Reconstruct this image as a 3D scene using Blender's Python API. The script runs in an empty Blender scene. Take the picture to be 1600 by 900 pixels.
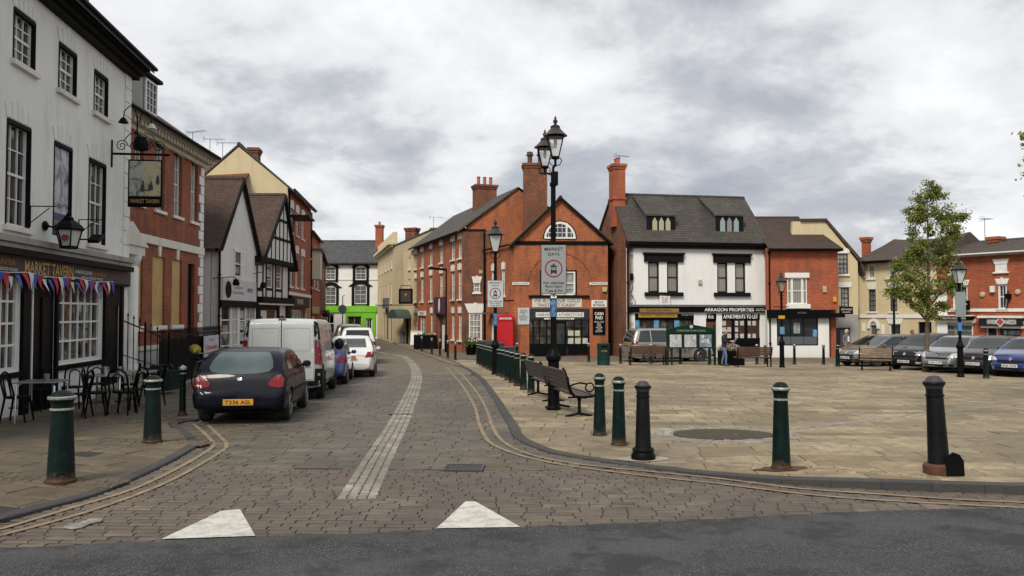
import bpy, bmesh, math, random
from mathutils import Vector, Matrix, noise
from mathutils.bvhtree import BVHTree
rnd = random.Random(7)
R = math.radians
S = bpy.context.scene
COL = S.collection

# ------------------------------------------------------------ camera
F = 1250.0                       # focal length in photo pixels (photo 1600 wide)
PITCH = math.atan(40 / F)
CAMZ = 1.68
cd = bpy.data.cameras.new('camera'); cam = bpy.data.objects.new('camera', cd); COL.objects.link(cam)
cam.location = (0, 0, CAMZ); cam.rotation_euler = (math.pi / 2 + PITCH, 0, 0)
cd.sensor_width = 36; cd.lens = 36 * F / 1600; cd.clip_end = 2000; cd.clip_start = .1
S.camera = cam

# ------------------------------------------------------------ light
SUN_EL, SUN_AZ = R(48), R(205)     # azimuth measured clockwise from +Y (from behind the camera, a little left)
w = bpy.data.worlds.new('World'); S.world = w; w.use_nodes = True
nt = w.node_tree; nt.nodes.clear()
def wn(t, **k):
    n = nt.nodes.new(t)
    for a, b in k.items(): setattr(n, a, b)
    return n
def wmath(op, a, b=None, clamp=False):
    n = wn('ShaderNodeMath', operation=op, use_clamp=clamp)
    for i, v in enumerate((a, b)):
        if v is None: continue
        if isinstance(v, (int, float)): n.inputs[i].default_value = v
        else: nt.links.new(v, n.inputs[i])
    return n.outputs[0]
sky = wn('ShaderNodeTexSky', sky_type='NISHITA', sun_disc=False, sun_elevation=SUN_EL, sun_rotation=SUN_AZ)
tc = wn('ShaderNodeTexCoord'); sep = wn('ShaderNodeSeparateXYZ'); nt.links.new(tc.outputs['Generated'], sep.inputs[0])
zz = wmath('MAXIMUM', wmath('ADD', sep.outputs[2], .34), .1)
cmb = wn('ShaderNodeCombineXYZ')
nt.links.new(wmath('DIVIDE', sep.outputs[0], zz), cmb.inputs[0]); nt.links.new(wmath('DIVIDE', sep.outputs[1], zz), cmb.inputs[1])
cmb.inputs[2].default_value = 3.1
def wnoise(scale, detail, rough, dist, off):
    mp = wn('ShaderNodeMapping'); mp.inputs['Location'].default_value = off
    nt.links.new(cmb.outputs[0], mp.inputs[0])
    n = wn('ShaderNodeTexNoise'); nt.links.new(mp.outputs[0], n.inputs['Vector'])
    n.inputs['Scale'].default_value = scale; n.inputs['Detail'].default_value = detail
    n.inputs['Roughness'].default_value = rough; n.inputs['Distortion'].default_value = dist
    return n.outputs[0]
CLOUD_OFF = (1.7, .6, 0)
n1 = wnoise(2.7, 10, .55, .15, CLOUD_OFF)
n2 = wnoise(.8, 3, .5, .2, (7.3, 2.2, 0))
n3 = wnoise(8, 8, .6, .3, (2.3, 9.2, 0))
dens = wmath('ADD', wmath('ADD', wmath('MULTIPLY', n1, .70), wmath('MULTIPLY', n2, .25)), wmath('MULTIPLY', n3, .12))
rp = wn('ShaderNodeValToRGB'); nt.links.new(dens, rp.inputs[0])
cr = rp.color_ramp; cr.elements[0].position = .36; cr.elements[0].color = (3.5, 3.75, 4.25, 1)
cr.elements[1].position = .66; cr.elements[1].color = (9.3, 9.3, 9.4, 1)
for p, c in ((.45, (4.5, 4.65, 5.05, 1)), (.505, (5.7, 5.8, 6.05, 1)), (.56, (7.7, 7.7, 7.8, 1))):
    e = cr.elements.new(p); e.color = c
# noise clouds mixed evenly over the clear sky
mixc = wn('ShaderNodeMix', data_type='RGBA'); mixc.inputs[0].default_value = .92
nt.links.new(sky.outputs[0], mixc.inputs[6]); nt.links.new(rp.outputs[0], mixc.inputs[7])
bg = wn('ShaderNodeBackground'); bg.inputs[1].default_value = .098
nt.links.new(mixc.outputs[2], bg.inputs[0])
wo = wn('ShaderNodeOutputWorld'); nt.links.new(bg.outputs[0], wo.inputs[0])
sd = bpy.data.lights.new('sun', 'SUN'); sun = bpy.data.objects.new('sun', sd); COL.objects.link(sun)
sd.energy = 3.0; sd.angle = R(18); sd.color = (1, .93, .82)
sdir = Vector((math.sin(SUN_AZ) * math.cos(SUN_EL), math.cos(SUN_AZ) * math.cos(SUN_EL), math.sin(SUN_EL)))
sun.rotation_euler = sdir.to_track_quat('Z', 'Y').to_euler()
S.view_settings.view_transform = 'Standard'; S.view_settings.look = 'None'
S.view_settings.exposure = 0.2; S.view_settings.gamma = 1

# ------------------------------------------------------------ ground height and photo rays
BR = [(-60, 1.26), (0, 0), (36, -.756), (40, -.82), (400, -.82)]
def zg(y):
    for (a, za), (b, zb) in zip(BR, BR[1:]):
        if y <= b: return za + (zb - za) * (y - a) / (b - a)
    return BR[-1][1]
def ray(px, py):
    u = (450 - py) / F; c, s = math.cos(PITCH), math.sin(PITCH)
    return Vector(((px - 800) / F, c - s * u, s + c * u))
def G(px, py, h=0):
    """point of the ground seen at a photo pixel"""
    d = ray(px, py); t = 10
    for _ in range(60):
        t = (zg(d.y * t) + h - CAMZ) / d.z
        t = max(1, min(t, 400))
    return Vector((d.x * t, d.y * t, 0))
def G3(px, py, h=0):
    p = G(px, py, h); p.z = zg(p.y) + h; return p
def at(px, py, Y):
    d = ray(px, py); t = Y / d.y
    return Vector((d.x * t, Y, CAMZ + d.z * t))

# ------------------------------------------------------------ object helpers
def tag(o, label=None, cat=None, group=None, kind=None):
    if label: o['label'] = label
    if cat: o['category'] = cat
    if group: o['group'] = group
    if kind: o['kind'] = kind
    return o
def empty(name, loc, rz=0, label=None, cat=None, group=None):
    o = bpy.data.objects.new(name, None); o.empty_display_size = .3; COL.objects.link(o)
    o.matrix_world = Matrix.Translation(loc) @ Matrix.Rotation(rz, 4, 'Z')
    return tag(o, label, cat, group)
def kids(o): return [c for c in bpy.data.objects if c.parent == o]
_kids = {}
def copy_tree(o, parent=None, tree=None):
    if tree is None:
        tree = {}
        for c in bpy.data.objects:
            if c.parent: tree.setdefault(c.parent.name, []).append(c)
    c = o.copy(); COL.objects.link(c)
    if parent: c.parent = parent
    for ch in tree.get(o.name, []): copy_tree(ch, c, tree)
    return c
def place(o, x, y, rz=0, h=0, label=None, s=None):
    o.location = (x, y, zg(y) + h); o.rotation_euler = (0, 0, rz)
    if label: o['label'] = label
    if s: o.scale = (s, s, s)
    return o

class MB:
    def __init__(s, M=None): s.bm = bmesh.new(); s.M = M or Matrix()
    def v(s, *p): return s.bm.verts.new(s.M @ Vector(p))
    def face(s, pts):
        try: return s.bm.faces.new([s.v(*p) for p in pts])
        except ValueError: return None
    def box(s, x0, x1, y0, y1, z0, z1, M=None):
        if x0 > x1: x0, x1 = x1, x0
        if y0 > y1: y0, y1 = y1, y0
        if z0 > z1: z0, z1 = z1, z0
        T = s.M @ M if M else s.M
        q = [s.bm.verts.new(T @ Vector((x, y, z))) for z in (z0, z1) for y in (y0, y1) for x in (x0, x1)]
        for f in ((0, 2, 3, 1), (4, 5, 7, 6), (0, 1, 5, 4), (2, 6, 7, 3), (0, 4, 6, 2), (1, 3, 7, 5)):
            s.bm.faces.new([q[i] for i in f])
        return s
    def prism(s, poly, a, b, axis='y', M=None):
        """poly of 2D points swept along an axis from a to b; x: (y,z) y: (x,z) z: (x,y)"""
        T = s.M @ M if M else s.M
        def P(p, t):
            return {'x': (t, p[0], p[1]), 'y': (p[0], t, p[1]), 'z': (p[0], p[1], t)}[axis]
        A = [s.bm.verts.new(T @ Vector(P(p, a))) for p in poly]; B = [s.bm.verts.new(T @ Vector(P(p, b))) for p in poly]
        n = len(poly)
        s.bm.faces.new(A); s.bm.faces.new(B[::-1])
        for i in range(n): s.bm.faces.new([A[i], B[i], B[(i + 1) % n], A[(i + 1) % n]])
        return s
    def ring(s, c, ax, r, n, ph=0):
        ax = Vector(ax).normalized(); a = ax.orthogonal().normalized(); b = ax.cross(a)
        return [s.bm.verts.new(s.M @ (Vector(c) + r * (math.cos(ph + 2 * math.pi * i / n) * a + math.sin(ph + 2 * math.pi * i / n) * b))) for i in range(n)]
    def cyl(s, p0, p1, r0, r1=None, n=10, cap=True, ph=0):
        r1 = r0 if r1 is None else r1; ax = Vector(p1) - Vector(p0)
        A = s.ring(p0, ax, r0, n, ph); B = s.ring(p1, ax, r1, n, ph)
        for i in range(n): s.bm.faces.new([A[i], A[(i + 1) % n], B[(i + 1) % n], B[i]])
        if cap: s.bm.faces.new(A[::-1]); s.bm.faces.new(B)
        return s
    def tube(s, pts, r, n=6, closed=False):
        pts = [Vector(p) for p in pts]; rings = []
        N = len(pts); rs = r if isinstance(r, (list, tuple)) else [r] * N
        prev = None
        for i, p in enumerate(pts):
            t = (pts[(i + 1) % N] - pts[i - 1]) if closed else (pts[min(i + 1, N - 1)] - pts[max(i - 1, 0)])
            t.normalize()
            a = t.orthogonal().normalized() if prev is None else (prev - prev.dot(t) * t).normalized()
            prev = a; b = t.cross(a)
            rings.append([s.bm.verts.new(s.M @ (p + rs[i] * (math.cos(2 * math.pi * k / n) * a + math.sin(2 * math.pi * k / n) * b))) for k in range(n)])
        for i in range(N if closed else N - 1):
            A, B = rings[i], rings[(i + 1) % N]
            for k in range(n): s.bm.faces.new([A[k], A[(k + 1) % n], B[(k + 1) % n], B[k]])
        if not closed: s.bm.faces.new(rings[0][::-1]); s.bm.faces.new(rings[-1])
        return s
    def lathe(s, prof, n=20, c=(0, 0, 0), sq=False, M=None):
        """profile [(r,z)]; sq: square/hexagonal section by n"""
        T = s.M @ M if M else s.M
        rings = []
        for r, z in prof:
            rings.append([s.bm.verts.new(T @ Vector((c[0] + r * math.cos(2 * math.pi * (k + .5) / n), c[1] + r * math.sin(2 * math.pi * (k + .5) / n), c[2] + z))) for k in range(n)])
        for A, B in zip(rings, rings[1:]):
            for k in range(n): s.bm.faces.new([A[k], A[(k + 1) % n], B[(k + 1) % n], B[k]])
        if prof[0][0] > 1e-4: s.bm.faces.new(rings[0][::-1])
        if prof[-1][0] > 1e-4: s.bm.faces.new(rings[-1])
        return s
    def build(s, name, mat, parent=None, smooth=None, bevel=0, weld=True):
        if weld: bmesh.ops.remove_doubles(s.bm, verts=s.bm.verts, dist=1e-5)
        bmesh.ops.recalc_face_normals(s.bm, faces=s.bm.faces)
        me = bpy.data.meshes.new(name); s.bm.to_mesh(me); s.bm.free()
        if mat: me.materials.append(mat)
        if smooth is not None:
            for p in me.polygons: p.use_smooth = True
            me.set_sharp_from_angle(angle=R(smooth))
        o = bpy.data.objects.new(name, me); COL.objects.link(o)
        if parent: o.parent = parent
        if bevel:
            m = o.modifiers.new('bevel', 'BEVEL'); m.width = bevel; m.segments = 2; m.limit_method = 'ANGLE'; m.angle_limit = R(40)
        return o

# ------------------------------------------------------------ materials
MATS = {}
class NB:
    def __init__(s, name):
        s.m = bpy.data.materials.new(name); s.m.use_nodes = True; s.t = s.m.node_tree
        s.b = s.t.nodes['Principled BSDF']; s.co = s.t.nodes.new('ShaderNodeTexCoord').outputs['Object']
    def n(s, t, **k):
        n = s.t.nodes.new(t)
        for a, b in k.items(): setattr(n, a, b)
        return n
    def link(s, a, b): s.t.links.new(a, b)
    def put(s, sock, v):
        if isinstance(v, (int, float)): sock.default_value = v
        elif isinstance(v, (tuple, list)): sock.default_value = tuple(v) + ((1,) if len(v) == 3 and sock.type == 'RGBA' else ())
        else: s.link(v, sock)
    def math(s, op, a, b=0, clamp=False):
        n = s.n('ShaderNodeMath', operation=op, use_clamp=clamp); s.put(n.inputs[0], a); s.put(n.inputs[1], b); return n.outputs[0]
    def vec(s, scale=(1, 1, 1), loc=(0, 0, 0), rot=(0, 0, 0), src=None):
        n = s.n('ShaderNodeMapping'); s.link(src or s.co, n.inputs[0])
        n.inputs['Scale'].default_value = scale; n.inputs['Location'].default_value = loc; n.inputs['Rotation'].default_value = rot
        return n.outputs[0]
    def noise(s, scale, detail=4, rough=.55, vec=None, dist=0):
        n = s.n('ShaderNodeTexNoise'); s.link(vec or s.co, n.inputs['Vector'])
        n.inputs['Scale'].default_value = scale; n.inputs['Detail'].default_value = detail; n.inputs['Roughness'].default_value = rough
        n.inputs['Distortion'].default_value = dist
        return n.outputs[0]
    def ramp(s, x, pts):
        n = s.n('ShaderNodeValToRGB'); s.link(x, n.inputs[0]); e = n.color_ramp.elements
        while len(e) < len(pts): e.new(.5)
        for i, (p, c) in enumerate(pts):
            e[i].position = p; c = (c, c, c) if isinstance(c, (int, float)) else c; e[i].color = tuple(c) + (1,)
        return n.outputs[0]
    def mix(s, f, a, b, mode='MIX'):
        n = s.n('ShaderNodeMix', data_type='RGBA', blend_type=mode); s.put(n.inputs[0], f); s.put(n.inputs[6], a); s.put(n.inputs[7], b)
        return n.outputs[2]
    def bump(s, h, dist=.01, strength=1):
        n = s.n('ShaderNodeBump'); s.link(h, n.inputs['Height']); n.inputs['Distance'].default_value = dist; n.inputs['Strength'].default_value = strength
        s.link(n.outputs[0], s.b.inputs['Normal'])
    def done(s, col, rough=.7, metal=0, spec=None):
        s.put(s.b.inputs['Base Color'], col); s.put(s.b.inputs['Roughness'], rough); s.put(s.b.inputs['Metallic'], metal)
        if spec is not None: s.b.inputs['Specular IOR Level'].default_value = spec
        return s.m
def sc(c, k): return tuple(x * k for x in c)

def paint(name, c, rough=.5, metal=0, var=.15, bump=.001, spec=None, coat=0, scale=3):
    if name in MATS: return MATS[name]
    b = NB(name); n = b.noise(scale, 5, .6)
    col = b.mix(1, b.ramp(n, [(.3, 1 - var), (.7, 1 + var * .4)]), c, 'MULTIPLY')
    b.bump(b.noise(40, 3), bump)
    if coat: b.b.inputs['Coat Weight'].default_value = coat; b.b.inputs['Coat Roughness'].default_value = .04
    MATS[name] = b.done(col, b.ramp(n, [(.3, max(.02, rough - .06)), (.7, min(1, rough + .1))]) if rough > .15 else rough, metal, spec)
    return MATS[name]
def plain(name, c, rough=.5, metal=0, spec=None, emit=0):
    if name in MATS: return MATS[name]
    b = NB(name); b.t.nodes['Principled BSDF']
    if emit: b.put(b.b.inputs['Emission Color'], c); b.b.inputs['Emission Strength'].default_value = emit
    MATS[name] = b.done(c, rough, metal, spec); return MATS[name]
def wallvec(b, mode='wall'):
    sp = b.n('ShaderNodeSeparateXYZ'); b.link(b.co, sp.inputs[0]); c = b.n('ShaderNodeCombineXYZ')
    if mode == 'wall': b.link(b.math('ADD', sp.outputs[0], sp.outputs[1]), c.inputs[0]); b.link(sp.outputs[2], c.inputs[1])
    elif mode == 'x': b.link(sp.outputs[0], c.inputs[0]); b.link(sp.outputs[2], c.inputs[1])
    elif mode == 'y': b.link(sp.outputs[1], c.inputs[0]); b.link(sp.outputs[2], c.inputs[1])
    return c.outputs[0]
def brickn(b, v, bw, bh, mort, mode_off=.5):
    n = b.n('ShaderNodeTexBrick'); b.link(v, n.inputs['Vector']); n.offset = mode_off
    n.inputs['Color1'].default_value = (0, 0, 0, 1); n.inputs['Color2'].default_value = (1, 1, 1, 1); n.inputs['Mortar'].default_value = (.5, .5, .5, 1)
    n.inputs['Scale'].default_value = 1; n.inputs['Brick Width'].default_value = bw; n.inputs['Row Height'].default_value = bh
    n.inputs['Mortar Size'].default_value = mort; n.inputs['Mortar Smooth'].default_value = .3
    return n.outputs['Color'], n.outputs['Fac']
def brick(name, lo, hi, mortar=(.3, .24, .19), soot=.5, sootcol=(.05, .035, .03)):
    if name in MATS: return MATS[name]
    b = NB(name); v = wallvec(b); c, f = brickn(b, v, .235, .078, .009)
    col = b.mix(c, lo, hi)
    big = b.noise(.55, 6, .6, dist=.4)
    col = b.mix(b.ramp(big, [(.38, .0), (.66, soot * .9)]), col, sc(hi, .38))
    col = b.mix(b.math('MULTIPLY', f, .55), col, mortar)
    st = b.noise(1.6, 6, .7, vec=b.vec((1, 1, .35)))
    col = b.mix(b.ramp(st, [(.46, 0.), (.68, soot)]), col, sootcol)
    fl = b.noise(9, 3, .7, vec=b.vec((1, 1, 3)))
    col = b.mix(b.ramp(fl, [(.6, 0.), (.75, .45)]), col, sc(lo, .4))
    h = b.math('SUBTRACT', b.math('MULTIPLY', b.noise(30, 3), .4), f); b.bump(h, .008)
    MATS[name] = b.done(col, .88); return MATS[name]
def tiles(name, lo, hi, mode='x', w=.17, h=.095, moss=.3, mosscol=(.10, .095, .05)):
    if name in MATS: return MATS[name]
    b = NB(name); v = wallvec(b, mode); c, f = brickn(b, v, w, h, .006)
    col = b.mix(c, lo, hi)
    big = b.noise(.8, 6, .65, dist=.6); col = b.mix(b.ramp(big, [(.4, 0.), (.7, .6)]), col, sc(lo, .7))
    col = b.mix(b.ramp(b.noise(3, 6, .75), [(.56, 0.), (.68, moss)]), col, mosscol)
    fine = b.noise(14, 4, .7); col = b.mix(b.ramp(fine, [(.35, .5), (.65, 0.)]), col, sc(lo, .45))
    col = b.mix(b.math('MULTIPLY', f, .85), col, sc(lo, .2))
    # each course lifts towards its lower edge
    sp = b.n('ShaderNodeSeparateXYZ'); b.link(b.co, sp.inputs[0])
    saw = b.math('FRACT', b.math('DIVIDE', sp.outputs[2], h))
    hh = b.math('ADD', b.math('MULTIPLY', b.math('SUBTRACT', 1, saw), 1.0), b.math('MULTIPLY', c, .35))
    b.bump(b.math('SUBTRACT', hh, f), .022)
    MATS[name] = b.done(col, .85); return MATS[name]
def plaster(name, c, dirt=.3, dirtcol=(.22, .19, .15), rough=.9, bump=.006):
    if name in MATS: return MATS[name]
    b = NB(name); a = b.noise(.9, 7, .65, dist=.5); s2 = b.noise(2.5, 6, .7, vec=b.vec((1, 1, .15)))
    col = b.mix(b.ramp(a, [(.4, 0.), (.8, .3)]), c, sc(c, .72))
    col = b.mix(b.ramp(s2, [(.5, 0.), (.78, dirt)]), col, dirtcol)
    sp = b.n('ShaderNodeSeparateXYZ'); b.link(b.co, sp.inputs[0])
    low = b.ramp(b.math('ADD', sp.outputs[2], b.math('MULTIPLY', a, .5)), [(.25, dirt * .9), (.75, 0.)])
    col = b.mix(low, col, dirtcol)                       # splash dirt along the foot of the wall
    b.bump(b.math('ADD', b.noise(18, 5, .6), b.math('MULTIPLY', b.noise(3, 3), 1.5)), bump)
    MATS[name] = b.done(col, rough); return MATS[name]
def glass(name, c=(.02, .025, .028), kind=None, rough=.04):
    if name in MATS: return MATS[name]
    b = NB(name); n = b.noise(1.3, 3, .5)
    if kind == 'blind':
        sp = b.n('ShaderNodeSeparateXYZ'); b.link(b.co, sp.inputs[0])
        s_ = b.math('FRACT', b.math('MULTIPLY', b.math('ADD', sp.outputs[0], sp.outputs[1]), 9))
        col = b.mix(b.ramp(s_, [(.0, .25), (.3, .8), (.9, .6), (1, .1)]), sc(c, .25), c)
    elif kind == 'room':
        n3 = b.noise(2.2, 5, .7, vec=b.vec((1, 1, .7))); col = b.ramp(n3, [(.35, sc(c, .3)), (.5, c), (.62, (.10, .09, .07)), (.75, (.2, .19, .17))])
    elif kind == 'net':
        s_ = b.noise(6, 3, .5, vec=b.vec((1, 1, .12))); col = b.ramp(s_, [(.35, sc(c, .35)), (.6, c)])
    else:
        col = b.mix(b.ramp(n, [(.4, 0.), (.7, .7)]), c, sc(c, 2.2))
    b.bump(b.noise(1.1, 2), .01, .35)
    MATS[name] = b.done(col, rough, 0, .6); return MATS[name]
def stones(name, pts, stain=.4, staincol=(.05, .045, .035), rough=.85, moss=0, fine=60):
    """paving whose every stone has its own tint (each stone is an island of the mesh)"""
    b = NB(name); g = b.n('ShaderNodeNewGeometry')
    col = b.ramp(g.outputs['Random Per Island'], pts)
    mid = sc(pts[len(pts) // 2][1], 1)
    n = b.noise(1.7, 8, .7); col = b.mix(b.ramp(n, [(.42, 0.), (.64, stain)]), col, staincol)
    n4 = b.noise(.33, 5, .6); col = b.mix(b.ramp(n4, [(.36, .7), (.56, 0.)]), col, sc(mid, .5))
    n5 = b.noise(7, 6, .75); col = b.mix(b.ramp(n5, [(.34, .75), (.56, 0.)]), col, sc(mid, .5))
    n6 = b.noise(fine, 4, .8); col = b.mix(b.ramp(n6, [(.5, 0.), (.75, .3)]), col, sc(mid, 1.7))
    if moss: col = b.mix(b.ramp(b.noise(.8, 6, .7, vec=b.vec((1, 1, 1), (5, 3, 0))), [(.58, 0.), (.72, moss)]), col, (.12, .10, .03))
    b.bump(b.math('ADD', b.noise(14, 6, .7), b.math('MULTIPLY', b.noise(90, 3), .3)), .012)
    m = b.done(col, b.ramp(n5, [(.3, rough - .15), (.7, rough + .05)])); MATS[name] = m; return m

M_WHITE = plaster('white_render', (.70, .71, .68), .35)
M_WHITE2 = plaster('white_plaster', (.74, .74, .72), .22)
M_WHITE3 = plaster('rough_white_plaster', (.68, .68, .66), .30, bump=.03)
M_CREAM = plaster('cream_render', (.57, .48, .30), .28, (.16, .11, .06))
M_CREAM2 = plaster('pale_cream_render', (.56, .45, .27), .35, (.2, .15, .09))
M_STONEP = plaster('painted_stone', (.66, .64, .58), .35)
M_BRICKO = brick('orange_brick', (.36, .085, .020), (.50, .135, .034), soot=.6)
M_BRICKD = brick('dark_brick', (.15, .055, .026), (.30, .095, .038), (.2, .15, .11), soot=.8)
M_BRICKR = brick('red_brick', (.33, .062, .020), (.46, .100, .028), soot=.4)
M_BRICKG = brick('georgian_brick', (.25, .055, .017), (.37, .088, .026), soot=.65)
M_BLACK = paint('black_paint', (.0045, .0045, .005), .45, var=.3, spec=.08)
M_BLACKM = paint('black_timber', (.006, .0055, .005), .8, var=.4, spec=.2)
M_WPAINT = paint('white_gloss_paint', (.72, .72, .68), .4, var=.12)
M_LEAD = paint('lead', (.10, .105, .115), .6, var=.3)
def ironpaint(name, c, chip, rust=(.07, .028, .014)):
    b = NB(name); oi = b.n('ShaderNodeObjectInfo'); v = b.n('ShaderNodeVectorMath', operation='ADD'); b.link(b.co, v.inputs[0]); b.link(oi.outputs['Random'], v.inputs[1])
    v = v.outputs[0]; n = b.noise(6, 6, .7, vec=v)
    col = b.mix(b.ramp(n, [(.35, 0.), (.7, .8)]), c, sc(c, 2.2))
    col = b.mix(b.ramp(b.noise(22, 6, .75, vec=v), [(.63, 0.), (.67, .8)]), col, chip)
    sp = b.n('ShaderNodeSeparateXYZ'); b.link(b.co, sp.inputs[0])
    col = b.mix(b.ramp(b.math('SUBTRACT', n, b.math('MULTIPLY', sp.outputs[2], 1.6)), [(.28, 0.), (.48, .75)]), col, (.05, .042, .032))
    col = b.mix(b.ramp(b.math('SUBTRACT', b.noise(11, 5, .7, vec=v), b.math('MULTIPLY', sp.outputs[2], .8)), [(.46, 0.), (.52, .8)]), col, rust)
    b.bump(b.noise(30, 4, .7), .004); MATS[name] = b.done(col, b.ramp(n, [(.3, .34), (.7, .6)]), 0, .16); return MATS[name]
M_GREEN = ironpaint('green_cast_iron', (.0014, .0072, .0058), (.04, .055, .05)); M_IRON = ironpaint('black_cast_iron', (.0042, .0042, .0048), (.04, .038, .036))
M_SILVER = paint('silver_paint', (.36, .36, .33), .42, .4, var=.6, scale=30)
M_RUST = paint('rusty_foot', (.09, .035, .018), .85, var=.5, scale=12)
M_SLATE = tiles('slate_roof', (.055, .057, .062), (.10, .10, .105), 'x', .3, .16, .25)
M_SLATED = tiles('old_slate_roof', (.048, .043, .036), (.082, .072, .060), 'x', .3, .15, .35, (.11, .10, .05))
M_TILEX = tiles('brown_tile_roof', (.050, .030, .022), (.088, .048, .032), 'x', .17, .085, .3)
M_TILEY = tiles('brown_tile_gable_roof', (.055, .032, .023), (.10, .056, .038), 'y', .19, .10, .25)
M_TILER = tiles('red_tile_roof', (.16, .042, .022), (.24, .065, .03), 'y', .17, .1, .2)
G_DARK = glass('dark_glass')
G_BLIND = glass('glass_with_blinds', (.30, .29, .25), 'blind')
G_NET = glass('glass_with_net_curtain', (.32, .32, .29), 'net')
G_ROOM = glass('shop_glass', (.025, .025, .027), 'room')
G_GREY = glass('grey_glass', (.10, .11, .115))
M_GOLD = paint('gold_letters', (.55, .38, .12), .4, .3)
M_TWHITE = plain('white_letters', (.75, .75, .72), .5)
M_TBLACK = plain('black_letters', (.01, .01, .01), .5)
M_WOOD = paint('weathered_bench_wood', (.11, .062, .035), .75, var=.5, scale=9)
M_WOODG = paint('grey_bench_wood', (.085, .075, .062), .75, var=.5, scale=9)
M_CHROME = plain('brushed_metal', (.55, .55, .55), .3, 1)

def text(s, h, M, mat, parent, width=None, name='lettering', bold=.0, ext=.004, align='CENTER', sp=1.0):
    cu = bpy.data.curves.new('t', 'FONT'); cu.body = s; cu.size = 1; cu.extrude = 0; cu.offset = bold; cu.align_x = align; cu.resolution_u = 3; cu.space_character = sp; cu.space_line = .95
    ob = bpy.data.objects.new('t', cu); COL.objects.link(ob); bpy.context.view_layer.update()
    me = bpy.data.meshes.new_from_object(ob.evaluated_get(bpy.context.evaluated_depsgraph_get()))
    bpy.data.objects.remove(ob); bpy.data.curves.remove(cu)
    if not me.vertices: return None
    xs = [v.co.x for v in me.vertices]; ys = [v.co.y for v in me.vertices]
    k = h / (max(ys) - min(ys)); kx = k if width is None else width / (max(xs) - min(xs))
    cx = (max(xs) + min(xs)) / 2 if align == 'CENTER' else min(xs); cy = (max(ys) + min(ys)) / 2
    for v in me.vertices: v.co = M @ Vector(((v.co.x - cx) * kx, -ext, (v.co.y - cy) * k))
    me.name = name; me.materials.clear(); me.materials.append(mat)
    o = bpy.data.objects.new(name, me); COL.objects.link(o)
    if parent: o.parent = parent
    return o
# ------------------------------------------------------------ building kit
class Face:
    def __init__(s, root, a, b):
        s.root = root; a, b = Vector(a).to_2d(), Vector(b).to_2d(); s.a, s.b = a, b
        d = b - a; s.len = d.length; s.ang = math.atan2(d.y, d.x)
        s.W = Matrix.Translation((a.x, a.y, root.matrix_world.translation.z)) @ Matrix.Rotation(s.ang, 4, 'Z')
        s.M = root.matrix_world.inverted() @ s.W; s.Wi = s.W.inverted()
    def uw(s, px, py, v=0):
        o = s.Wi @ Vector((0, 0, CAMZ)); d = s.Wi.to_3x3() @ ray(px, py); t = (v - o.y) / d.y
        p = o + d * t; return p.x, p.z
    def u(s, px, v=0): return s.uw(px, 480, v)[0]
    def z(s, px, py, v=0): return s.uw(px, py, v)[1]
    def r(s, px0, px1, py0, py1, v=0):
        m = (px0 + px1) / 2
        return s.u(px0, v), s.u(px1, v), s.z(m, py1, v), s.z(m, py0, v)
    def pt(s, u, v, w=0):
        return (s.W @ Vector((u, v, w)))
    def mb(s, T=None): return MB(s.M @ T if T else s.M)
def bld(name, label, cat, a, b, group=None, zb=None):
    a, b = Vector(a), Vector(b)
    z = zg((a.y + b.y) / 2) if zb is None else zb
    r = empty(name, (a.x, a.y, z), math.atan2(b.y - a.y, b.x - a.x), label, cat, group)
    return r, Face(r, a, b)
def wall(f, u0, u1, w0, w1, holes, mat, th=.13, name='wall', v=0, parent=None):
    m = f.mb(); hs = [(max(u0, a), min(u1, b), max(w0, c), min(w1, d)) for a, b, c, d in holes]
    hs = [h for h in hs if h[1] - h[0] > .02 and h[3] - h[2] > .02]
    us = sorted({u0, u1, *[h[0] for h in hs], *[h[1] for h in hs]}); ws = sorted({w0, w1, *[h[2] for h in hs], *[h[3] for h in hs]})
    for i in range(len(us) - 1):
        for j in range(len(ws) - 1):
            cu, cw = (us[i] + us[i + 1]) / 2, (ws[j] + ws[j + 1]) / 2
            if any(h[0] < cu < h[1] and h[2] < cw < h[3] for h in hs): continue
            m.face([(us[i], v, ws[j]), (us[i + 1], v, ws[j]), (us[i + 1], v, ws[j + 1]), (us[i], v, ws[j + 1])])
    for a, b, c, d in hs:
        for q in (((a, c), (b, c)), ((a, d), (b, d)), ((a, c), (a, d)), ((b, c), (b, d))):
            m.face([(q[0][0], v, q[0][1]), (q[1][0], v, q[1][1]), (q[1][0], v + th, q[1][1]), (q[0][0], v + th, q[0][1])])
    m.face([(u0, v + th + .25, w0), (u1, v + th + .25, w0), (u1, v + th + .25, w1), (u0, v + th + .25, w1)])
    for q in (((u0, w0), (u0, w1)), ((u1, w0), (u1, w1)), ((u0, w1), (u1, w1))):
        m.face([(q[0][0], v, q[0][1]), (q[1][0], v, q[1][1]), (q[1][0], v + th + .25, q[1][1]), (q[0][0], v + th + .25, q[0][1])])
    return m.build(name, mat, parent or f.root)
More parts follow.
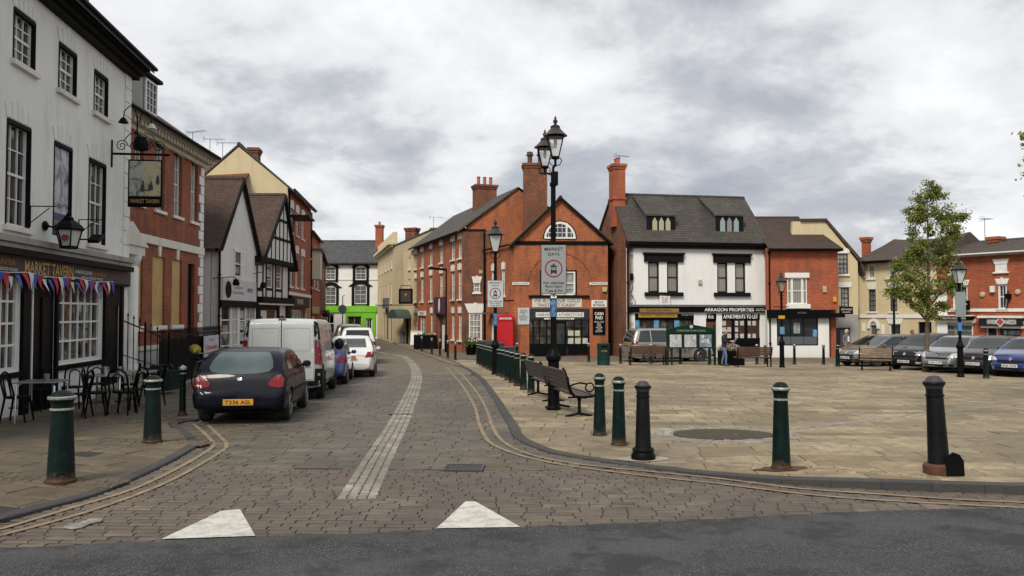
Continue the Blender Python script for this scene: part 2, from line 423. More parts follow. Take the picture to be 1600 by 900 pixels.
def window(f, h, cols=3, rows=4, depth=.09, fmat=None, gmat=None, sash=True, sill=None, sillmat=None, lintel=None, fr=.06, bar=.022, name='window', v=0, panes=None, label=None):
    u0, u1, w0, w1 = h; fmat = fmat or M_WPAINT; gmat = gmat or G_DARK
    y = v + depth; m = f.mb()
    m.box(u0, u0 + fr, y - .03, y + .04, w0, w1); m.box(u1 - fr, u1, y - .03, y + .04, w0, w1)
    m.box(u0 + fr, u1 - fr, y - .03, y + .04, w0, w0 + fr); m.box(u0 + fr, u1 - fr, y - .03, y + .04, w1 - fr, w1)
    if sash: m.box(u0 + fr, u1 - fr, y - .02, y + .03, (w0 + w1) / 2 - .025, (w0 + w1) / 2 + .025)
    for i in range(1, cols):
        x = u0 + fr + (u1 - u0 - 2 * fr) * i / cols; m.box(x - bar / 2, x + bar / 2, y - .012, y + .02, w0 + fr, w1 - fr)
    for j in range(1, rows):
        z = w0 + fr + (w1 - w0 - 2 * fr) * j / rows
        if sash and abs(z - (w0 + w1) / 2) < .04: continue
        m.box(u0 + fr, u1 - fr, y - .010, y + .018, z - bar / 2, z + bar / 2)
    o = m.build(name, fmat, f.root)
    if label: o['label'] = label
    g = f.mb(); g.box(u0 + .01, u1 - .01, y + .022, y + .035, w0 + .01, w1 - .01); g.build('pane', gmat, o)
    if sill is not None:
        s_ = f.mb(); s_.box(u0 - .09, u1 + .09, v - sill, v + .1, w0 - .11, w0 - .002); s_.build('sill', sillmat or M_STONEP, o, bevel=.008)
    if lintel: lintel(f, u0, u1, w1, o)
    return o
def lintel_key(hh=.28, ex=.1, mat=None, proud=.03):
    def fn(f, u0, u1, w1, o):
        m = f.mb(); c = (u0 + u1) / 2
        m.prism([(u0 - .02, w1 + .003), (u1 + .02, w1 + .003), (u1 + ex, w1 + hh), (u0 - ex, w1 + hh)], -proud, .05)
        k = .08 * min(1, (u1 - u0)); m.prism([(c - k, w1 + .0), (c + k, w1 + .0), (c + k * 1.6, w1 + hh + .06), (c - k * 1.6, w1 + hh + .06)], -proud - .03, .05)
        m.build('lintel', mat or M_WPAINT, o)
    return fn
def box(f, name, mat, u0, u1, v0, v1, w0, w1, parent=None, bevel=0):
    m = f.mb(); m.box(u0, u1, v0, v1, w0, w1); return m.build(name, mat, parent or f.root, bevel=bevel)
def roof_u(f, name, mat, u0, u1, prof, t=.12, parent=None, ridge=True):
    """profile (v,w) front eave -> ridge -> back"""
    m = f.mb(); m.prism(prof + [(v, w - t) for v, w in prof[::-1]], u0, u1, 'x'); o = m.build(name, mat, parent or f.root)
    if ridge and len(prof) > 2:
        r = f.mb(); p = prof[1]; n = max(2, int((u1 - u0) / .42))
        for i in range(n):
            a = u0 + (u1 - u0) * i / n; b = u0 + (u1 - u0) * (i + 1) / n - .012
            r.cyl((a, p[0], p[1] - .035), (b, p[0], p[1] - .035), .11, .105, 8)
        r.build('ridge_tiles', mat, o)
    return o
def roof_v(f, name, mat, v0, v1, prof, t=.12, parent=None, ridge=True):
    m = f.mb(); m.prism(prof + [(v, w - t) for v, w in prof[::-1]], v0, v1, 'y'); o = m.build(name, mat, parent or f.root)
    if ridge:
        r = f.mb(); p = prof[1]; n = max(2, int((v1 - v0) / .42))
        for i in range(n):
            a = v0 + (v1 - v0) * i / n; b = v0 + (v1 - v0) * (i + 1) / n - .012
            r.cyl((p[0], a, p[1] - .035), (p[0], b, p[1] - .035), .11, .105, 8)
        r.build('ridge_tiles', mat, o)
    return o
def chimney(f, u, v, w0, w1, a, b, mat, pots=3, potr=.12, poth=.4, potmat=None, base=None, tall=False, parent=None):
    m = f.mb()
    m.box(u - a / 2, u + a / 2, v - b / 2, v + b / 2, w0, w1 - .3)
    m.box(u - a / 2 - .05, u + a / 2 + .05, v - b / 2 - .05, v + b / 2 + .05, w1 - .297, w1 - .16)
    m.box(u - a / 2 - .1, u + a / 2 + .1, v - b / 2 - .1, v + b / 2 + .1, w1 - .157, w1)
    if base: m.box(u - a / 2 - .06, u + a / 2 + .06, v - b / 2 - .06, v + b / 2 + .06, w0 + base, w0 + base + .12)
    o = m.build('chimney', mat, parent or f.root)
    for i in range(pots):
        k = (i + .5) / pots - .5
        q = f.mb(); cx, cy = (u + k * a * .9, v) if a >= b else (u, v + k * b * .9)
        if tall: q.lathe([(potr * 1.1, 0), (potr * 1.1, .1), (potr * .75, .14), (potr * .8, poth * .7), (potr * 1.2, poth * .72), (potr * 1.2, poth * .8), (potr * .9, poth * .82), (potr * .95, poth), (potr * .6, poth), (potr * .6, poth - .1), (0, poth - .1)], 10, (cx, cy, w1 - .02))
        else: q.lathe([(potr, 0), (potr * .85, .08), (potr * .8, poth - .06), (potr, poth - .05), (potr, poth), (potr * .7, poth), (potr * .7, poth - .12), (0, poth - .12)], 12, (cx, cy, w1 - .02))
        q.build('chimney_pot', potmat or plain('clay_pot', (.36, .10, .05), .8), o, smooth=40)
    return o
def gutter(f, u0, u1, v, w, name='gutter', parent=None):
    m = f.mb(); m.tube([(u0, v, w), (u1, v, w)], .055, 8); return m.build(name, M_BLACK, parent or f.root, smooth=60)
def downpipe(f, u, v, w0, w1, parent=None):
    m = f.mb(); m.tube([(u, v, w0), (u, v, w1)], .045, 8)
    k = w0 + .8
    while k < w1: m.box(u - .07, u + .07, v - .055, v + .05, k, k + .05); k += 1.7
    return m.build('downpipe', M_BLACK, parent or f.root, smooth=50)
def shell(f, u0, u1, v1, w1, mat, w0=-.4, left=True, right=True, back=True, name='wall', v0=.385):
    """the plain side and back walls of a building"""
    m = f.mb()
    if left: m.box(u0, u0 + .3, v0, v1, w0, w1)
    if right: m.box(u1 - .3, u1, v0, v1, w0, w1)
    if back: m.box(u0 + .3, u1 - .3, v1 - .3, v1, w0, w1)
    return m.build(name, mat, f.root)
def aerial(f, name, label, u, v, w, h=1.2, L=1.0, rot=.3, group='tv aerials on the roofs'):
    p = f.pt(u, v, w); e = empty(name, p, rot, label, 'aerial', group)
    m = MB(); m.tube([(0, 0, -.3), (0, 0, h)], .018, 6); m.build('mast', M_LEAD, e)
    m = MB(); m.tube([(-L * .3, 0, h), (L * .7, 0, h + .03)], .012, 5)
    for i in range(8): x = -L * .25 + i * L * .13; m.tube([(x, -.22, h + .01), (x, .22, h + .01)], .007, 4)
    [m.tube([(-L * .3, -.2, h + q), (-L * .3, .2, h + q)], .008, 4) for q in (-.12, -.05, .05, .12)]; m.build('antenna', M_LEAD, e)
    return e

# ============================================================ LEFT ROW
def LX(px, Y): return (px - 800) / F * Y
# ---- the tavern
A = (-7.64 - .128 * 9.0, 9.0)
def tav(px):
    r_ = (px - 800) / F; Y = -7.64 / (r_ + .128); return (-7.64 - .128 * Y, Y)
T, f = bld('tavern', 'white rendered three storey tavern with black fascia and red, white and blue bunting', 'tavern', A, tav(199), zb=zg(17))
TF = f; U1 = f.len; EV = f.z(207, 110)
print('tavern eave', EV, 'len', U1)
TW = []
top = [f.r(12, 47, 22, 96), f.r(84.5, 113, 67, 140), f.r(141, 163, 110, 181)]
ztb = (sum(h[2] for h in top) / 3, sum(h[3] for h in top) / 3)
du = top[1][0] - top[0][0]; print('tav windows', du, top)
mid = [f.r(5, 43, 192, 362), f.r(80, 108.5, 224, 357), f.r(135, 162, 250, 386)]
zmb = (sum(h[2] for h in mid) / 3, sum(h[3] for h in mid) / 3); print(mid)
tops = [(h[0], h[1], ztb[0], ztb[1]) for h in top]; tops.append((tops[0][0] - du, tops[0][1] - du, *ztb))
mids = [(h[0], h[1], zmb[0], zmb[1]) for h in mid]; mids.append((mids[0][0] - du, mids[0][1] - du, *zmb))
zfa = f.z(190, 410); zfb = f.z(175, 443); print('fascia', zfa, zfb, f.z(0, 432))
zgt, zgb = f.z(89, 436), f.z(125, 566)
gw = [(f.u(89), f.u(159), zgb, zgt), (f.u(-45), f.u(31), zgb, zgt), (f.u(-190), f.u(-120), zgb, zgt)]
door1 = (f.u(44), f.u(84), 0, zgt); door2 = (f.u(166), f.u(185), 0, f.z(175, 478))
wall(f, 0, U1, -.4, EV, tops + mids + gw + [door1, door2], M_WHITE, th=.16)
for h in tops: window(f, h, 3, 4, .1, sill=.09, fr=.055)
for i, h in enumerate(mids):
    if i == 1: continue
    window(f, h, 3, 4, .1, sill=.09, fr=.055)
# black painted reveals
for h in tops + mids:
    m = f.mb(); m.box(h[0] - .012, h[0] + .03, -.012, .07, h[2], h[3]); m.box(h[1] - .03, h[1] + .012, -.012, .07, h[2], h[3]); m.box(h[0] + .03, h[1] - .03, -.014, .07, h[3] - .07, h[3] + .012)
    m.build('window_surround', M_BLACKM, T)
# keystones in low relief above the windows
for h in tops + mids:
    c = (h[0] + h[1]) / 2; m = f.mb()
    for k, (x0, x1, hh) in enumerate(((-.5, -.3, .3), (-.28, -.1, .36), (-.08, .08, .44), (.1, .28, .36), (.3, .5, .3))):
        s_ = (h[1] - h[0]) * 1.05; m.prism([(c + x0 * s_, h[3] + .03), (c + x1 * s_, h[3] + .03), (c + x1 * s_ * 1.18, h[3] + hh), (c + x0 * s_ * 1.18, h[3] + hh)], -.018, .02)
    m.build('voussoirs', M_WHITE, T, bevel=.004)
# quoins at the corner
m = f.mb(); z = zfa + .1; k = 0
while z < EV - .3:
    w_ = .52 if k % 2 else .34; w_ = .44
    m.box(U1 - w_, U1 + .012, -.03, .12, z, z + .36); z += .385; k += 1
m.build('quoins', M_WHITE, T, bevel=.012)
# picture panel in the blind window
h = mids[1]; pn = f.mb(); pn.box(h[0] + .05, h[1] - .05, .05, .08, h[2] + .05, h[3] - .05)
b = NB('street_picture'); sp = b.n('ShaderNodeSeparateXYZ'); b.link(b.co, sp.inputs[0])
nn = b.noise(3.2, 6, .7, vec=b.vec((1, 1, .8), (3, 1, 4)), dist=1)
colp = b.ramp(nn, [(.36, (.10, .09, .10)), (.45, (.28, .26, .27)), (.54, (.42, .46, .54)), (.7, (.52, .58, .66))])
colp = b.mix(b.ramp(b.math('SUBTRACT', sp.outputs[2], h[2] + .0), [(.50, 1.), (.52, 0.)]), colp, (.035, .05, .12))
PICT = b.done(colp, .35); pp = pn.build('picture_panel', PICT, T)
text('MARKET TAVERN', .085, f.M @ Matrix.Translation(((h[0] + h[1]) / 2, .045, h[2] + .3)), M_GOLD, pp, width=(h[1] - h[0]) * .75)
shell(f, 0, U1, 8, EV, M_WHITE, right=True)
# eaves and roof
m = f.mb(); m.box(-.3, U1 + .28, -.42, .3, EV, EV + .1); m.box(-.3, U1 + .22, -.30, .25, EV - .14, EV - .002); m.box(-.3, U1 + .2, -.18, .2, EV - .26, EV - .142)
m.build('eaves', M_BLACKM, T)
roof_u(f, 'roof', M_SLATE, -.3, U1 + .32, [(-.52, EV + .1), (4, EV + 3.6), (8.4, EV + .1)])
gutter(f, -.3, U1 + .34, -.56, EV + .1)
bx = f.uw(185, 60)[0]
dm = f.mb(); dm.box(U1 - 2.6, U1 - 1.6, .5, 3, EV + .7, EV + 1.35); dm.box(U1 - 2.75, U1 - 1.45, .35, 3, EV + 1.352, EV + 1.45); dm.build('dormer', M_LEAD, T)
# stone cornice above the shopfront
m = f.mb(); m.box(0, U1 + .03, -.16, .02, zfa, zfa + .13); m.box(0, U1 + .03, -.10, .02, zfa - .12, zfa - .002)
m.build('cornice', plaster('weathered_stone', (.30, .28, .25), .6, (.07, .06, .07)), T, bevel=.01)
# fascia board
FA = box(f, 'fascia', paint('brown_fascia', (.035, .022, .018), .5, var=.3), f.u(-240), U1 - .32, -.09, .0, zfb, zfa - .125)
box(f, 'fascia_moulding', M_BLACK, f.u(-240), U1 - .3, -.26, .0, zfa - .25, zfa - .122, FA)
box(f, 'fascia_moulding', M_BLACK, f.u(-240), U1 - .3, -.13, -.003, zfb - .06, zfb - .0, FA)
hl = (zfa - .26 - zfb)
uc = (f.u(38, -.1) + f.u(114, -.1)) / 2; wd = f.u(114, -.1) - f.u(38, -.1)
text('MARKET TAVERN', hl * .78, f.M @ Matrix.Translation((uc, -.093, zfb + hl * .46)), M_GOLD, FA, width=wd, bold=.012)
uc = f.u(144, -.1)
text('WARWICKSHIRE', hl * .26, f.M @ Matrix.Translation((uc - .5, -.093, zfb + hl * .55)), M_TWHITE, FA, width=1.0)
text('HUNTER', hl * .26, f.M @ Matrix.Translation((uc + .45, -.093, zfb + hl * .55)), plain('orange_letters', (.5, .16, .02), .5), FA, width=.75)
text('ALES & GOOD FOOD', hl * .18, f.M @ Matrix.Translation((uc, -.093, zfb + hl * .2)), M_TWHITE, FA, width=1.3)
text('HUNTER', hl * .3, f.M @ Matrix.Translation((f.u(7, -.1), -.093, zfb + hl * .62)), plain('orange_letters', (.5, .16, .02), .5), FA, width=.8)
text('ALES & GOOD FOOD', hl * .18, f.M @ Matrix.Translation((f.u(4, -.1), -.093, zfb + hl * .2)), M_TWHITE, FA, width=1.1)
# ground floor joinery
for h in gw: window(f, h, 6, 4, .07, gmat=G_ROOM, sash=False, fr=.09, bar=.045, sill=.07, sillmat=M_BLACK)
for a, b_ in ((f.u(31), f.u(44)), (f.u(84), f.u(88.5)), (f.u(160), f.u(165)), (f.u(185.5), f.u(190))): box(f, 'pilaster', M_BLACK, a + .01, b_ - .01, -.07, .0, -.1, zfb - .065, bevel=.01)
h = door1
dr = box(f, 'door', paint('black_door', (.005, .005, .005), .4, spec=.1), h[0] + .003, h[1] - .003, .0, .12, 0, h[3] - .003)
m = f.mb(); m.box((h[0] + h[1]) / 2 - .02, (h[0] + h[1]) / 2 + .02, -.03, -.002, .1, h[3] - .4); m.build('door_rail', M_BLACK, dr)
m = f.mb(); m.box(h[0] + .12, h[0] + .17, -.03, .02, .1, h[3]); m.build('door_post', M_WPAINT, dr)
h = door2; dr = box(f, 'door', MATS['black_door'], h[0] + .003, h[1] - .003, .0, .12, 0, h[3] - .003); box(f, 'door_head', M_BLACK, h[0], h[1], -.05, -.003, h[3] + .003, zfb - .065, dr); m = f.mb(); m.lathe([(0, -.03), (.03, -.02), (.03, .02), (0, .03)], 8, (h[0] + .15, .04, 1.1)); m.build('handle', M_GOLD, dr)
m = f.mb(); m.box(f.u(192), U1 - .02, -.02, 0, -.1, zfb - .3); m.build('corner_pilaster', M_WPAINT, T)
m = f.mb(); m.box(U1 - .3, U1 - .02, -.08, 0, zfb - .05, zfa - .2); m.build('corner_block', MATS['brown_fascia'], T)
# brackets for flower baskets (two) on the wall
for px, py in ((46, 322), (122, 343)):
    u_, z_ = f.uw(px, py); m = f.mb()
    m.tube([(u_, -.02, z_ + .0), (u_, -.02, z_ - .42)], .012, 5); m.tube([(u_, -.02, z_), (u_, -.5, z_ + .0)], .012, 5); m.tube([(u_, -.02, z_ - .34), (u_, -.38, z_ - .03)], .010, 5)
    m.tube([(u_, -.5, z_), (u_, -.56, z_ + .05), (u_, -.6, z_), (u_, -.56, z_ - .04), (u_, -.53, z_)], .009, 5); m.build('basket_bracket', M_BLACK, T)

# bunting
e = empty('bunting', f.pt(f.u(0, -.15), -.15, zfb), f.ang, 'red, white and blue pennant bunting strung under the tavern fascia', 'bunting')
BL = f.u(176, -.15) - f.u(-60, -.15); st = f.u(-60, -.15) - f.u(0, -.15)
rope = [(st + BL * i / 40, .0, .04 - .10 * math.sin(math.pi * ((i / 40 * 3) % 1)) * .5) for i in range(41)]
m = MB(); m.tube(rope, .008, 5); m.build('cord', M_TWHITE, e)
fc = [paint('bunting_red', (.48, .02, .03), .8), paint('bunting_white', (.6, .6, .62), .8), paint('bunting_blue', (.05, .09, .42), .8)]
nf = 30
for i in range(nf):
    t = (i + .5) / nf; x = st + BL * t; zt = .04 - .05 * math.sin(math.pi * ((t * 3) % 1)); dx = rnd.uniform(-.04, .28); dy = rnd.uniform(-.12, .1); L_ = rnd.uniform(.36, .46)
    m = MB(); n_ = 5; A_ = []
    for k in range(n_ + 1):
        q = k / n_; hw = .115 * (1 - q) + .002; y_ = dy * q * q + .03 * math.sin(q * 5 + i); xx = x + dx * q ** 1.4
        A_.append(((xx - hw, y_, zt - L_ * q), (xx + hw, y_ + .02 * q, zt - L_ * q)))
    for (a, b_), (c, d) in zip(A_, A_[1:]): m.face([a, b_, d, c])
    m.build('flag', fc[(0, 1, 2)[i % 3]], e, smooth=60)

# projecting lantern
Lp = f.pt(f.u(66), 0, 0); hz = f.z(66, 352)
def lantern_mesh(parent, z0, h, rt, rb, n=6, roof=True, gm=None, sq=4):
    """tapered lantern from z0 up: glazed cage, roof, finial"""
    c = MB()
    for k in range(n):
        a = 2 * math.pi * (k + .5) / n
        c.tube([(rb * math.cos(a), rb * math.sin(a), z0), (rt * math.cos(a), rt * math.sin(a), z0 + h)], .014 * (rt / .3 + .3), 5)
    c.lathe([(rb * .5, z0 - .05), (rb * 1.08, z0 - .04), (rb * 1.1, z0 + .015), (rb * .9, z0 + .02), (.0, z0 + .02)], n)
    c.lathe([(rt * .93, z0 + h - .01), (rt * 1.08, z0 + h - .01), (rt * 1.12, z0 + h + .03), (rt * .93, z0 + h + .035)], n)
    c.build('cage', M_BLACK, parent)
    g = MB(); g.lathe([(rb * .98, z0 + .02), (rt * .98, z0 + h)], n); g.build('lantern_glass', gm or LGLASS, parent)
    if roof:
        r = MB(); r.lathe([(rt * 1.14, z0 + h + .02), (rt * .78, z0 + h * 1.22), (rt * .42, z0 + h * 1.42), (rt * .34, z0 + h * 1.45), (rt * .36, z0 + h * 1.52), (rt * .28, z0 + h * 1.6), (rt * .12, z0 + h * 1.66), (0, z0 + h * 1.68)], n); r.build('lantern_roof', M_LAMP, parent)
        q = MB(); zf = z0 + h * 1.66; q.lathe([(.012, zf), (.012, zf + .04), (.035, zf + .07), (.035, zf + .11), (.012, zf + .15), (.02, zf + .18), (0, zf + .24)], 8); q.build('finial', M_LAMP, parent, smooth=50)
LG = NB('lantern_glass_clear'); LG.b.inputs['Transmission Weight'].default_value = .8; LG.b.inputs['Alpha'].default_value = .5; LGLASS = LG.done((.75, .75, .7), .25)
LG = NB('lantern_glass_opal'); LOPAL = LG.done((.48, .50, .50), .3)
M_LAMP = paint('lamp_bronze', (.028, .020, .018), .4, var=.3)
e = empty('wall_lantern', Lp + Vector((0, 0, hz)), f.ang, 'large black lantern with red badge hung on the tavern wall', 'lantern')
m = MB(); m.lathe([(.09, 0), (.11, .04), (.04, .09)], 10, M=Matrix.Rotation(math.pi / 2, 4, 'X')); m.tube([(0, -.05, 0), (.02, -.2, -.03), (.0, -.38, .12), (.0, -.5, .30)], .022, 7); m.build('bracket', M_BLACK, e, smooth=50)
sub = MB(); hh = .48; mm = Matrix.Translation((.0, -.50, -.44)) @ Matrix.Scale(.84, 4); 
sub.M = mm
for k in range(6):
    a = 2 * math.pi * (k + .5) / 6; sub.tube([(.2 * math.cos(a), .2 * math.sin(a), 0), (.31 * math.cos(a), .31 * math.sin(a), .42)], .018, 5)
sub.lathe([(.1, -.05), (.23, -.04), (.22, .02), (0, .02)], 6); sub.lathe([(.30, .41), (.35, .40), (.35, .45), (.30, .46)], 6); sub.build('cage', M_BLACK, e)
sub = MB(mm); sub.lathe([(.195, .02), (.30, .42)], 6); sub.build('lantern_glass', LOPAL, e)
sub = MB(mm); sub.lathe([(.38, .44), (.28, .55), (.16, .64), (.1, .68), (.11, .72), (.05, .76), (.02, .78), (.045, .83), (.03, .88), (0, .93)], 6); sub.build('lantern_roof', M_BLACK, e)
sub = MB(mm @ Matrix.Translation((-.236, .0, .22)) @ Matrix.Rotation(R(-90), 4, 'Z') @ Matrix.Rotation(R(76), 4, 'X')); sub.cyl((0, 0, -.01), (0, 0, .012), .085, n=16); sub.build('badge', paint('badge_red', (.25, .03, .02), .5), e)
# floodlight on the wall
u_, z_ = f.uw(150, 374, -.4)
e = empty('floodlight', f.pt(u_, 0, z_), f.ang, 'black floodlight on an arm beside the tavern lantern', 'floodlight')
m = MB(); m.tube([(0, 0, 0), (-.1, -.35, -.02)], .018, 6); m.build('arm', M_BLACK, e)
m = MB(Matrix.Translation((-.05, -.42, .0)) @ Matrix.Rotation(R(-18), 4, 'Y')); m.prism([(-.2, -.05), (.2, -.02), (.22, .06), (.1, .09), (-.2, .03)], -.12, .12, 'y'); m.build('lamp_head', M_BLACK, e, bevel=.01)

# hanging sign
u_, z_ = f.uw(174, 240); P0 = f.pt(u_, 0, 0)
e = empty('hanging_sign', (P0.x, P0.y, z_ + T.matrix_world.translation.z), f.ang - math.pi / 2, 'hanging pub sign with a painted street scene on a scrolled iron bracket', 'sign')
L_ = 1.35
m = MB(); m.box(-.02, .03, -.03, .03, -.35, .35); m.tube([(0, 0, 0), (L_, 0, 0)], .03, 8); m.cyl((L_, 0, 0), (L_ + .12, 0, 0), .05, 0, 8)
for cx, r_ in ((.25, .16), (.55, .12), (1.15, .16), (.9, .12)):
    m.tube([(cx + r_ * (1 - k / 16) * math.cos(k * .8), 0, .19 + r_ * (1 - k / 16) * math.sin(k * .8) + .02) for k in range(15)], .013, 5)
m.tube([(.3, 0, .34), (.42, 0, .5), (.62, 0, .55)], .012, 5); m.tube([(1.1, 0, .34), (.98, 0, .5), (.8, 0, .55)], .012, 5)
m.tube([(.62, 0, .5), (.62, 0, 1.0)], .02, 6); m.tube([(.62, 0, .9), (.56, 0, 1.18), (.42, 0, 1.24), (.3, 0, 1.1), (.28, 0, .93)], .014, 6); m.tube([(.66, 0, .8), (.72, 0, 1.05), (.84, 0, 1.1), (.95, 0, .98), (.97, 0, .8)], .014, 6)
m.build('bracket', M_BLACK, e, smooth=50)
m = MB(); m.lathe([(.0, 0), (.17, .05), (.2, .2), (.14, .38), (0, .42)], 12, (.72, 0, .06)); m.build('emblem', M_BLACK, e, smooth=50)
for cx, cz in ((.28, .8), (.97, .66)):
    m = MB(); m.lathe([(.02, .14), (.06, .12), (.13, .0), (.11, .0), (.05, .1)], 12, (cx, 0, cz)); m.build('lamp_shade', M_BLACK if cx < .5 else plain('white_shade', (.5, .5, .48), .3), e, smooth=50)
b = NB('sign_painting'); nn = b.noise(5, 6, .7, vec=b.vec((1, 1, 1), (2, 5, 1)), dist=.8); sp = b.n('ShaderNodeSeparateXYZ'); b.link(b.co, sp.inputs[0])
cp = b.ramp(nn, [(.36, (.05, .05, .06)), (.45, (.22, .22, .2)), (.53, (.40, .40, .33)), (.7, (.44, .47, .44))])
cp = b.mix(b.ramp(b.math('ADD', sp.outputs[0], b.math('MULTIPLY', nn, .3)), [(.9, 0.), (1.0, .55)]), cp, (.52, .46, .22))
SP = b.done(cp, .4)
x0, x1 = .42, 1.26
m = MB(); m.box(x0, x1, -.03, .03, -1.36, -.14); m.build('sign_board', M_BLACK, e, bevel=.01)
m = MB(); m.box(x0 + .04, x1 - .04, -.036, .036, -1.08, -.18); pp = m.build('painting', SP, e)
m = MB()
for x_, z_, a_, b_ in ((.78, -.86, .06, .13), (.79, -.72, .03, .04), (.98, -.84, .07, .10), (.99, -.73, .03, .035), (.88, -.93, .1, .02), (1.15, -.66, .05, .14)):
    m.lathe([(0, -b_), (a_, -b_ * .6), (a_ * .8, b_ * .4), (0, b_)], 10, (x_, -.034, z_), M=Matrix.Diagonal((1, 1, 1, 1)))
for v_ in m.bm.verts: v_.co.y = -.0385 if v_.co.y < -.034 else -.034
m.build('painted_figures', plain('painted_dark', (.04, .035, .04), .5), pp)
text('MARKET TAVERN', .10, Matrix.Translation(((x0 + x1) / 2, -.031, -1.21)), M_GOLD, e, width=.7)

# ---- georgian brick house
def gx(px, Xb=-10.58, k=-.05):
    r_ = (px - 800) / F; Y = Xb / (r_ - k); return (Xb + k * Y, Y)
H, f = bld('georgian_house', 'georgian red brick house with boarded ground floor windows and a slate roof with dormer', 'house', gx(176), gx(315.5))
U1 = f.len; EV = f.z(314, 243); print('georgian', EV, U1)
rects = [f.r(206, 221, 196, 318), f.r(240, 254.5, 220, 328), f.r(269, 282, 238, 337), f.r(296, 306.5, 251, 346)]
z0 = sum(h[2] for h in rects) / 4; z1 = sum(h[3] for h in rects) / 4; rects = [(h[0], h[1], z0, z1) for h in rects]; print(rects)
gr = [f.r(203, 222, 392, 507), f.r(237.5, 256.5, 401, 509), f.r(268, 283, 408, 510)]
z0 = sum(h[2] for h in gr) / 3; z1 = sum(h[3] for h in gr) / 3; gr = [(h[0], h[1], z0, z1) for h in gr]
dk = (f.u(293), f.u(303.5), .9, z1 - .05)
zb0, zb1 = f.z(312, 398), f.z(312, 385); zp = f.z(265, 543)
wall(f, 0, U1, -.4, EV - .45, rects + gr + [dk], M_BRICKG, th=.2)
for h in rects: window(f, h, 3, 4, .15, gmat=G_GREY, sill=.08, sillmat=M_WPAINT)
for h in gr:
    o = box(f, 'window', paint('plywood_board', (.50, .33, .13), .7, var=.2, scale=2), h[0], h[1], .06, .1, h[2], h[3]); o['label'] = 'window boarded over with plywood'
    box(f, 'sill', M_WPAINT, h[0] - .1, h[1] + .1, -.09, .05, h[2] - .17, h[2] - .002, o, .01)
box(f, 'side_door', M_BLACK, dk[0], dk[1], .12, .2, dk[2], dk[3])
for h in rects + gr:
    m = f.mb(); c = (h[0] + h[1]) / 2; zt = EV - .46 if h in rects else zb0 - .003
    m.prism([(c - .07, h[3]), (c + .07, h[3]), (c + .12, zt), (c - .12, zt)], -.05, .01)
    m.build('keystone', M_WPAINT, H)
box(f, 'string_course', M_STONEP, -.05, U1 + .06, -.07, .01, zb0, zb1 - .05, bevel=.01)
box(f, 'plinth', plaster('painted_plinth', (.55, .55, .52), .5), 0, U1 + .03, -.07, .0, -.4, zp)
box(f, 'plinth_cap', M_STONEP, 0, U1 + .05, -.11, .0, zp + .002, zp + .14)
m = f.mb(); z = zp + .16; k = 0
while z < EV - .6:
    m.box(U1 - (.5 if k % 2 else .32), U1 + .02, -.035, .12, z, z + .33); z += .355; k += 1
m.build('quoins', M_WHITE2, H, bevel=.012)
m = f.mb(); m.box(-.05, U1 + .1, -.12, .0, EV - .447, EV - .3); m.box(-.05, U1 + .3, -.4, .0, EV - .13, EV); 
x = 0
while x < U1 + .1: m.box(x, x + .12, -.33, -.02, EV - .298, EV - .132); x += .27
m.box(-.05, U1 + .1, -.05, .0, EV - .299, EV - .131)
m.build('dentil_cornice', plaster('aged_cornice', (.50, .46, .36), .4), H)
roof_u(f, 'roof', M_SLATED, -.3, U1 + .35, [(-.5, EV + .02), (3.6, EV + 2.9), (8, EV + .1)])
gutter(f, -.3, U1 + .36, -.53, EV + .02)
shell(f, 0, U1, 8, EV - .1, M_BRICKG)
# dormer
ud = f.u(247, .6); zd = f.z(247, 158, .5)
m = f.mb(); m.box(ud - .85, ud + .45, .9, 3.6, EV + .7, EV + 2.2); dmr = m.build('dormer', M_LEAD, H)
m = f.mb(); m.box(ud - .98, ud + .58, .75, 3.7, EV + 2.2, EV + 2.32); m.build('dormer_roof', M_BLACKM, dmr)
hw = (ud - .7, ud + .3, EV + .95, EV + 2.1); o = window(f, hw, 3, 4, 0, v=.87, sash=False); o.parent = dmr
# portico
pu0, pu1 = f.u(176), f.u(222)
pc = f.u(198, -.9); e_ = H
zc = f.z(199, 432, -1.0)
m = f.mb(); m.lathe([(.30, 0), (.30, .12), (.24, .2), (.2, .3), (.2, zc - .35), (.17, zc - .3), (.2, zc - .25), (.27, zc - .1), (.28, zc)], 18, (pc, -1.0, .6)); m.build('porch_column', M_WPAINT, H, smooth=40)
m = f.mb(); pu = pc + .35
m.box(pc - 1.4, pu, -1.25, -.02, zc + .6, zc + .85); m.build('porch_entablature', M_STONEP, H, bevel=.01)
m = f.mb(); m.prism([(pc - 1.6, zc + .85), (pu + .15, zc + .85), (pc - .6, zc + 1.5)], -1.3, -.1); m.build('pediment', M_STONEP, H, bevel=.01)
m = f.mb(); m.box(pc - 1.3, pu + .1, -1.35, -.02, -.3, .6); m.box(pc - 1.3, pu + .4, -1.7, -.02, -.3, .4); m.box(pc - 1.3, pu + .7, -2.0, -.02, -.3, .2); m.build('front_steps', plaster('step_stone', (.25, .23, .2), .5), H, bevel=.015)
GF = f; GH = H

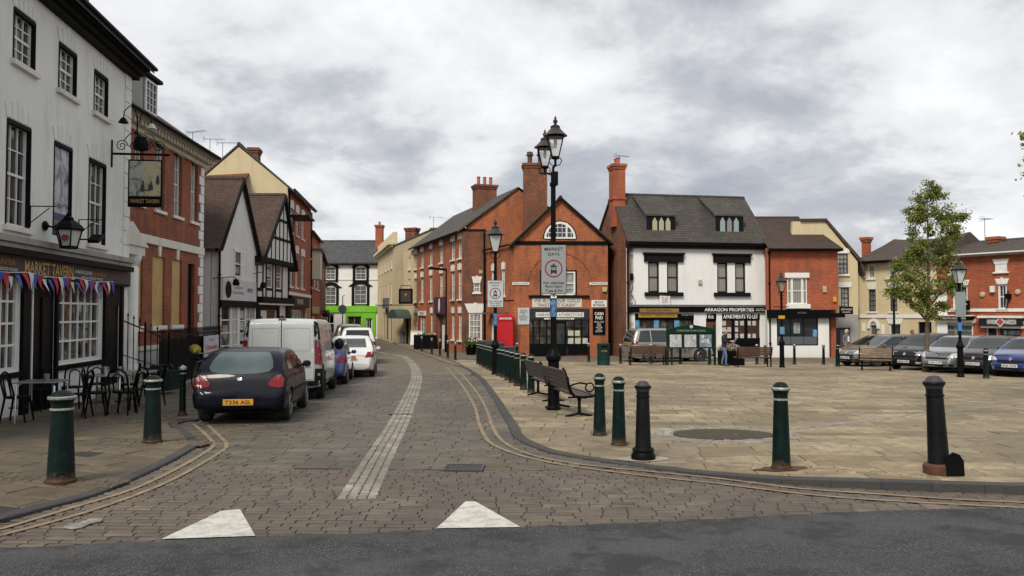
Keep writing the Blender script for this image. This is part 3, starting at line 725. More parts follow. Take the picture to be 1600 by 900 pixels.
# ---- white gabled cottage
Cc, f = bld('gabled_cottage', 'white plastered cottage with steep tiled gable and small paned shop windows', 'cottage', (LX(343, 33), 33), (LX(400, 37.8), 37.8))
U1 = f.len; ze = f.z(343, 376); zr = f.z(374, 281); xm = f.u(374)
zs0, zs1 = f.z(372, 470), f.z(372, 438); print('cottage', U1, ze, zr, xm)
zh = f.z(370, 476)
hw = f.r(366, 374, 391, 432)
shop = [(f.u(343) + .15, f.u(361), .45, zh - .05), (f.u(361) + .05, f.u(372), .45, zh - .05), (f.u(374.5), f.u(384), .3, zh - .05), (f.u(384) + .05, f.u(399), .5, zh - .05)]
wall(f, 0, U1, -.4, ze, shop, M_WHITE3, th=.1)
m = f.mb(); m.prism([(.04, ze), (U1 - .04, ze), (xm, zr - .05)], 0, .35); m.build('gable', M_WHITE3, Cc)
for i, h in enumerate(shop): window(f, h, 5 if i in (1, 3) else 1, 4, .03, gmat=G_ROOM, sash=False, fr=.07, bar=.05)
m = f.mb()
for j in range(4):
    m.box(shop[2][0] + .15, shop[2][1] - .15, .045, .05, .7 + j * .5, .7 + j * .5 + .36)
m.build('window_notices', paint('notice_paper', (.45, .45, .5), .8, var=.5, scale=8), Cc)
wn_ = f.r(364, 374.5, 392, 433); m = f.mb(); m.box(wn_[0], wn_[1], -.02, .0, wn_[2], wn_[3]); 
window(f, wn_, 1, 2, -.035, sill=.06)
m = f.mb(); m.box(wn_[0] - .05, wn_[1] + .05, -.055, .0, wn_[3], wn_[3] + .08); m.build('lintel', M_WPAINT, Cc)
box(f, 'shop_beam', M_BLACKM, -.05, U1 + .1, -.12, -.002, zs0 - .3, zs0 - .02)
sg = box(f, 'shop_sign', paint('sign_white', (.55, .56, .56), .5), .12, U1 - .25, -.1, -.003, zs0, zs1, bevel=.006)
m = f.mb(); m.cyl((.75, -.115, (zs0 + zs1) / 2), (.75, -.101, (zs0 + zs1) / 2), (zs1 - zs0) * .4, n=20); m.build('badge', M_BLACK, sg)
text('Coleshaw\nHairdressing', (zs1 - zs0) * .5, f.M @ Matrix.Translation((2.0, -.103, (zs0 + zs1) / 2)), plain('grey_letters', (.2, .2, .2), .5), sg, width=1.4)
text('envy', (zs1 - zs0) * .3, f.M @ Matrix.Translation((3.6, -.103, (zs0 + zs1) / 2)), plain('purple_letters', (.12, .08, .2), .5), sg, width=.8, bold=.02)
tq = .16
roof_v(f, 'roof', M_TILEY, -.12, 9, [(-.32, ze - .34), (xm, zr + .12), (U1 + .3, ze - .36)])
m = f.mb()   # bargeboards
m.prism([(-.38, ze - .42), (xm, zr + .12), (xm, zr - .08), (-.2, ze - .42)], -.2, -.12); m.prism([(U1 + .3, ze - .42), (xm, zr + .12), (xm, zr - .08), (U1 + .12, ze - .42)], -.2, -.12); m.build('bargeboards', M_BLACKM, Cc)
shell(f, 0, U1, 9, ze, M_WHITE2, right=True, back=True)
downpipe(f, -.08, -.02, -.2, ze - .3); gutter(f, -.4, .1, .0, ze - .38)
m = f.mb(); u_, z_ = f.uw(355, 436, -.3); m.tube([(u_ - .8, -.0, z_ + .0), (u_ - .8, -.4, z_ + .02), (u_ + .1, -.5, z_ + .1)], .02, 5); m.lathe([(.0, .1), (.1, .05), (.16, -.12), (.12, -.2), (0, -.2)], 10, (u_ + .5, -.5, z_ - .05)); m.tube([(u_ + .1, -.5, z_ + .1), (u_ + .5, -.5, z_ + .05)], .02, 5); m.build('sign_light', M_BLACK, Cc)

# ---- timber framed house
Tm, f = bld('timber_house', 'half timbered black and white house with an overhanging tiled gable', 'house', (-12.12, 37.9), (-12.1, 43.3))
U1 = f.len; ze = f.z(404, 402); zr = f.z(433, 307); xm = f.u(433.5); zj = ze - .15
j0 = f.u(402); print('timber', U1, ze, zr, xm)
h1 = f.r(416, 424.5, 412, 450); h2 = f.r(430.5, 439, 414, 452)
zf0 = f.z(425, 476); zf1 = f.z(425, 468)
wall(f, 0, U1, -.4, ze, [h1, h2, (.5, 1.1, .6, zf0 - .5), (1.6, 3.2, .2, zf0 - .3), (3.6, 4.8, .6, zf0 - .5)], plaster('panel_white', (.62, .62, .58), .25), th=.1)
for h in (h1, h2): window(f, h, 1, 3, .03, fr=.07, gmat=G_GREY)
window(f, (.5, 1.1, .6, zf0 - .5), 1, 2, .04); window(f, (3.6, 4.8, .6, zf0 - .5), 2, 2, .04, gmat=G_ROOM)
o = box(f, 'door', paint('brown_blind', (.12, .05, .03), .7), 1.6, 3.2, .08, .12, .2, zf0 - .3)
m = f.mb(); m.prism([(.12, ze), (U1 - .12, ze), (xm, zr - .15)], -.28, .1); m.build('gable', MATS['panel_white'], Tm)
m = f.mb()
m.box(-.35, U1 + .35, -.34, .02, ze - .22, ze + .02)         # jetty beam
for z_ in (ze + (zr - ze) * .33, ze + (zr - ze) * .62):
    k = (z_ - ze) / (zr - ze); m.box(xm * k, U1 - (U1 - xm) * k, -.31, -.28, z_ - .07, z_ + .07)
for i in range(1, 8):
    x = U1 * i / 8; zt = ze + (zr - ze) * (x / xm if x < xm else (U1 - x) / (U1 - xm)); m.box(x - .05, x + .05, -.305, -.28, ze + .02, zt - .05)
for x in (.05, .95, h1[0] - .1, h1[1] + .1, h2[0] - .1, h2[1] + .1, U1 - .1): m.box(x - .07, x + .07, -.03, .0, zf1, ze - .22)
m.box(.12, .88, -.028, .0, ze - 1.6, ze - 1.45)
m.box(h1[0] - .1, h1[1] + .1, -.032, .0, h1[2] - .12, h1[2]); m.box(h2[0] - .1, h2[1] + .1, -.032, .0, h2[2] - .12, h2[2])
m.build('timbers', M_BLACKM, Tm)
m = f.mb(); m.box(-.05, U1, -.35, -.003, zf0 + .08, zf1 + .1); m.build('shop_cornice', M_BLACKM, Tm)
m = f.mb(); m.box(-.05, U1, -.28, -.003, zf0 - .02, zf0 + .06); m.build('shop_canopy', M_WPAINT, Tm)
m = f.mb(); m.box(-.02, .45, -.08, -.003, -.2, zf0 - .04); m.box(3.25, 3.55, -.08, -.003, -.2, zf0 - .04); m.box(4.85, U1, -.08, -.003, -.2, zf0 - .04); m.box(.46, 3.24, -.05, -.003, zf0 - .28, zf0 - .04); m.build('shopfront', M_BLACK, Tm)
roof_v(f, 'roof', M_TILEY, -.36, 8, [(-.35, ze - .3), (xm, zr + .14), (U1 + .35, ze - .3)])
m = f.mb(); m.prism([(-.42, ze - .4), (xm, zr + .14), (xm, zr - .1), (-.2, ze - .4)], -.44, -.36); m.prism([(U1 + .42, ze - .4), (xm, zr + .14), (xm, zr - .1), (U1 + .2, ze - .4)], -.44, -.36); m.build('bargeboards', M_BLACKM, Tm)
shell(f, 0, U1, 8, ze, M_WHITE2)
u_, z_ = f.uw(408, 445, -.3); m = f.mb(); m.tube([(u_ - .3, 0, z_ + .5), (u_ - .1, -.4, z_ + .6), (u_, -.4, z_ + .3)], .02, 5); m.lathe([(0, .15), (.1, .1), (.17, -.15), (0, -.15)], 8, (u_, -.4, z_)); m.build('wall_light', M_BLACK, Tm)

# ---- three storey brick house with the cream gable
B3, f = bld('brick_townhouse', 'three storey red brick townhouse with a tall cream gable end', 'house', (LX(448, 43.5), 43.5), (-13.35, 53))
U1 = f.len; EV = f.z(449, 292); print('b3', EV, U1, f.z(484, 325))
wt = [f.r(452.5, 457, 323, 361), f.r(461, 465.5, 333, 367), f.r(470, 474.5, 340, 374)]
wm = [f.r(452.5, 457, 392, 445), f.r(461, 465.5, 396, 450), f.r(470, 475, 400, 452)]
def avg(L_): a = sum(h[2] for h in L_) / len(L_); b_ = sum(h[3] for h in L_) / len(L_); return [(h[0], h[1], a, b_) for h in L_]
wt, wm = avg(wt), avg(wm); zfz = f.z(460, 460)
gs = [(1.6, 5.2, .7, zfz - .9), (5.7, 6.7, .1, zfz - .7)]
wall(f, 0, U1, -.4, EV, wt + wm + gs, M_BRICKR, th=.12)
for h in wt + wm: window(f, h, 2, 4, .08, gmat=G_GREY, sill=.06, lintel=lintel_key(.42, .08))
window(f, gs[0], 7, 3, .04, gmat=G_ROOM, sash=False, bar=.06)
box(f, 'door', paint('cream_door', (.42, .36, .22), .5), *gs[1][:2], .08, .14, *gs[1][2:])
SFm = box(f, 'shop_fascia', M_BLACK, .2, 7.4, -.25, -.003, zfz - .75, zfz - .1, bevel=.02)
box(f, 'shop_frieze', M_WPAINT, 0, 9, -.12, -.003, zfz - .08, zfz + .1)
text('THE MEWS', .3, f.M @ Matrix.Translation((3.2, -.254, zfz - .42)), M_TWHITE, SFm, width=2.4)
m = f.mb(); m.box(0.1, 1.4, -.06, -.003, -.2, zfz - .76); m.build('shopfront_panel', M_BLACK, B3)
m = f.mb(); m.box(6.9, 7.6, -.08, -.003, -.2, zfz - .76); m.box(8.6, 9, -.08, -.003, -.2, zfz - .09); m.build('stone_pier', M_CREAM2, B3)
# gable end wall facing the square (perpendicular), the ridge parallel with the street
gz = EV + 2.2
pr = [(0, EV), (2.6, EV + 2.15), (6.2, EV - 1.2), (6.2, -.4), (0, -.4)]
m = f.mb(); m.prism([(a, b_) for a, b_ in pr], -.02, .35, 'x'); g_ = m.build('gable_wall', M_CREAM, B3); 
roof_u(f, 'roof', M_SLATED, -.06, U1, [(-.3, EV - .12), (2.6, EV + 2.35), (6.4, EV - 1.2)])
gutter(f, 0, U1, -.36, EV - .1); downpipe(f, .3, -.06, 0, EV - .2); downpipe(f, U1 - .1, -.06, 0, EV - .2)
shell(f, 0, U1, 6.2, EV - 1.3, M_BRICKR, left=False)
m = f.mb(); m.box(.4, 2.8, -1.1, -.05, EV - 1.55, EV - 1.45); m.build('sign_arm', M_BLACK, B3)
chimney(f, 4.2, 2.6, EV + 1.6, EV + 2.9, .9, .5, M_BRICKD, 0)
aerial(f, 'tv_aerial', 'thin tv aerial above the cream gable roof', .3, 4.2, EV + 1.3, 1.3, 1.1, .2)

# ---- a red tiled wing behind the cottage
Wg, fw = bld('rear_wing', 'red tiled rear roof rising behind the white cottage', 'house', (-19.5, 42.3), (LX(372, 42.3), 42.3))
za = fw.z(345, 251, 2.5); zb_ = fw.z(330, 280)
wall(fw, 0, fw.len, -.4, zb_, [], M_BRICKR)
fwroof = roof_u(fw, 'roof', tiles('red_tile_wing_roof', (.15, .045, .026), (.22, .065, .035), 'x', .17, .1, .15), -.2, fw.len + .2, [(-.3, zb_ - .3), (2.5, za), (5, zb_ - .3)])
shell(fw, 0, fw.len, 5, zb_, M_BRICKR)
aerial(fw, 'tv_aerial', 'spiky tv aerial rising beside the georgian roof', 1.5, 2.5, za, 1.6, 1.3, -.4)
aerial(fw, 'tv_aerial', 'single armed tv aerial between the georgian roof and cream gable', 3.2, 2.5, za, 1.0, 1.0, .1)

# ---- lower brick shops
B2, f = bld('brick_shop_house', 'narrow brick house with small cream windows halfway down the street', 'house', (-13.4, 53.1), (LX(500, 62), 62))
U1 = f.len; EV = f.z(481, 355)
ws = avg([f.r(484, 487, 385, 405), f.r(490, 493, 390, 410), f.r(495.5, 498, 394, 412)]); ws2 = avg([f.r(484, 487, 425, 450), f.r(490, 493, 427, 450), f.r(495.5, 498, 430, 452)])
wall(f, 0, U1, -.4, EV, ws + ws2 + [(1, 4, .6, 2.3), (5, 6, .1, 2.3)], M_BRICKR)
for h in ws + ws2: window(f, h, 1, 2, .06, gmat=G_GREY, lintel=lintel_key(.3, .1, plaster('cream_stone', (.42, .33, .18), .3)), sill=.08)
window(f, (1, 4, .6, 2.3), 4, 2, .05, gmat=G_ROOM); box(f, 'door', MATS['cream_door'], 5, 6, .1, .15, .1, 2.3)
o = box(f, 'shop_fascia', MATS['cream_stone'], .3, 6.5, -.15, -.003, 2.5, 3.0)
box(f, 'oriel', plaster('cream_oriel', (.62, .57, .42), .3), .5, 2.4, -.6, -.003, EV - 3.2, EV - 1.3); window(f, (.7, 2.2, EV - 2.9, EV - 1.5), 3, 2, -.58, sash=False); box(f, 'oriel_roof', M_LEAD, .35, 2.55, -.75, -.003, EV - 1.297, EV - 1.15)
roof_u(f, 'roof', M_SLATED, 0, U1, [(-.25, EV), (3, EV + 1.5), (6, EV)]); shell(f, 0, U1, 6, EV, M_BRICKD)
chimney(f, 1.2, 2.2, EV + .6, EV + 2.1, .7, .5, M_BRICKR, 2, .1, .3)
for k in (0, 1, 2):
    p = f.pt(6.8 + k * .9, -.5, 2.5); hb = empty('hanging_basket', p, 0, ['hanging basket of dry brown flowers, nearest one on the brick shop', 'hanging basket of dry brown flowers, middle one on the brick shop', 'hanging basket of dry brown flowers, farthest one on the brick shop'][k], 'basket', 'hanging baskets on the brick shop')
    m = MB(); m.lathe([(.02, -.25), (.15, -.2), (.22, 0), (0, 0)], 10); m.build('bowl', M_BLACKM, hb, smooth=50)
    m = MB()
    for _ in range(60):
        a = rnd.uniform(0, 6.28); r_ = rnd.uniform(0, .32); z_ = rnd.uniform(-.15, .25); m.box(r_ * math.cos(a) - .03, r_ * math.cos(a) + .03, r_ * math.sin(a) - .03, r_ * math.sin(a) + .03, z_, z_ + .05, M=None)
    m.build('flowers', paint('dry_flowers', (.14, .05, .03), .8, var=.6, scale=20), hb)
B1, f = bld('dark_brick_house', 'dark brick end house at the far left of the street', 'house', (LX(500.5, 62.3), 62.3), (LX(509, 79), 79))
U1 = f.len; EV = f.z(503, 400); wall(f, 0, U1, -.4, EV, avg([f.r(502.5, 503.5, 415, 440), f.r(505, 506.3, 418, 440)]) + [(3, 6, .6, 2.4)], M_BRICKD)
for h in avg([f.r(502.5, 503.5, 415, 440), f.r(505, 506.3, 418, 440)]): window(f, h, 2, 2, .06)
window(f, (3, 6, .6, 2.4), 3, 1, .05, gmat=G_ROOM)
roof_u(f, 'roof', M_SLATED, 0, U1, [(-.3, EV), (3, EV + 1.4), (6, EV)]); shell(f, 0, U1, 6, EV, M_BRICKD)

# ============================================================ FAR END
Wf, f = bld('far_white_house', 'white house with black arched window surrounds and a bright green shopfront closing the street', 'house', (LX(478, 84), 84), (LX(590, 84), 84), zb=zg(84))
U1 = f.len; EV = f.z(550, 414); zR = f.z(550, 376, 3.5)
w2 = [f.r(508, 524, 417, 438), f.r(555, 572, 417, 438)]; w1 = [f.r(508, 525, 448, 475), f.r(553.5, 573, 446, 475)]
zg1 = f.z(550, 478); zg0 = f.z(550, 488)
gsh = [f.r(508, 522, 490, 506), f.r(543, 565, 494, 510), f.r(572, 582, 497, 530), (1.5, 3, .4, zg0 - .3)]
w2 += [(h[0] - 3.2, h[1] - 3.2, h[2], h[3]) for h in w2[:1]]
wall(f, -8, U1, -.4, EV, w2 + w1 + gsh, M_WHITE2)
def surround(h, ears=.25, head=.35):
    m = f.mb(); a, b_, c, d = h; cx = (a + b_) / 2; n = 10; e_ = .28
    arch = [(cx + (b_ - a) / 2 * math.cos(math.pi * k / n), d - .12 + .3 * math.sin(math.pi * k / n)) for k in range(n + 1)]
    m.box(a - e_, a, -.06, .0, c - .2, d); m.box(b_, b_ + e_, -.06, .0, c - .2, d); m.box(a, b_, -.08, .0, c - .12, c - .003)
    m.prism([(b_ + e_ + ears * .6, d - .1)] + [(cx + (x - cx) * 1.35, z_ + head) for x, z_ in arch] + [(a - e_ - ears * .6, d - .1), (a, d - .1)] + [(x, z_ - .05) for x, z_ in arch[::-1]] , -.065, 0); m.build('window_surround', M_BLACKM, f.root)
for h in w2: window(f, h, 2, 4, .06, fr=.08, gmat=G_GREY); surround(h)
for h in w1: window(f, h, 2, 4, .06, fr=.08, gmat=G_GREY); surround(h, .6, .3)
for h in gsh[:2] + gsh[3:]: window(f, h, 2, 1, .1, gmat=G_ROOM, sash=False)
window(f, gsh[2], 2, 1, .1, gmat=G_DARK, sash=False, fr=.12)
m = f.mb(); m.box(-8, U1, -.06, 0, f.z(550, 437.5), f.z(550, 436)); m.build('string_course', M_WPAINT, Wf)
GRN = paint('bright_green_paint', (.16, .50, .015), .5, var=.1)
fg = box(f, 'green_fascia', GRN, f.u(507), f.u(589), -.15, -.003, zg0, zg1); text('CRUSTYS', .4, f.M @ Matrix.Translation((f.u(560), -.154, (zg0 + zg1) / 2)), plain('lime_letters', (.35, .6, .2), .5), fg, width=1.6)
m = f.mb(); z_ = zg0 - .003
ua, ub = f.u(540), f.u(587)
m.box(ua, gsh[1][0], -.1, 0, .0, z_); m.box(gsh[1][1], gsh[2][0], -.1, 0, 0, z_); m.box(gsh[2][1], ub, -.1, 0, 0, z_); m.box(gsh[1][0], gsh[1][1], -.1, 0, gsh[1][3], z_); m.box(gsh[1][0], gsh[1][1], -.1, 0, 0, gsh[1][2]); m.box(gsh[2][0], gsh[2][1], -.1, 0, gsh[2][3], z_)
m.build('green_shopfront', GRN, Wf)
box(f, 'eaves', M_BLACKM, -8, U1 + .2, -.35, 0, EV, EV + .28)
roof_u(f, 'roof', M_SLATE, -8, U1 + .05, [(-.4, EV + .25), (3.6, zR), (8, EV)])
shell(f, -8, U1, 8, EV, M_WHITE2)
chimney(f, f.u(586), 2.6, EV + .6, f.z(586, 352, 2.6), .75, 1.0, M_BRICKR, 1, .14, .4)

Ca, f = bld('cream_parapet_house', 'three storey cream house with parapet cornice beside the green shop', 'house', (LX(590, 83), 83), (LX(614, 68), 68), zb=zg(80))
U1 = f.len; EV = f.z(600, 394); print('cream A', U1, EV)
def lev(p0, p1, n, za, zb_, ww=.75, s=.6):
    return [(p0 + (p1 - p0) * i / (n - 1) - ww / 2, p0 + (p1 - p0) * i / (n - 1) + ww / 2, za, zb_) for i in range(n)]
z2 = f.z(604, 423), f.z(604, 408); z1 = f.z(604, 474), f.z(604, 445)
w2 = lev(f.u(593), f.u(611.5), 5, *z2); w1 = lev(f.u(593), f.u(611.5), 5, *z1)
d_ = [(U1 - 9, U1 - 7.5, .1, 2.6), (U1 - 6.4, U1 - 4, .1, 2.9), (U1 - 2.6, U1 - 1, .1, 2.6)]
wall(f, 0, U1, -.4, EV, w2 + w1 + d_, M_CREAM2)
for h in w2 + w1: window(f, h, 2, 3, .08, gmat=G_GREY, sill=.1)
for h, c in zip(d_, ((.10, .02, .02), (.03, .06, .16), (.05, .04, .03))): box(f, 'door', paint('door_%d' % int(c[2] * 100), c, .5), h[0], h[1], .1, .15, h[2], h[3])
m = f.mb(); m.box(0, U1 + .3, -.45, .0, EV, EV + .22); m.box(0, U1 + .15, -.25, .0, EV - .2, EV - .003); m.box(0, U1 + .05, 0, .35, EV, EV + 1.1); m.build('parapet', plaster('parapet_cream', (.62, .52, .33), .2), Ca)
box(f, 'shop_fascia', M_LEAD, U1 - 6.6, U1 - 3.4, -.3, -.003, 2.95, 3.9)
shell(f, 0, U1, 8, EV, M_CREAM2)
Gf = Face(Ca, (LX(614, 68), 68), (LX(688, 66.5), 66.5)); f = Gf
zt = [f.z(615, 386), f.z(675, 360)]
m = f.mb(); m.prism([(0.02, -.4), (f.len, -.4), (f.len, zt[1]), (f.len * .82, zt[1]), (0.02, zt[0])], .0, .3); m.build('end_wall', plaster('stained_cream', (.36, .31, .20), .6, (.12, .1, .07)), Ca)
m = f.mb(); m.prism([(0, zt[0]), (f.len * .82, zt[1]), (f.len, zt[1]), (f.len, zt[1] + .15), (f.len * .82, zt[1] + .15), (0, zt[0] + .15)], -.05, 8); m.build('roof', M_SLATED, Ca)
chimney(f, f.u(631), 1.5, zt[0] - .5, f.z(631, 357, 1.5), .95, .8, M_BRICKD, 0); chimney(f, f.u(673), 1.5, zt[1], f.z(673, 357, 1.5), 1.0, .8, M_BRICKD, 0)
aerial(f, 'tv_aerial', 'tall tv aerial above the cream house behind the brick terrace', f.u(665), 1.5, zt[1], 1.3, 1.2, .3)
# narrow pale front between
Cb, f = bld('pale_narrow_house', 'narrow pale cream house squeezed against the brick terrace', 'house', (LX(630.5, 67), 67), (LX(646, 64.6), 64.6), zb=zg(60))
EV = f.z(640, 392); hs = [f.r(638, 641, 402, 421), f.r(637.5, 641, 436, 455)]
wall(f, 0, f.len, -.4, EV, hs + [(f.len * .3, f.len * .8, .1, 2.1)], M_CREAM2)
for h in hs: window(f, h, 2, 4, .08, gmat=G_GREY, sill=.1)
box(f, 'door', MATS['cream_door'], f.len * .3, f.len * .8, .1, .15, .1, 2.1); shell(f, 0, f.len, 4, EV, M_CREAM2, left=True)
# green shop awning and hanging pub sign
p = f.pt(f.len * .35, -.35, 0)
e = empty('shop_awning', (p.x, p.y, zg(60)), f.ang, 'dark green rounded awning over the narrow house door', 'awning')
m = MB(); m.prism([(1.3 * math.cos(math.pi * k / 12), 2.1 + .75 * math.sin(math.pi * k / 12)) for k in range(13)], -.9, .3, 'y'); m.build('canvas', paint('awning_green', (.035, .06, .045), .7), e, smooth=40)
m = MB(); m.tube([(.6, .2, 0), (.6, .2, 2.2)], .1, 8); m.build('post', M_BLACK, e)
pS = at(634, 463, 63); e = empty('hanging_sign', pS, 0, 'dark square pub sign hanging on the cream wall at the far end', 'sign')
m = MB(); m.box(-.55, .55, -.04, .04, -.6, .6); m.box(-2.4, .8, -.02, .02, -.72, -.66); m.tube([(-.4, 0, .6), (-.4, 0, .85), (.4, 0, .85), (.4, 0, .6)], .03, 5); m.build('sign_board', M_BLACK, e)
m = MB(); m.box(-.4, .4, -.05, .05, -.45, .45); m.build('panel', paint('sign_brown', (.045, .03, .022), .5), e); m = MB(); m.lathe([(.12, -.25), (.2, 0), (.24, .2), (0, .22)], 10, (0, -.0, 0), M=Matrix.Diagonal((1, .25, 1, 1))); m.build('painted_head', paint('sign_tan', (.3, .25, .16), .6), e)
# ============================================================ MIDDLE BLOCK
# ---- three storey brick terrace: street front plus a side wall facing the square
Tr, f = bld('brick_terrace', 'long three storey brick terrace with white keystone windows down the street', 'house', (LX(645.5, 65.1), 65.1), (LX(722, 51), 51), zb=zg(55))
U1 = f.len; EV = f.z(690, 372); print('terrace', EV, U1)
hi = [(649, 654, 414, 449), (659, 664, 411, 447), (666, 670, 409, 446), (671.5, 676.5, 406, 444), (687, 692, 400, 409 + 28), (704.5, 710, 394, 433), (715, 720.5, 391, 430)]
def px(x, y): return 580 + x / 3.158, 220 + y / 3.158
top = [f.r(*px(a, 0)[:1], px(b_, 0)[0], px(0, c)[1], px(0, d)[1]) for a, b_, c, d in ((212, 224, 562, 626), (244, 257, 550, 620), (287, 301, 532, 608), (337, 353, 512, 592), (394, 411, 498, 605), (428, 445, 486, 595))]
top = avg(top)
midw = avg([f.r(px(a, 0)[0], px(b_, 0)[0], px(0, c)[1], px(0, d)[1]) for a, b_, c, d in ((212, 224, 678, 795), (244, 257, 672, 790), (287, 301, 662, 790), (337, 353, 650, 790), (394, 411, 650, 785), (428, 445, 642, 782))])
low = [f.r(*v_) for v_ in ((647, 652, 492, 526), (672.5, 676, 489, 525), (705.5, 710, 488, 529), (716, 721, 488, 531))]
low = avg(low)
dd = [f.r(657, 664.5, 494, 526), f.r(684, 695, 492, 542)]
dd = [(dd[0][0], dd[0][1], .5, dd[0][3]), (dd[1][0], dd[1][1], .05, dd[1][3])]
wall(f, 0, U1, -.4, EV, top + midw + low + dd, M_BRICKO, th=.16)
for h in top + midw + low: window(f, h, 2, 4, .1, gmat=G_GREY, sill=.1, sillmat=M_WPAINT, lintel=lintel_key(.38, .09))
window(f, dd[0], 2, 4, .06, gmat=G_ROOM, sash=False); sb = box(f, 'shop_sign', M_WPAINT, dd[0][0] - .5, dd[0][1] + .3, -.1, -.003, dd[0][3] + .05, dd[0][3] + .4)
text('CAFE BAR', .2, f.M @ Matrix.Translation(((dd[0][0] + dd[0][1]) / 2, -.105, dd[0][3] + .22)), M_TBLACK, sb, width=1.3)
box(f, 'red_door', paint('red_door', (.3, .01, .01), .5), dd[0][0] - .6, dd[0][0] - .02, -.03, -.003, .1, dd[0][3])
o = box(f, 'door', M_WPAINT, (dd[1][0] + dd[1][1]) / 2 - .05, dd[1][1] - .1, .08, .14, .05, dd[1][3] - .7); box(f, 'door_glass', G_ROOM, dd[1][0] + .05, (dd[1][0] + dd[1][1]) / 2 - .06, .12, .15, .05, dd[1][3], o); box(f, 'fanlight', G_GREY, (dd[1][0] + dd[1][1]) / 2, dd[1][1] - .05, .12, .15, dd[1][3] - .6, dd[1][3], o)
pf = box(f, 'purple_fascia', paint('purple_paint', (.06, .02, .045), .6), dd[1][0] - .6, dd[1][1] + .4, -.15, -.003, dd[1][3] + .05, dd[1][3] + 1.25)
m = f.mb(); c = (dd[1][0] + dd[1][1]) / 2; m.prism([(c + .22 * math.cos(k * .5236), dd[1][3] + .65 + .5 * math.sin(k * .5236)) for k in range(12)], -.17, -.15); m.build('oval_badge', M_WPAINT, pf)
box(f, 'door_pier', M_BRICKD, dd[1][0] - .55, dd[1][0] - .02, -.05, -.003, 0, dd[1][3])
roofTh = 1
zap = Vector((0, 0, 0))
Sf = Face(Tr, (LX(722, 51), 51), (LX(809, 51), 51)); f2 = Sf
za = f2.z(809, 295); uR = f2.u(809); u759 = f2.u(759)
sw = f2.r(750, 757, 444, 458) if 0 else f2.r(*[580 + 505 / 3.158, 580 + 537 / 3.158], 220 + 702 / 3.158, 220 + 748 / 3.158)
gwn = f2.r(732.5, 753, 489, 531)
wall(f2, 0.0, u759 + .6, -.4, EV, [sw, gwn], M_BRICKD, th=.12)
window(f2, sw, 2, 2, .06, gmat=G_NET, sill=.08, sillmat=M_WPAINT, lintel=lintel_key(.42, .12)); window(f2, gwn, 3, 4, .06, gmat=G_NET, sill=.12, sillmat=M_WPAINT, fr=.1, bar=.04, lintel=lintel_key(.6, .28))
m = f2.mb(); m.prism([(0.02, EV + .003), (uR * 1.0, za), (uR * 1.9, EV), (uR * 1.9, 1), (u759 + .61, 1), (u759 + .61, EV + .003)], 0, .3); m.build('side_gable', M_BRICKO, Tr)
m = f2.mb(); m.box(-.05, u759, -.05, .0, EV - .02, EV + .08); m.build('string_course', M_BLACKM, Tr)
downpipe(f2, u759 - .1, -.06, -.1, EV - .1); box(f2, 'nameplate', MATS['cream_stone'], f2.u(748), f2.u(754), -.02, -.002, f2.z(751, 427), f2.z(751, 422))
# roof: ridge runs back from the gable, over the street front
Rf = Face(Tr, (LX(722, 51), 51), (LX(645.5, 65.1), 65.1))
m = f.mb()
gA = f.W.inverted() @ Vector((*Sf.pt(uR, 0, 0).to_2d(), 0)); uS = gA.x; vR = gA.y; print('ridge v', vR, uS, za)
m.face([(-.0, -.35, EV - .02), (U1 + .1, -.35, EV - .02), (uS + .1, vR, za + .12), (-.0, vR, za + .12)])
m.face([(-.0, -.35, EV - .14), (U1 + .1, -.35, EV - .14), (uS + .1, vR, za), (-.0, vR, za)])
m.face([(U1 + .1, -.35, EV - .02), (U1 + .1, -.35, EV - .14), (uS + .1, vR, za), (uS + .1, vR, za + .12)])
m.face([(0, -.35, EV - .02), (0, -.35, EV - .14), (U1 + .1, -.35, EV - .14), (U1 + .1, -.35, EV - .02)])
m.face([(0, vR, za + .12), (uS + .1, vR, za + .12), (uS + 2.5, vR * 2, EV), (0, vR * 2, EV)])
m.build('roof', M_SLATED, Tr, weld=False)
gutter(f, 0, U1 + .1, -.4, EV - .08)
m = f.mb(); m.box(0, .3, .3, vR * 2, -.4, EV); m.face([(.01, 0, EV), (.01, vR, za), (.01, vR * 2, EV)]); m.build('end_wall', M_BRICKD, Tr)
uc = f.u(757, 4.2); chimney(f, f.u(757, vR - .3), vR - .3, EV + .8, f.z(757, 290, vR - .3), 1.0, 1.5, M_BRICKD, 3, .14, .62)

# ---- the corner shop with the big arch
yH = 46.3
Hw, f = bld('corner_shop', 'orange brick corner shop with blind arch, half round gable window and dark jeweller shopfront', 'shop', (LX(803, yH), yH), (LX(950, yH + .25), yH + .25), zb=zg(46))
U1 = f.len; EV = f.z(870, 379); ze = f.z(950, 376); za = f.z(876, 311); um = f.u(876); print('corner', U1, EV, za, um)
sh0, sh1 = f.z(870, 545), f.z(870, 482)
shop = (f.u(827), f.u(921), sh0 * 0 + .05, sh1)
ven = f.r(846, 899, 424, 461)
wall(f, 0, U1, -.4, EV, [shop, ven], M_BRICKO, th=.14)
m = f.mb(); m.prism([(0, EV), (U1, EV), (um, za)], 0, .35); m.build('gable', M_BRICKO, Hw)
m = f.mb(); m.box(-.04, U1 + .04, -.08, .0, EV - .02, EV + .08); m.box(-.02, U1 + .02, -.04, .0, EV - .14, EV - .022)
m.build('brick_corbel', M_BLACKM, Hw)
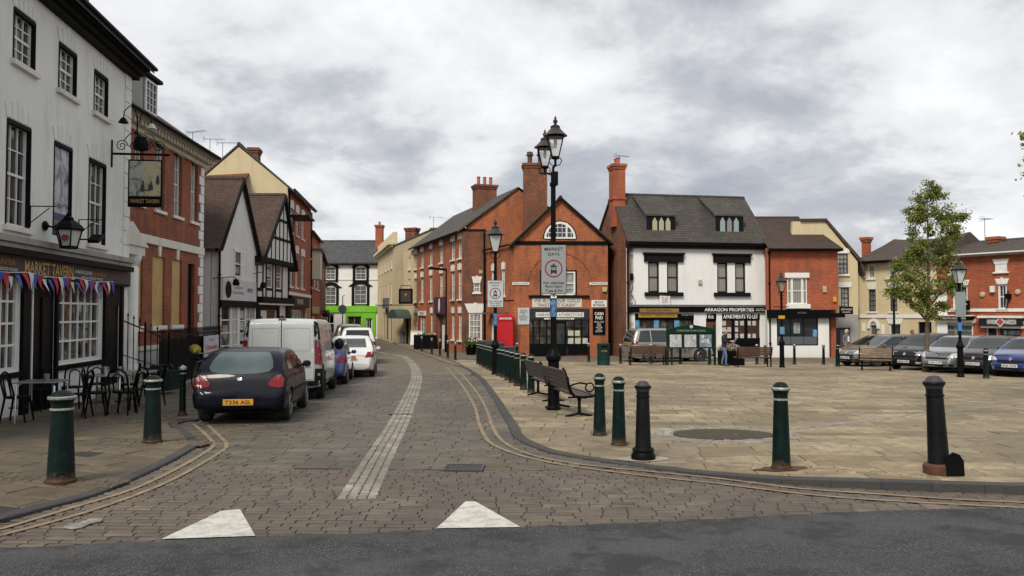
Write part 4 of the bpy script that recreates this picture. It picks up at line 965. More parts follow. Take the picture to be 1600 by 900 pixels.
# arch: a raised brick ring
ca, ra, zc = f.u(875), (f.u(925) - f.u(825)) / 2, f.z(875, 445)
zsp = f.z(875, 447); m = f.mb(); n = 28
for k in range(n):
    a0, a1 = math.pi * k / n, math.pi * (k + 1) / n - .006
    p = [(ca + r_ * math.cos(a), zsp + r_ * math.sin(a) * 1.02) for r_, a in ((ra, a0), (ra, a1), (ra + .16, a1), (ra + .16, a0))]; m.prism(p, -.035, .0)
m.build('arch_ring', M_BRICKO, Hw)
m = f.mb(); pts = [(ca + (ra) * math.cos(math.pi * k / 32), zsp + ra * 1.02 * math.sin(math.pi * k / 32)) for k in range(33)]
m.tube([(x, -.003, z_) for x, z_ in pts], .022, 4); m.tube([(x + (x - ca) * .055, -.003, z_ + (z_ - zsp) * .055) for x, z_ in pts], .012, 4); m.build('arch_joint', M_BLACKM, Hw)
for a, b_ in ((f.u(800) + .02, f.u(827)), (f.u(921), f.u(949))):
    q = box(f, 'name_band', M_WPAINT, a, b_, -.05, -.003, f.z(812, 445), f.z(812, 441)); text('WARWICKSHIRE', .08, f.M @ Matrix.Translation(((a + b_) / 2, -.053, f.z(812, 443))), M_TBLACK, q, width=(b_ - a) * .85)
# venetian window
m = f.mb(); a, b_, c, d = ven; cw = (b_ - a)
x1, x2 = a + cw * .29, a + cw * .71; xc = (x1 + x2) / 2; zt = f.z(872, 410)
for x in (a, x1, x2 - .1, b_ - .1): m.box(x, x + .1, .0, .1, c, d)
m.box(a, b_, .0, .1, c, c + .09); m.box(a, x1 + .1, .001, .1, d - .09, d); m.box(x2 - .1, b_, .001, .1, d - .09, d)
rr = (x2 - x1) / 2
m.prism([(xc + rr * math.cos(math.pi * k / 12), d + (zt - d) * math.sin(math.pi * k / 12)) for k in range(13)] + [(xc + (rr - .1) * math.cos(math.pi * k / 12), d + (zt - d - .1) * math.sin(math.pi * k / 12)) for k in range(12, -1, -1)], -.04, .0)
for x, y in ((a + .1, x1), (x1 + .1, x2 - .1), (x2, b_ - .1)):
    m.box(x, y, .02, .08, (c + d) / 2 - .03, (c + d) / 2 + .03); m.box(x, y, .03, .07, c + (d - c) * .28, c + (d - c) * .28 + .03)
vo = m.build('window', M_WPAINT, Hw)
m = f.mb(); m.box(a, b_, .08, .1, c, d); m.prism([(xc + (rr - .08) * math.cos(math.pi * k / 12), d + (zt - d - .08) * math.sin(math.pi * k / 12)) for k in range(13)], -.012, -.004); m.build('pane', G_NET, vo)
m = f.mb(); m.prism([(a - .09, d + .07), (x1 - .02, d + .07), (x1 - .02, d - .0), (a - .09, d)], -.02, -.0); m.prism([(x2 + .02, d + .07), (b_ + .09, d + .07), (b_ + .09, d), (x2 + .02, d)], -.02, 0)
m.prism([(xc + (rr + .08) * math.cos(math.pi * k / 12), d + (zt - d + .08) * math.sin(math.pi * k / 12)) for k in range(13)] + [(xc + rr * math.cos(math.pi * k / 12), d + (zt - d) * math.sin(math.pi * k / 12)) for k in range(12, -1, -1)], -.05, 0)
m.box(a - .09, a - .002, -.02, 0, c, d); m.box(b_ + .002, b_ + .09, -.02, 0, c, d); m.box(f.u(826), f.u(921), -.09, 0, c - .16, c - .01); m.build('window_surround', M_BLACKM, Hw)
# half round window in the gable
m = f.mb(); c0 = f.u(875); r0 = (f.u(901) - f.u(849)) / 2; zb_ = f.z(875, 373); k2 = (f.z(875, 345) - zb_) / r0
arc = lambda r_: [(c0 + r_ * math.cos(math.pi * k / 20), zb_ + r_ * k2 * math.sin(math.pi * k / 20)) for k in range(21)]
m.prism(arc(r0 + .02), -.02, .0); bk = m.build('lunette_surround', M_BLACKM, Hw)
m = f.mb(); m.prism(arc(r0 - .05) + arc(r0 - .17)[::-1], -.06, -.022)
m.box(c0 - r0 + .05, c0 + r0 - .05, -.062, -.022, zb_, zb_ + .09)
for x in (-.4, .4): m.box(c0 + x * r0 - .05, c0 + x * r0 + .05, -.058, -.022, zb_, zb_ + r0 * k2 * .88)
for x in (-.13, .13, .0): m.box(c0 + x * r0 * 2 * .5 - .012, c0 + x * r0 * 2 * .5 + .012, -.05, -.022, zb_, zb_ + r0 * k2 * .95) if x else None
for x in (-.68, .68): m.box(c0 + x * r0 - .012, c0 + x * r0 + .012, -.05, -.022, zb_, zb_ + r0 * k2 * .65)
for z_ in (.33, .62): m.box(c0 - r0 * .8 * (1 if z_ < .5 else .75), c0 + r0 * .8 * (1 if z_ < .5 else .75), -.052, -.022, zb_ + r0 * k2 * z_ - .015, zb_ + r0 * k2 * z_ + .015)
w_ = m.build('lunette_window', M_WPAINT, Hw); m = f.mb(); m.prism(arc(r0 - .08), -.03, -.021); m.build('pane', G_DARK, w_)
# roof
vB = 9
zl = EV + .0
m = f.mb(); prof = [(-.25, EV - .1), (um, za + .14), (U1 + .3, ze - .1)]; 
roof_v(f, 'roof', tiles('old_slate_gable_roof', (.06, .052, .042), (.10, .085, .068), 'y', .3, .14, .3, (.13, .11, .05)), -.12, vB, prof, .16)
m.prism([(-.27, EV - .22), (um, za + .14), (um, za - .05), (-.1, EV - .22)], -.2, -.12); m.prism([(U1 + .32, ze - .22), (um, za + .14), (um, za - .05), (U1 + .15, ze - .22)], -.2, -.12); m.build('bargeboards', M_BLACKM, Hw)
box(f, 'right_wall', M_BRICKD, U1 - .3, U1, .36, vB, -.4, EV)
cu = f.uw(836, 300, 3.6)[0]
chimney(f, cu, 3.6, EV + .4, f.z(836, 257, 3.6), 1.45, 1.0, M_BRICKD, 2, .2, .8, plain('dark_pot', (.08, .05, .04), .8), base=0, tall=True)
cu = f.uw(923, 395, 7)[0]; m = f.mb(); m.lathe([(.16, 0), (.14, .3), (.2, .32), (.2, .5), (.14, .52), (.14, .8), (.18, .82), (.16, .95), (0, .95)], 10, (cu, 7, f.z(923, 402, 7))); m.build('chimney_pot', plain('dark_clay', (.12, .04, .03), .8), Hw, smooth=40)
# shopfront
NAVY = paint('dark_navy_paint', (.016, .018, .026), .45)
a, b_ = shop[0], shop[1]; zs = f.z(875, 499); zc0 = f.z(875, 538)
sf = box(f, 'shopfront', NAVY, a, b_, -.02, .06, zs, sh1); box(f, 'stall_riser', M_BLACK, a, f.u(880), -.01, .06, .0, zc0, sf); box(f, 'stall_riser', M_BLACK, f.u(888), b_, -.01, .06, .12, zc0, sf)
m = f.mb(); m.box(a, b_, .06, .075, .0, zs); m.build('shop_glazing', G_ROOM, sf)
m = f.mb()
for p_ in (827, 833, 843, 854, 864, 884, 897, 909, 920): x = f.u(p_); m.box(x - .035, x + .035, .02, .06, zc0 if p_ != 884 else 0, zs)
for y in (512, 525): z_ = f.z(875, y); m.box(a, f.u(864), .03, .06, z_ - .012, z_ + .012); m.box(f.u(884), b_, .03, .06, z_ - .012, z_ + .012)
m.box(a, b_, .0, .06, zc0 - .04, zc0 + .03); m.build('glazing_bars', M_BLACK, sf)
m = f.mb()
for p_, y in ((892, 521), (902, 521), (892, 533), (903, 533), (914, 533), (868, 531)): x, z_ = f.uw(p_, y); m.box(x - .16, x + .16, .045, .055, z_ - .17, z_ + .17)
m.build('window_notices', paint('cream_paper', (.5, .48, .38), .8, var=.3, scale=9), sf)
dr = box(f, 'door', M_BLACK, f.u(868), f.u(884), .03, .07, .0, zs - .1); box(f, 'pane', G_DARK, f.u(870), f.u(882), .02, .03, zc0, zs - .25, dr)
a, b_ = f.u(837), f.u(912); s_ = box(f, 'shop_sign', M_WPAINT, a, b_, -.06, -.022, f.z(875, 495.5), f.z(875, 488)); text('HARWILL of ATHERSTONE', .19, f.M @ Matrix.Translation(((a + b_) / 2, -.063, f.z(875, 491.8))), M_TBLACK, s_, width=(b_ - a) * .95)
s2 = box(f, 'shop_sign', M_WPAINT, f.u(850), f.u(897), -.05, -.022, f.z(875, 499), f.z(875, 497)); text('GOLD & SILVER BOUGHT', .05, f.M @ Matrix.Translation(((a + b_) / 2, -.053, f.z(875, 498))), M_TBLACK, s2, width=1.3)
a, b_ = f.u(831.5), f.u(909); s_ = box(f, 'banner', plaster('banner_white', (.58, .57, .50), .4), a, b_, -.03, -.003, f.z(875, 480), f.z(875, 466))
zz1, zz0 = f.z(875, 469.5), f.z(875, 476.5)
text('WE BUY YOUR GOLD', .2, f.M @ Matrix.Translation(((a + b_) / 2, -.033, zz1)), M_TBLACK, s_, width=(b_ - a) * .93); text('"INSTANT CASH"', .18, f.M @ Matrix.Translation(((a + b_) / 2, -.033, zz0)), M_TBLACK, s_, width=(b_ - a) * .78)
q = f.r(924, 948, 469, 480); s_ = box(f, 'notice_sign', M_WPAINT, q[0], q[1], -.04, -.003, q[2], q[3]); text('28 DAY\nBUYBACK', .3, f.M @ Matrix.Translation(((q[0] + q[1]) / 2, -.044, (q[2] + q[3]) / 2)), M_TBLACK, s_, width=.7, bold=.02)
q = f.r(926, 945.5, 482, 523); s_ = box(f, 'notice_sign', M_BLACK, q[0], q[1], -.04, -.003, q[2], q[3]); text('CASH\nPAID', .42, f.M @ Matrix.Translation(((q[0] + q[1]) / 2, -.044, q[3] - .42)), M_TWHITE, s_, width=.5, bold=.02); text('FOR ALL YOUR\nGOLD\nSILVER\nWATCHES\nCOINS\nJEWELLERY', .66, f.M @ Matrix.Translation(((q[0] + q[1]) / 2, -.044, q[2] + .46)), M_TWHITE, s_, width=.55)
q = f.r(809, 827, 481, 507)
s_ = box(f, 'notice_sign', paint('sign_grey_white', (.46, .50, .52), .5), q[0], q[1], -.04, -.003, q[2], q[3]); text('ENTRANCE\nOFFICES TO\nLET\nENQUIRIES AT\nMAIN HOUSE\nOR PHONE', .62, f.M @ Matrix.Translation(((q[0] + q[1]) / 2, -.044, (q[2] + q[3]) / 2 + .06)), M_TBLACK, s_, width=.5)
q = f.r(941, 948, 449, 456); box(f, 'alarm_box', paint('alarm_cream', (.5, .42, .2), .5), q[0], q[1], -.12, -.003, q[2], q[3], bevel=.02)
# side wall along the street
Sd = Face(Hw, (-1.70, 51.0), (LX(803, yH), yH)); f3 = Sd; L_ = f3.len
sw = avg([f3.r(768, 775, 425, 460), f3.r(784, 789, 419, 465)]); dw = (f3.u(767), f3.u(775), .1, f3.z(771, 497)); print('side', L_, sw, dw)
wall(f3, 0, L_, -.4, EV - .02, sw + [dw], M_BRICKO, th=.12)
for h in sw: window(f3, h, 2, 4, .06, gmat=G_NET, sill=.08, sillmat=M_WPAINT, lintel=lintel_key(.4, .06))
box(f3, 'door', M_WPAINT, dw[0], dw[1], .06, .1, dw[2], dw[3]); box(f3, 'door_hood', M_LEAD, dw[0] - .1, f3.u(795), -.5, -.003, f3.z(782, 491), f3.z(782, 488))
m = f3.mb(); m.box(0, L_, -.03, -.003, f3.z(790, 470), f3.z(790, 469)); m.build('string_course', M_BLACKM, Hw)
downpipe(f3, .1, -.06, 0, EV - .3); gutter(f3, 0, L_, -.15, EV - .1)
m = f3.mb(); z0_ = EV - .1
# ============================================================ RIGHT SIDE
Wb, f = bld('white_office', 'white rendered shop and office with dark slate roof and two dormers', 'shop', (LX(982, 44.6), 44.6), (LX(1198, 46.1), 46.1), zb=zg(45))
U1 = f.len; EV = f.z(1090, 377.5); vR_ = 2.9; zR = f.z(1065, 306, vR_); print('white', U1, EV, zR)
wf = [f.r(1013, 1030, 409, 457), f.r(1042.5, 1060, 409, 457), f.r(1121, 1137, 411, 457), f.r(1149, 1165, 411, 457)]; wf = avg(wf)
zft, zfb = f.z(1090, 479.5), f.z(1090, 488)
zw = f.z(1090, 490)
sl = (f.u(992), f.u(1084), .9, zw); dr_ = (f.u(1103), f.u(1119), .05, zw); sr = (f.u(1129), f.u(1186), 1.15, f.z(1150, 500))
wall(f, 0, U1, -.4, EV, wf + [sl, dr_, (f.u(1128), f.u(1187), .05, zw)], M_WHITE2, th=.12)
for h in wf: window(f, h, 1, 2, .07, fmat=M_BLACKM, gmat=G_BLIND, fr=.08)
for a, b_ in ((wf[0], wf[1]), (wf[2], wf[3])):
    m = f.mb(); m.box(a[0] - .25, b_[1] + .3, -.12, 0, a[3] - .0, a[3] + .42); m.box(a[0] - .32, b_[1] + .36, -.2, 0, a[3] + .423, a[3] + .52); m.build('window_head', M_BLACKM, Wb, bevel=.01); box(f, 'sill', M_BLACKM, a[0] - .22, b_[1] + .26, -.14, 0, a[2] - .22, a[2] - .002)
box(f, 'eaves', M_BLACKM, -.15, U1 + .08, -.22, 0, EV - .42, EV - .02)
box(f, 'moulding', M_LEAD, .0, U1 + .04, -.2, -.003, zft, zft + .12)
FB = box(f, 'fascia', M_BLACK, .0, U1 + .04, -.13, -.003, zfb, zft)
text('ARRAGON PROPERTIES', .2, f.M @ Matrix.Translation((f.u(1138), -.134, (zft + zfb) / 2)), M_TWHITE, FB, width=f.u(1176) - f.u(1099), bold=.02); text('ESTATE AGENTS &\nPROPERTY LETTING', .16, f.M @ Matrix.Translation((f.u(1186), -.134, (zft + zfb) / 2)), M_TWHITE, FB, width=.55)
GO = paint('gold_sign', (.26, .15, .03), .5)
q = f.r(998, 1059, 482, 488); s_ = box(f, 'gold_sign', GO, q[0], q[1], -.16, -.132, q[2], q[3]); text('Castle Jewellers', .17, f.M @ Matrix.Translation(((q[0] + q[1]) / 2, -.164, (q[2] + q[3]) / 2)), M_TBLACK, s_, width=1.5)
q = f.r(997, 1057.5, 489.5, 496); s_ = box(f, 'gold_sign', paint('gold_sign_bright', (.38, .23, .03), .5), q[0], q[1], -.06, -.01, q[2], q[3]); text('Diamonds  -  Lighting  -  Antiques', .12, f.M @ Matrix.Translation(((q[0] + q[1]) / 2, -.064, (q[2] + q[3]) / 2)), plain('brown_letters', (.08, .03, .01), .5), s_, width=2.0)
m = f.mb(); m.box(sl[0], sl[1], -.01, .05, f.z(1030, 499), zw); m.build('sign_board', M_BLACK, Wb)
text('Chef Apparel Store', .1, f.M @ Matrix.Translation((f.u(1074), -.013, f.z(1074, 492))), M_TWHITE, Wb, width=.75)
window(f, (sl[0], sl[1], sl[2], f.z(1030, 499)), 3, 1, .09, fmat=M_BLACK, gmat=G_ROOM, sash=False)
pst = paint('blue_poster', (.12, .32, .5), .5, var=.6, scale=6)
for p_ in (995.5, 1026, 1058): q = f.r(p_ - 4, p_ + 4, 500, 512); box(f, 'poster', pst, q[0], q[1], .05, .06, q[2], q[3])
box(f, 'door', M_BLACK, dr_[0], dr_[1], .06, .1, .05, f.z(1111, 500)); o = box(f, 'number_board', M_BLACK, dr_[0], dr_[1], -.01, .1, f.z(1111, 500), zw); text('16a', .26, f.M @ Matrix.Translation((f.u(1109), -.013, f.z(1109, 494))), M_TWHITE, o)
box(f, 'door_panel', paint('brown_panel', (.11, .03, .015), .6), f.u(1105), f.u(1117), .04, .058, 1.2, f.z(1111, 503))
o = box(f, 'letting_board', M_BLACK, f.u(1128), f.u(1187), -.01, .09, f.z(1150, 499), zw); text('APARTMENTS TO LET', .24, f.M @ Matrix.Translation((f.u(1157), -.014, f.z(1157, 494.5))), M_TWHITE, o, width=f.u(1184) - f.u(1130), bold=.02)
box(f, 'stall_riser', M_BLACK, f.u(1128), f.u(1187), .0, .09, .05, 1.1)
o = box(f, 'letting_window', paint('brown_display', (.05, .022, .014), .4), f.u(1128), f.u(1187), .06, .09, 1.1, f.z(1150, 499))
m = f.mb(); m2 = f.mb()
for p_ in (1146, 1166): x = f.u(p_); m.box(x - .09, x + .09, .03, .06, 1.1, f.z(1150, 499))
m.build('mullion', M_BLACK, o)
for j, y in enumerate((505, 515, 525)):
    for i, p_ in enumerate((1132, 1140, 1151, 1160, 1171, 1179)):
        if (i, j) in ((1, 0), (2, 9), (3, 1), (4, 1), (5, 1)): continue
        x, z_ = f.uw(p_, y); m2.box(x - .11, x + .11, .045, .058, z_ - .13, z_ + .13)
m2.build('listing_cards', paint('listing_card', (.55, .53, .5), .8, var=.6, scale=12), o)
q = f.r(1029.5, 1045.5, 461, 477); s_ = box(f, 'to_let_board', M_WPAINT, q[0], q[1], -.14, -.08, q[2], q[3]); text('TO LET', .17, f.M @ Matrix.Translation(((q[0] + q[1]) / 2, -.144, q[3] - .2)), plain('red_letters', (.5, .02, .02), .5), s_, width=.44, bold=.02); text('PHONE\n01827 700', .16, f.M @ Matrix.Translation(((q[0] + q[1]) / 2, -.144, q[2] + .2)), plain('grey_letters', (.2, .2, .2), .5), s_, width=.36)
box(f, 'alarm_box', paint('alarm_beige', (.45, .4, .28), .5), f.u(1091), f.u(1096.5), -.1, 0, f.z(1093, 444.5), f.z(1093, 437), bevel=.02)
box(f, 'cctv_box', M_BLACK, f.u(984.5), f.u(989), -.12, 0, f.z(987, 438), f.z(987, 427), bevel=.02)
m = f.mb(); a = f.uw(986, 438); m.tube([(a[0], -.03, a[1]), (a[0] + .1, -.03, a[1] - .4), (a[0] - .05, -.03, a[1] - .7), (a[0] + .25, -.03, a[1] - 1.2), (a[0] + .2, -.03, zft + .1)], .014, 4); m.build('cable', M_BLACK, Wb)
roof_u(f, 'roof', M_SLATED, -.1, U1 + .12, [(-.3, EV - .1), (vR_, zR), (7.2, EV - .2)])
gutter(f, -.1, U1 + .1, -.36, EV - .12); downpipe(f, -.06, -.05, 0, EV - .4)
m = f.mb(); m.prism([(.0, -.4), (.0, EV - .12), (vR_, zR - .14), (7.2, EV - .3), (7.2, -.4)], 0.002, .3, 'x'); m.build('gable_wall', M_BRICKD, Wb); m = f.mb(); m.prism([(.36, -.4), (.36, EV - .2), (vR_, zR - .16), (7.2, EV - .3), (7.2, -.4)], U1 - .3, U1, 'x'); m.build('gable_wall', M_BRICKD, Wb)
# dormers
for (p0, p1, ptop, s0, s1, n_) in ((1011, 1055, 335, 1018, 1049, 3), (1119, 1162, 337, 1124, 1156, 3)):
    vd = .55; q = f.r(p0, p1, 366, 339, vd); a, b_ = f.u(p0, vd), f.u(p1, vd); z0, z1 = f.z((p0 + p1) / 2, 367, vd), f.z((p0 + p1) / 2, 338, vd)
    m = f.mb(); m.prism([(vd, z0), (vd, z1), (vR_ - .3, zR - .25), (vd + .6, z0)], a, b_, 'x'); D_ = m.build('dormer', M_LEAD, Wb)
    m = f.mb(); m.prism([(vd - .12, z1), (vR_ - .15, zR - .16), (vR_ - .15, zR - .08), (vd - .12, z1 + .09)], a - .1, b_ + .1, 'x'); m.build('dormer_roof', M_SLATED, D_)
    m = f.mb(); m.box(a, b_, vd - .06, vd - .002, z0, z1); m.box(a - .05, b_ + .05, vd - .12, vd, z0 - .1, z0 - .002); m.build('dormer_front', M_BLACKM, D_)
    g0, g1 = f.u(s0, vd), f.u(s1, vd); wdt = (g1 - g0) / 3
    for k in range(3):
        x = g0 + wdt * (k + .5); hw_ = wdt * .36; zb0_ = z0 + .15; zt_ = z1 - .32
        m = f.mb(); m.prism([(x - hw_, zb0_), (x + hw_, zb0_), (x + hw_, zt_), (x, zt_ + .26), (x - hw_, zt_)], vd - .075, vd - .062); m.build('lancet_window', plain('lancet_pale', (.36, .36, .24), .3) if p0 < 1100 else plain('lancet_grey', (.25, .32, .34), .1), D_) if not (p0 > 1100 and k == 1) else m.build('lancet_window', G_BLIND, D_)
uc = f.uw(965, 300, vR_ - .4)[0]; zt = f.z(965, 258, vR_ - .4)
chimney(f, f.u(965, vR_ - .4), vR_ - .4, EV + 1.0, zt, .72, .9, M_BRICKR, 2, .13, .42, base=1.6)
aerial(f, 'tv_aerial', 'tv aerial tilted on the tall chimney of the white shop', f.u(969, 2.5), 2.5, zt, .55, 1.0, .5)

# ---- low red brick building
Rb, f = bld('red_brick_shop', 'low red brick shop with mossy tile roof and dark shopfront', 'shop', (LX(1199, 45.3), 45.3), (LX(1310, 45.3), 45.3), zb=zg(45))
U1 = f.len; EV = f.z(1255, 387); zs1, zs0 = f.z(1255, 484), f.z(1255, 497); vR_ = 3.4; zR = f.z(1235, 340, vR_); print('red', U1, EV, zR)
h = f.r(1230.5, 1261, 434, 475); sh = f.r(1213.5, 1278, 496, 540)
wall(f, 0, U1, zs1, EV, [h], M_BRICKR, th=.08); wall(f, 0, f.u(1295), -.4, zs1 - .003, [sh], M_WHITE2, th=.12)
window(f, (h[0] - .0, h[0] + (h[1] - h[0]) * .22, h[2], h[3]), 1, 2, .03, gmat=G_BLIND, fr=.05); window(f, (h[0] + (h[1] - h[0]) * .225, h[0] + (h[1] - h[0]) * .775, h[2], h[3]), 1, 2, .02, gmat=G_BLIND, fr=.07); window(f, (h[0] + (h[1] - h[0]) * .78, h[1], h[2], h[3]), 1, 2, .03, gmat=G_BLIND, fr=.05)
box(f, 'lintel', M_WPAINT, h[0] - .15, h[1] + .12, -.1, -.0, h[3] + .003, h[3] + .28); box(f, 'sill', M_WPAINT, h[0] - .1, h[1] + .14, -.16, 0, h[2] - .25, h[2] - .003)
box(f, 'fascia', M_BLACK, -.05, f.u(1295), -.3, -.003, zs0, zs1); box(f, 'fascia_return', M_BLACK, f.u(1295) + .003, f.u(1318), -.2, .3, f.z(1305, 496), f.z(1305, 489))
text('JACK & JILLS', .11, f.M @ Matrix.Translation((f.u(1250), -.303, f.z(1250, 489))), plain('grey_letters', (.2, .2, .2), .5), Rb, width=.5)
window(f, sh, 3, 1, .07, fmat=M_BLACK, gmat=G_DARK, sash=False)
box(f, 'frosted_band', plain('frosted', (.09, .10, .11), .4), sh[0] + .06, sh[1] - .06, .06, .075, sh[2] + .06, f.z(1245, 526))
o = box(f, 'poster', paint('grey_poster', (.3, .3, .3), .7, var=.5, scale=9), f.u(1240), f.u(1250), .05, .06, f.z(1245, 521), f.z(1245, 504))
q = f.r(1270, 1277, 515, 526); box(f, 'poster', pst, q[0], q[1], .04, .05, q[2], q[3])
box(f, 'alarm_box', MATS['alarm_beige'], f.u(1285), f.u(1291), -.1, 0, f.z(1287, 457), f.z(1287, 447), bevel=.02); box(f, 'alarm_box', paint('alarm_orange', (.6, .3, .02), .5), f.u(1301), f.u(1306.5), -.1, 0, f.z(1303, 472), f.z(1303, 464), bevel=.02)['label'] = 'orange alarm box'
m = f.mb(); ur = f.u(1250, vR_); m.face([(0, -.32, EV - .08), (U1 + .2, -.32, EV - .08), (ur, vR_, zR), (0, vR_, zR)]); m.face([(U1 + .2, -.32, EV - .08), (U1 + .2, 7, EV - .2), (ur, vR_, zR)]); m.face([(0, vR_, zR), (ur, vR_, zR), (U1 + .2, 7, EV - .2), (0, 7, EV - .2)]); m.face([(0, -.32, EV - .2), (U1 + .2, -.32, EV - .2), (U1 + .2, -.32, EV - .08), (0, -.32, EV - .08)]); m.face([(0, -.32, EV - .2), (U1 + .2, -.32, EV - .2), (U1 + .2, 7, EV - .3), (0, 7, EV - .3)]); m.build('roof', M_TILEX, Rb)
m = f.mb()
for k in range(9): m.cyl((ur * k / 9, vR_, zR - .03), (ur * (k + 1) / 9 - .012, vR_, zR - .03), .11, .105, 8)
m.build('ridge_tiles', M_TILEX, Rb)
gutter(f, 0, U1 + .12, -.38, EV - .12)
shell(f, 0, U1, 7, EV - .05, M_BRICKR, left=False); downpipe(f, .12, -.05, 0, EV - .2)


# ---- cream gable
Cg, f = bld('cream_gable_house', 'ochre rendered house with a cut off gable above the red shop', 'house', (LX(1236, 46.6), 46.6), (LX(1341, 46.6), 46.6), zb=zg(46))
U1 = f.len; u0 = f.u(1255)
zt = f.z(1270, 346); zr_ = f.z(1341, 409)
h1 = f.r(1306.5, 1325, 396, 428); h2 = f.r(1314, 1327, 449, 482); dr_ = (f.u(1301), f.u(1328), .05, f.z(1314, 512)); zgg = f.z(1320, 492)
wall(f, 0, U1, zgg, zr_, [h1, h2] if h1[3] < zr_ else [h2], M_CREAM, th=.12); wall(f, 0, U1, -.4, zgg - .003, [dr_], plaster('grey_render', (.30, .30, .30), .3), th=.12)
m = f.mb(); m.prism([(0, zr_), (U1, zr_), (f.u(1291), zt), (f.u(1240), zt)], 0, .3); m.build('gable', M_CREAM, Cg)
window(f, h2, 2, 4, .06, fmat=paint('brown_frames', (.05, .035, .03), .6), gmat=G_NET)
o = window(f, h1, 3, 4, -.03, fmat=MATS['brown_frames'], gmat=G_NET)
for q in (h1, h2): box(f, 'lintel', M_WPAINT, q[0] - .15, q[1] + .12, -.05, 0, q[3] + .01, q[3] + .3); box(f, 'sill', M_WPAINT, q[0] - .05, q[1] + .1, -.1, 0, q[2] - .12, q[2] - .004)
box(f, 'door', paint('dark_door', (.03, .028, .03), .4), dr_[0], dr_[1], .1, .14, .05, dr_[3]); box(f, 'door_panel', paint('grey_door', (.10, .10, .105), .4), f.u(1312), f.u(1326), .05, .098, .1, dr_[3] - .15)
m = f.mb(); m.prism([(f.u(1252), zt), (f.u(1291), zt + .02), (U1 + .12, zr_ - .05), (U1 + .3, zr_ - .8), (U1 + .42, zr_ - .8), (U1 + .25, zr_ + .08), (f.u(1292), zt + .17), (f.u(1252), zt + .15)], -.12, 7); m.build('roof', M_TILEY, Cg)
box(f, 'right_wall', M_CREAM, U1 - .3, U1, .43, 7, -.4, zr_)
p = f.pt(f.u(1322, -.9), -.9, f.z(1322, 485, -.9)); e = empty('projecting_sign', p, f.ang, 'black projecting shop sign on the ochre house', 'sign')
m = MB(); m.box(-.38, .38, -.04, .04, -.22, .22); m.tube([(.0, .0, .26), (.0, .9, .26)], .02, 5); m.build('sign_board', M_BLACK, e); text('JACK & JILLS', .14, Matrix.Translation((0, -.044, 0.05)), M_TWHITE, e, width=.62); text('BAR & BISTRO', .07, Matrix.Translation((0, -.044, -.1)), M_TWHITE, e, width=.45)

# ---- ochre row house and brick row on the slanting side of the square
PA, PB = Vector((LX(1340, 47.2), 47.2)), Vector((LX(1604, 39.3), 39.3))
dAB = (PB - PA); 
def onAB(px):
    r_ = (px - 800) / F; t = (PA.x - r_ * PA.y) / (r_ * dAB.y - dAB.x); return PA + dAB * t
C2, f = bld('ochre_house', 'ochre rendered house with sagging dark tile roof behind the tree', 'house', PA, onAB(1464), zb=zg(45))
U1 = f.len; EV = f.z(1380, 405); print('ochre', U1, EV)
w1 = avg([f.r(1357, 1367, 415, 436), f.r(1389, 1402, 412, 432)]); w0 = avg([f.r(1357.5, 1368.5, 453, 486), f.r(1391, 1402, 450, 487)])
zbd = f.z(1390, 494)
gd = [f.r(1389, 1407, 506, 545), (f.u(1360), f.u(1370), .1, f.z(1365, 508)), (f.u(1434), f.u(1455), .1, f.z(1445, 503))]
wall(f, 0, U1, zbd, EV, w1 + w0, M_CREAM); wall(f, 0, U1, -.4, zbd - .003, gd, plaster('pale_ochre', (.55, .45, .28), .3))
for h in w1: window(f, h, 2, 2, .08, gmat=G_NET, sill=.06, lintel=lintel_key(.14, .12, M_STONEP))
for h in w0: window(f, h, 2, 4, .08, fmat=MATS['brown_frames'], gmat=G_GREY, sill=.06, lintel=lintel_key(.35, .12, M_STONEP))
window(f, gd[0], 1, 1, .08, gmat=G_DARK, sash=False, lintel=lintel_key(.5, .3)); box(f, 'door', paint('grey_door', (.10, .10, .105), .4), gd[1][0], gd[1][1], .1, .14, .1, gd[1][3]); box(f, 'door', MATS['black_door'], gd[2][0], gd[2][1], .1, .14, .1, gd[2][3])
box(f, 'string_course', M_WPAINT, 0, U1, -.06, 0, zbd - .1, zbd + .08)
m = f.mb(); c = (gd[1][0] + gd[1][1]) / 2; w_ = gd[1][1] - c; zt = gd[1][3]
m.prism([(c + w_ * 1.9 * math.cos(math.pi * k / 12), zt - .2 + .58 * math.sin(math.pi * k / 12)) for k in range(13)] + [(c + w_ * 1.1 * math.cos(math.pi * k / 12), zt - .2 + .42 * math.sin(math.pi * k / 12)) for k in range(12, -1, -1)], -.08, 0); m.build('arched_hood', M_WPAINT, C2)
for p_, y0, y1 in ((1349, 518, 505), (1379, 530, 507)): q = f.r(p_ - 2.5, p_ + 3, y1, y0); box(f, 'nameplate', M_WPAINT, q[0], q[1], -.03, -.003, q[2], q[3])
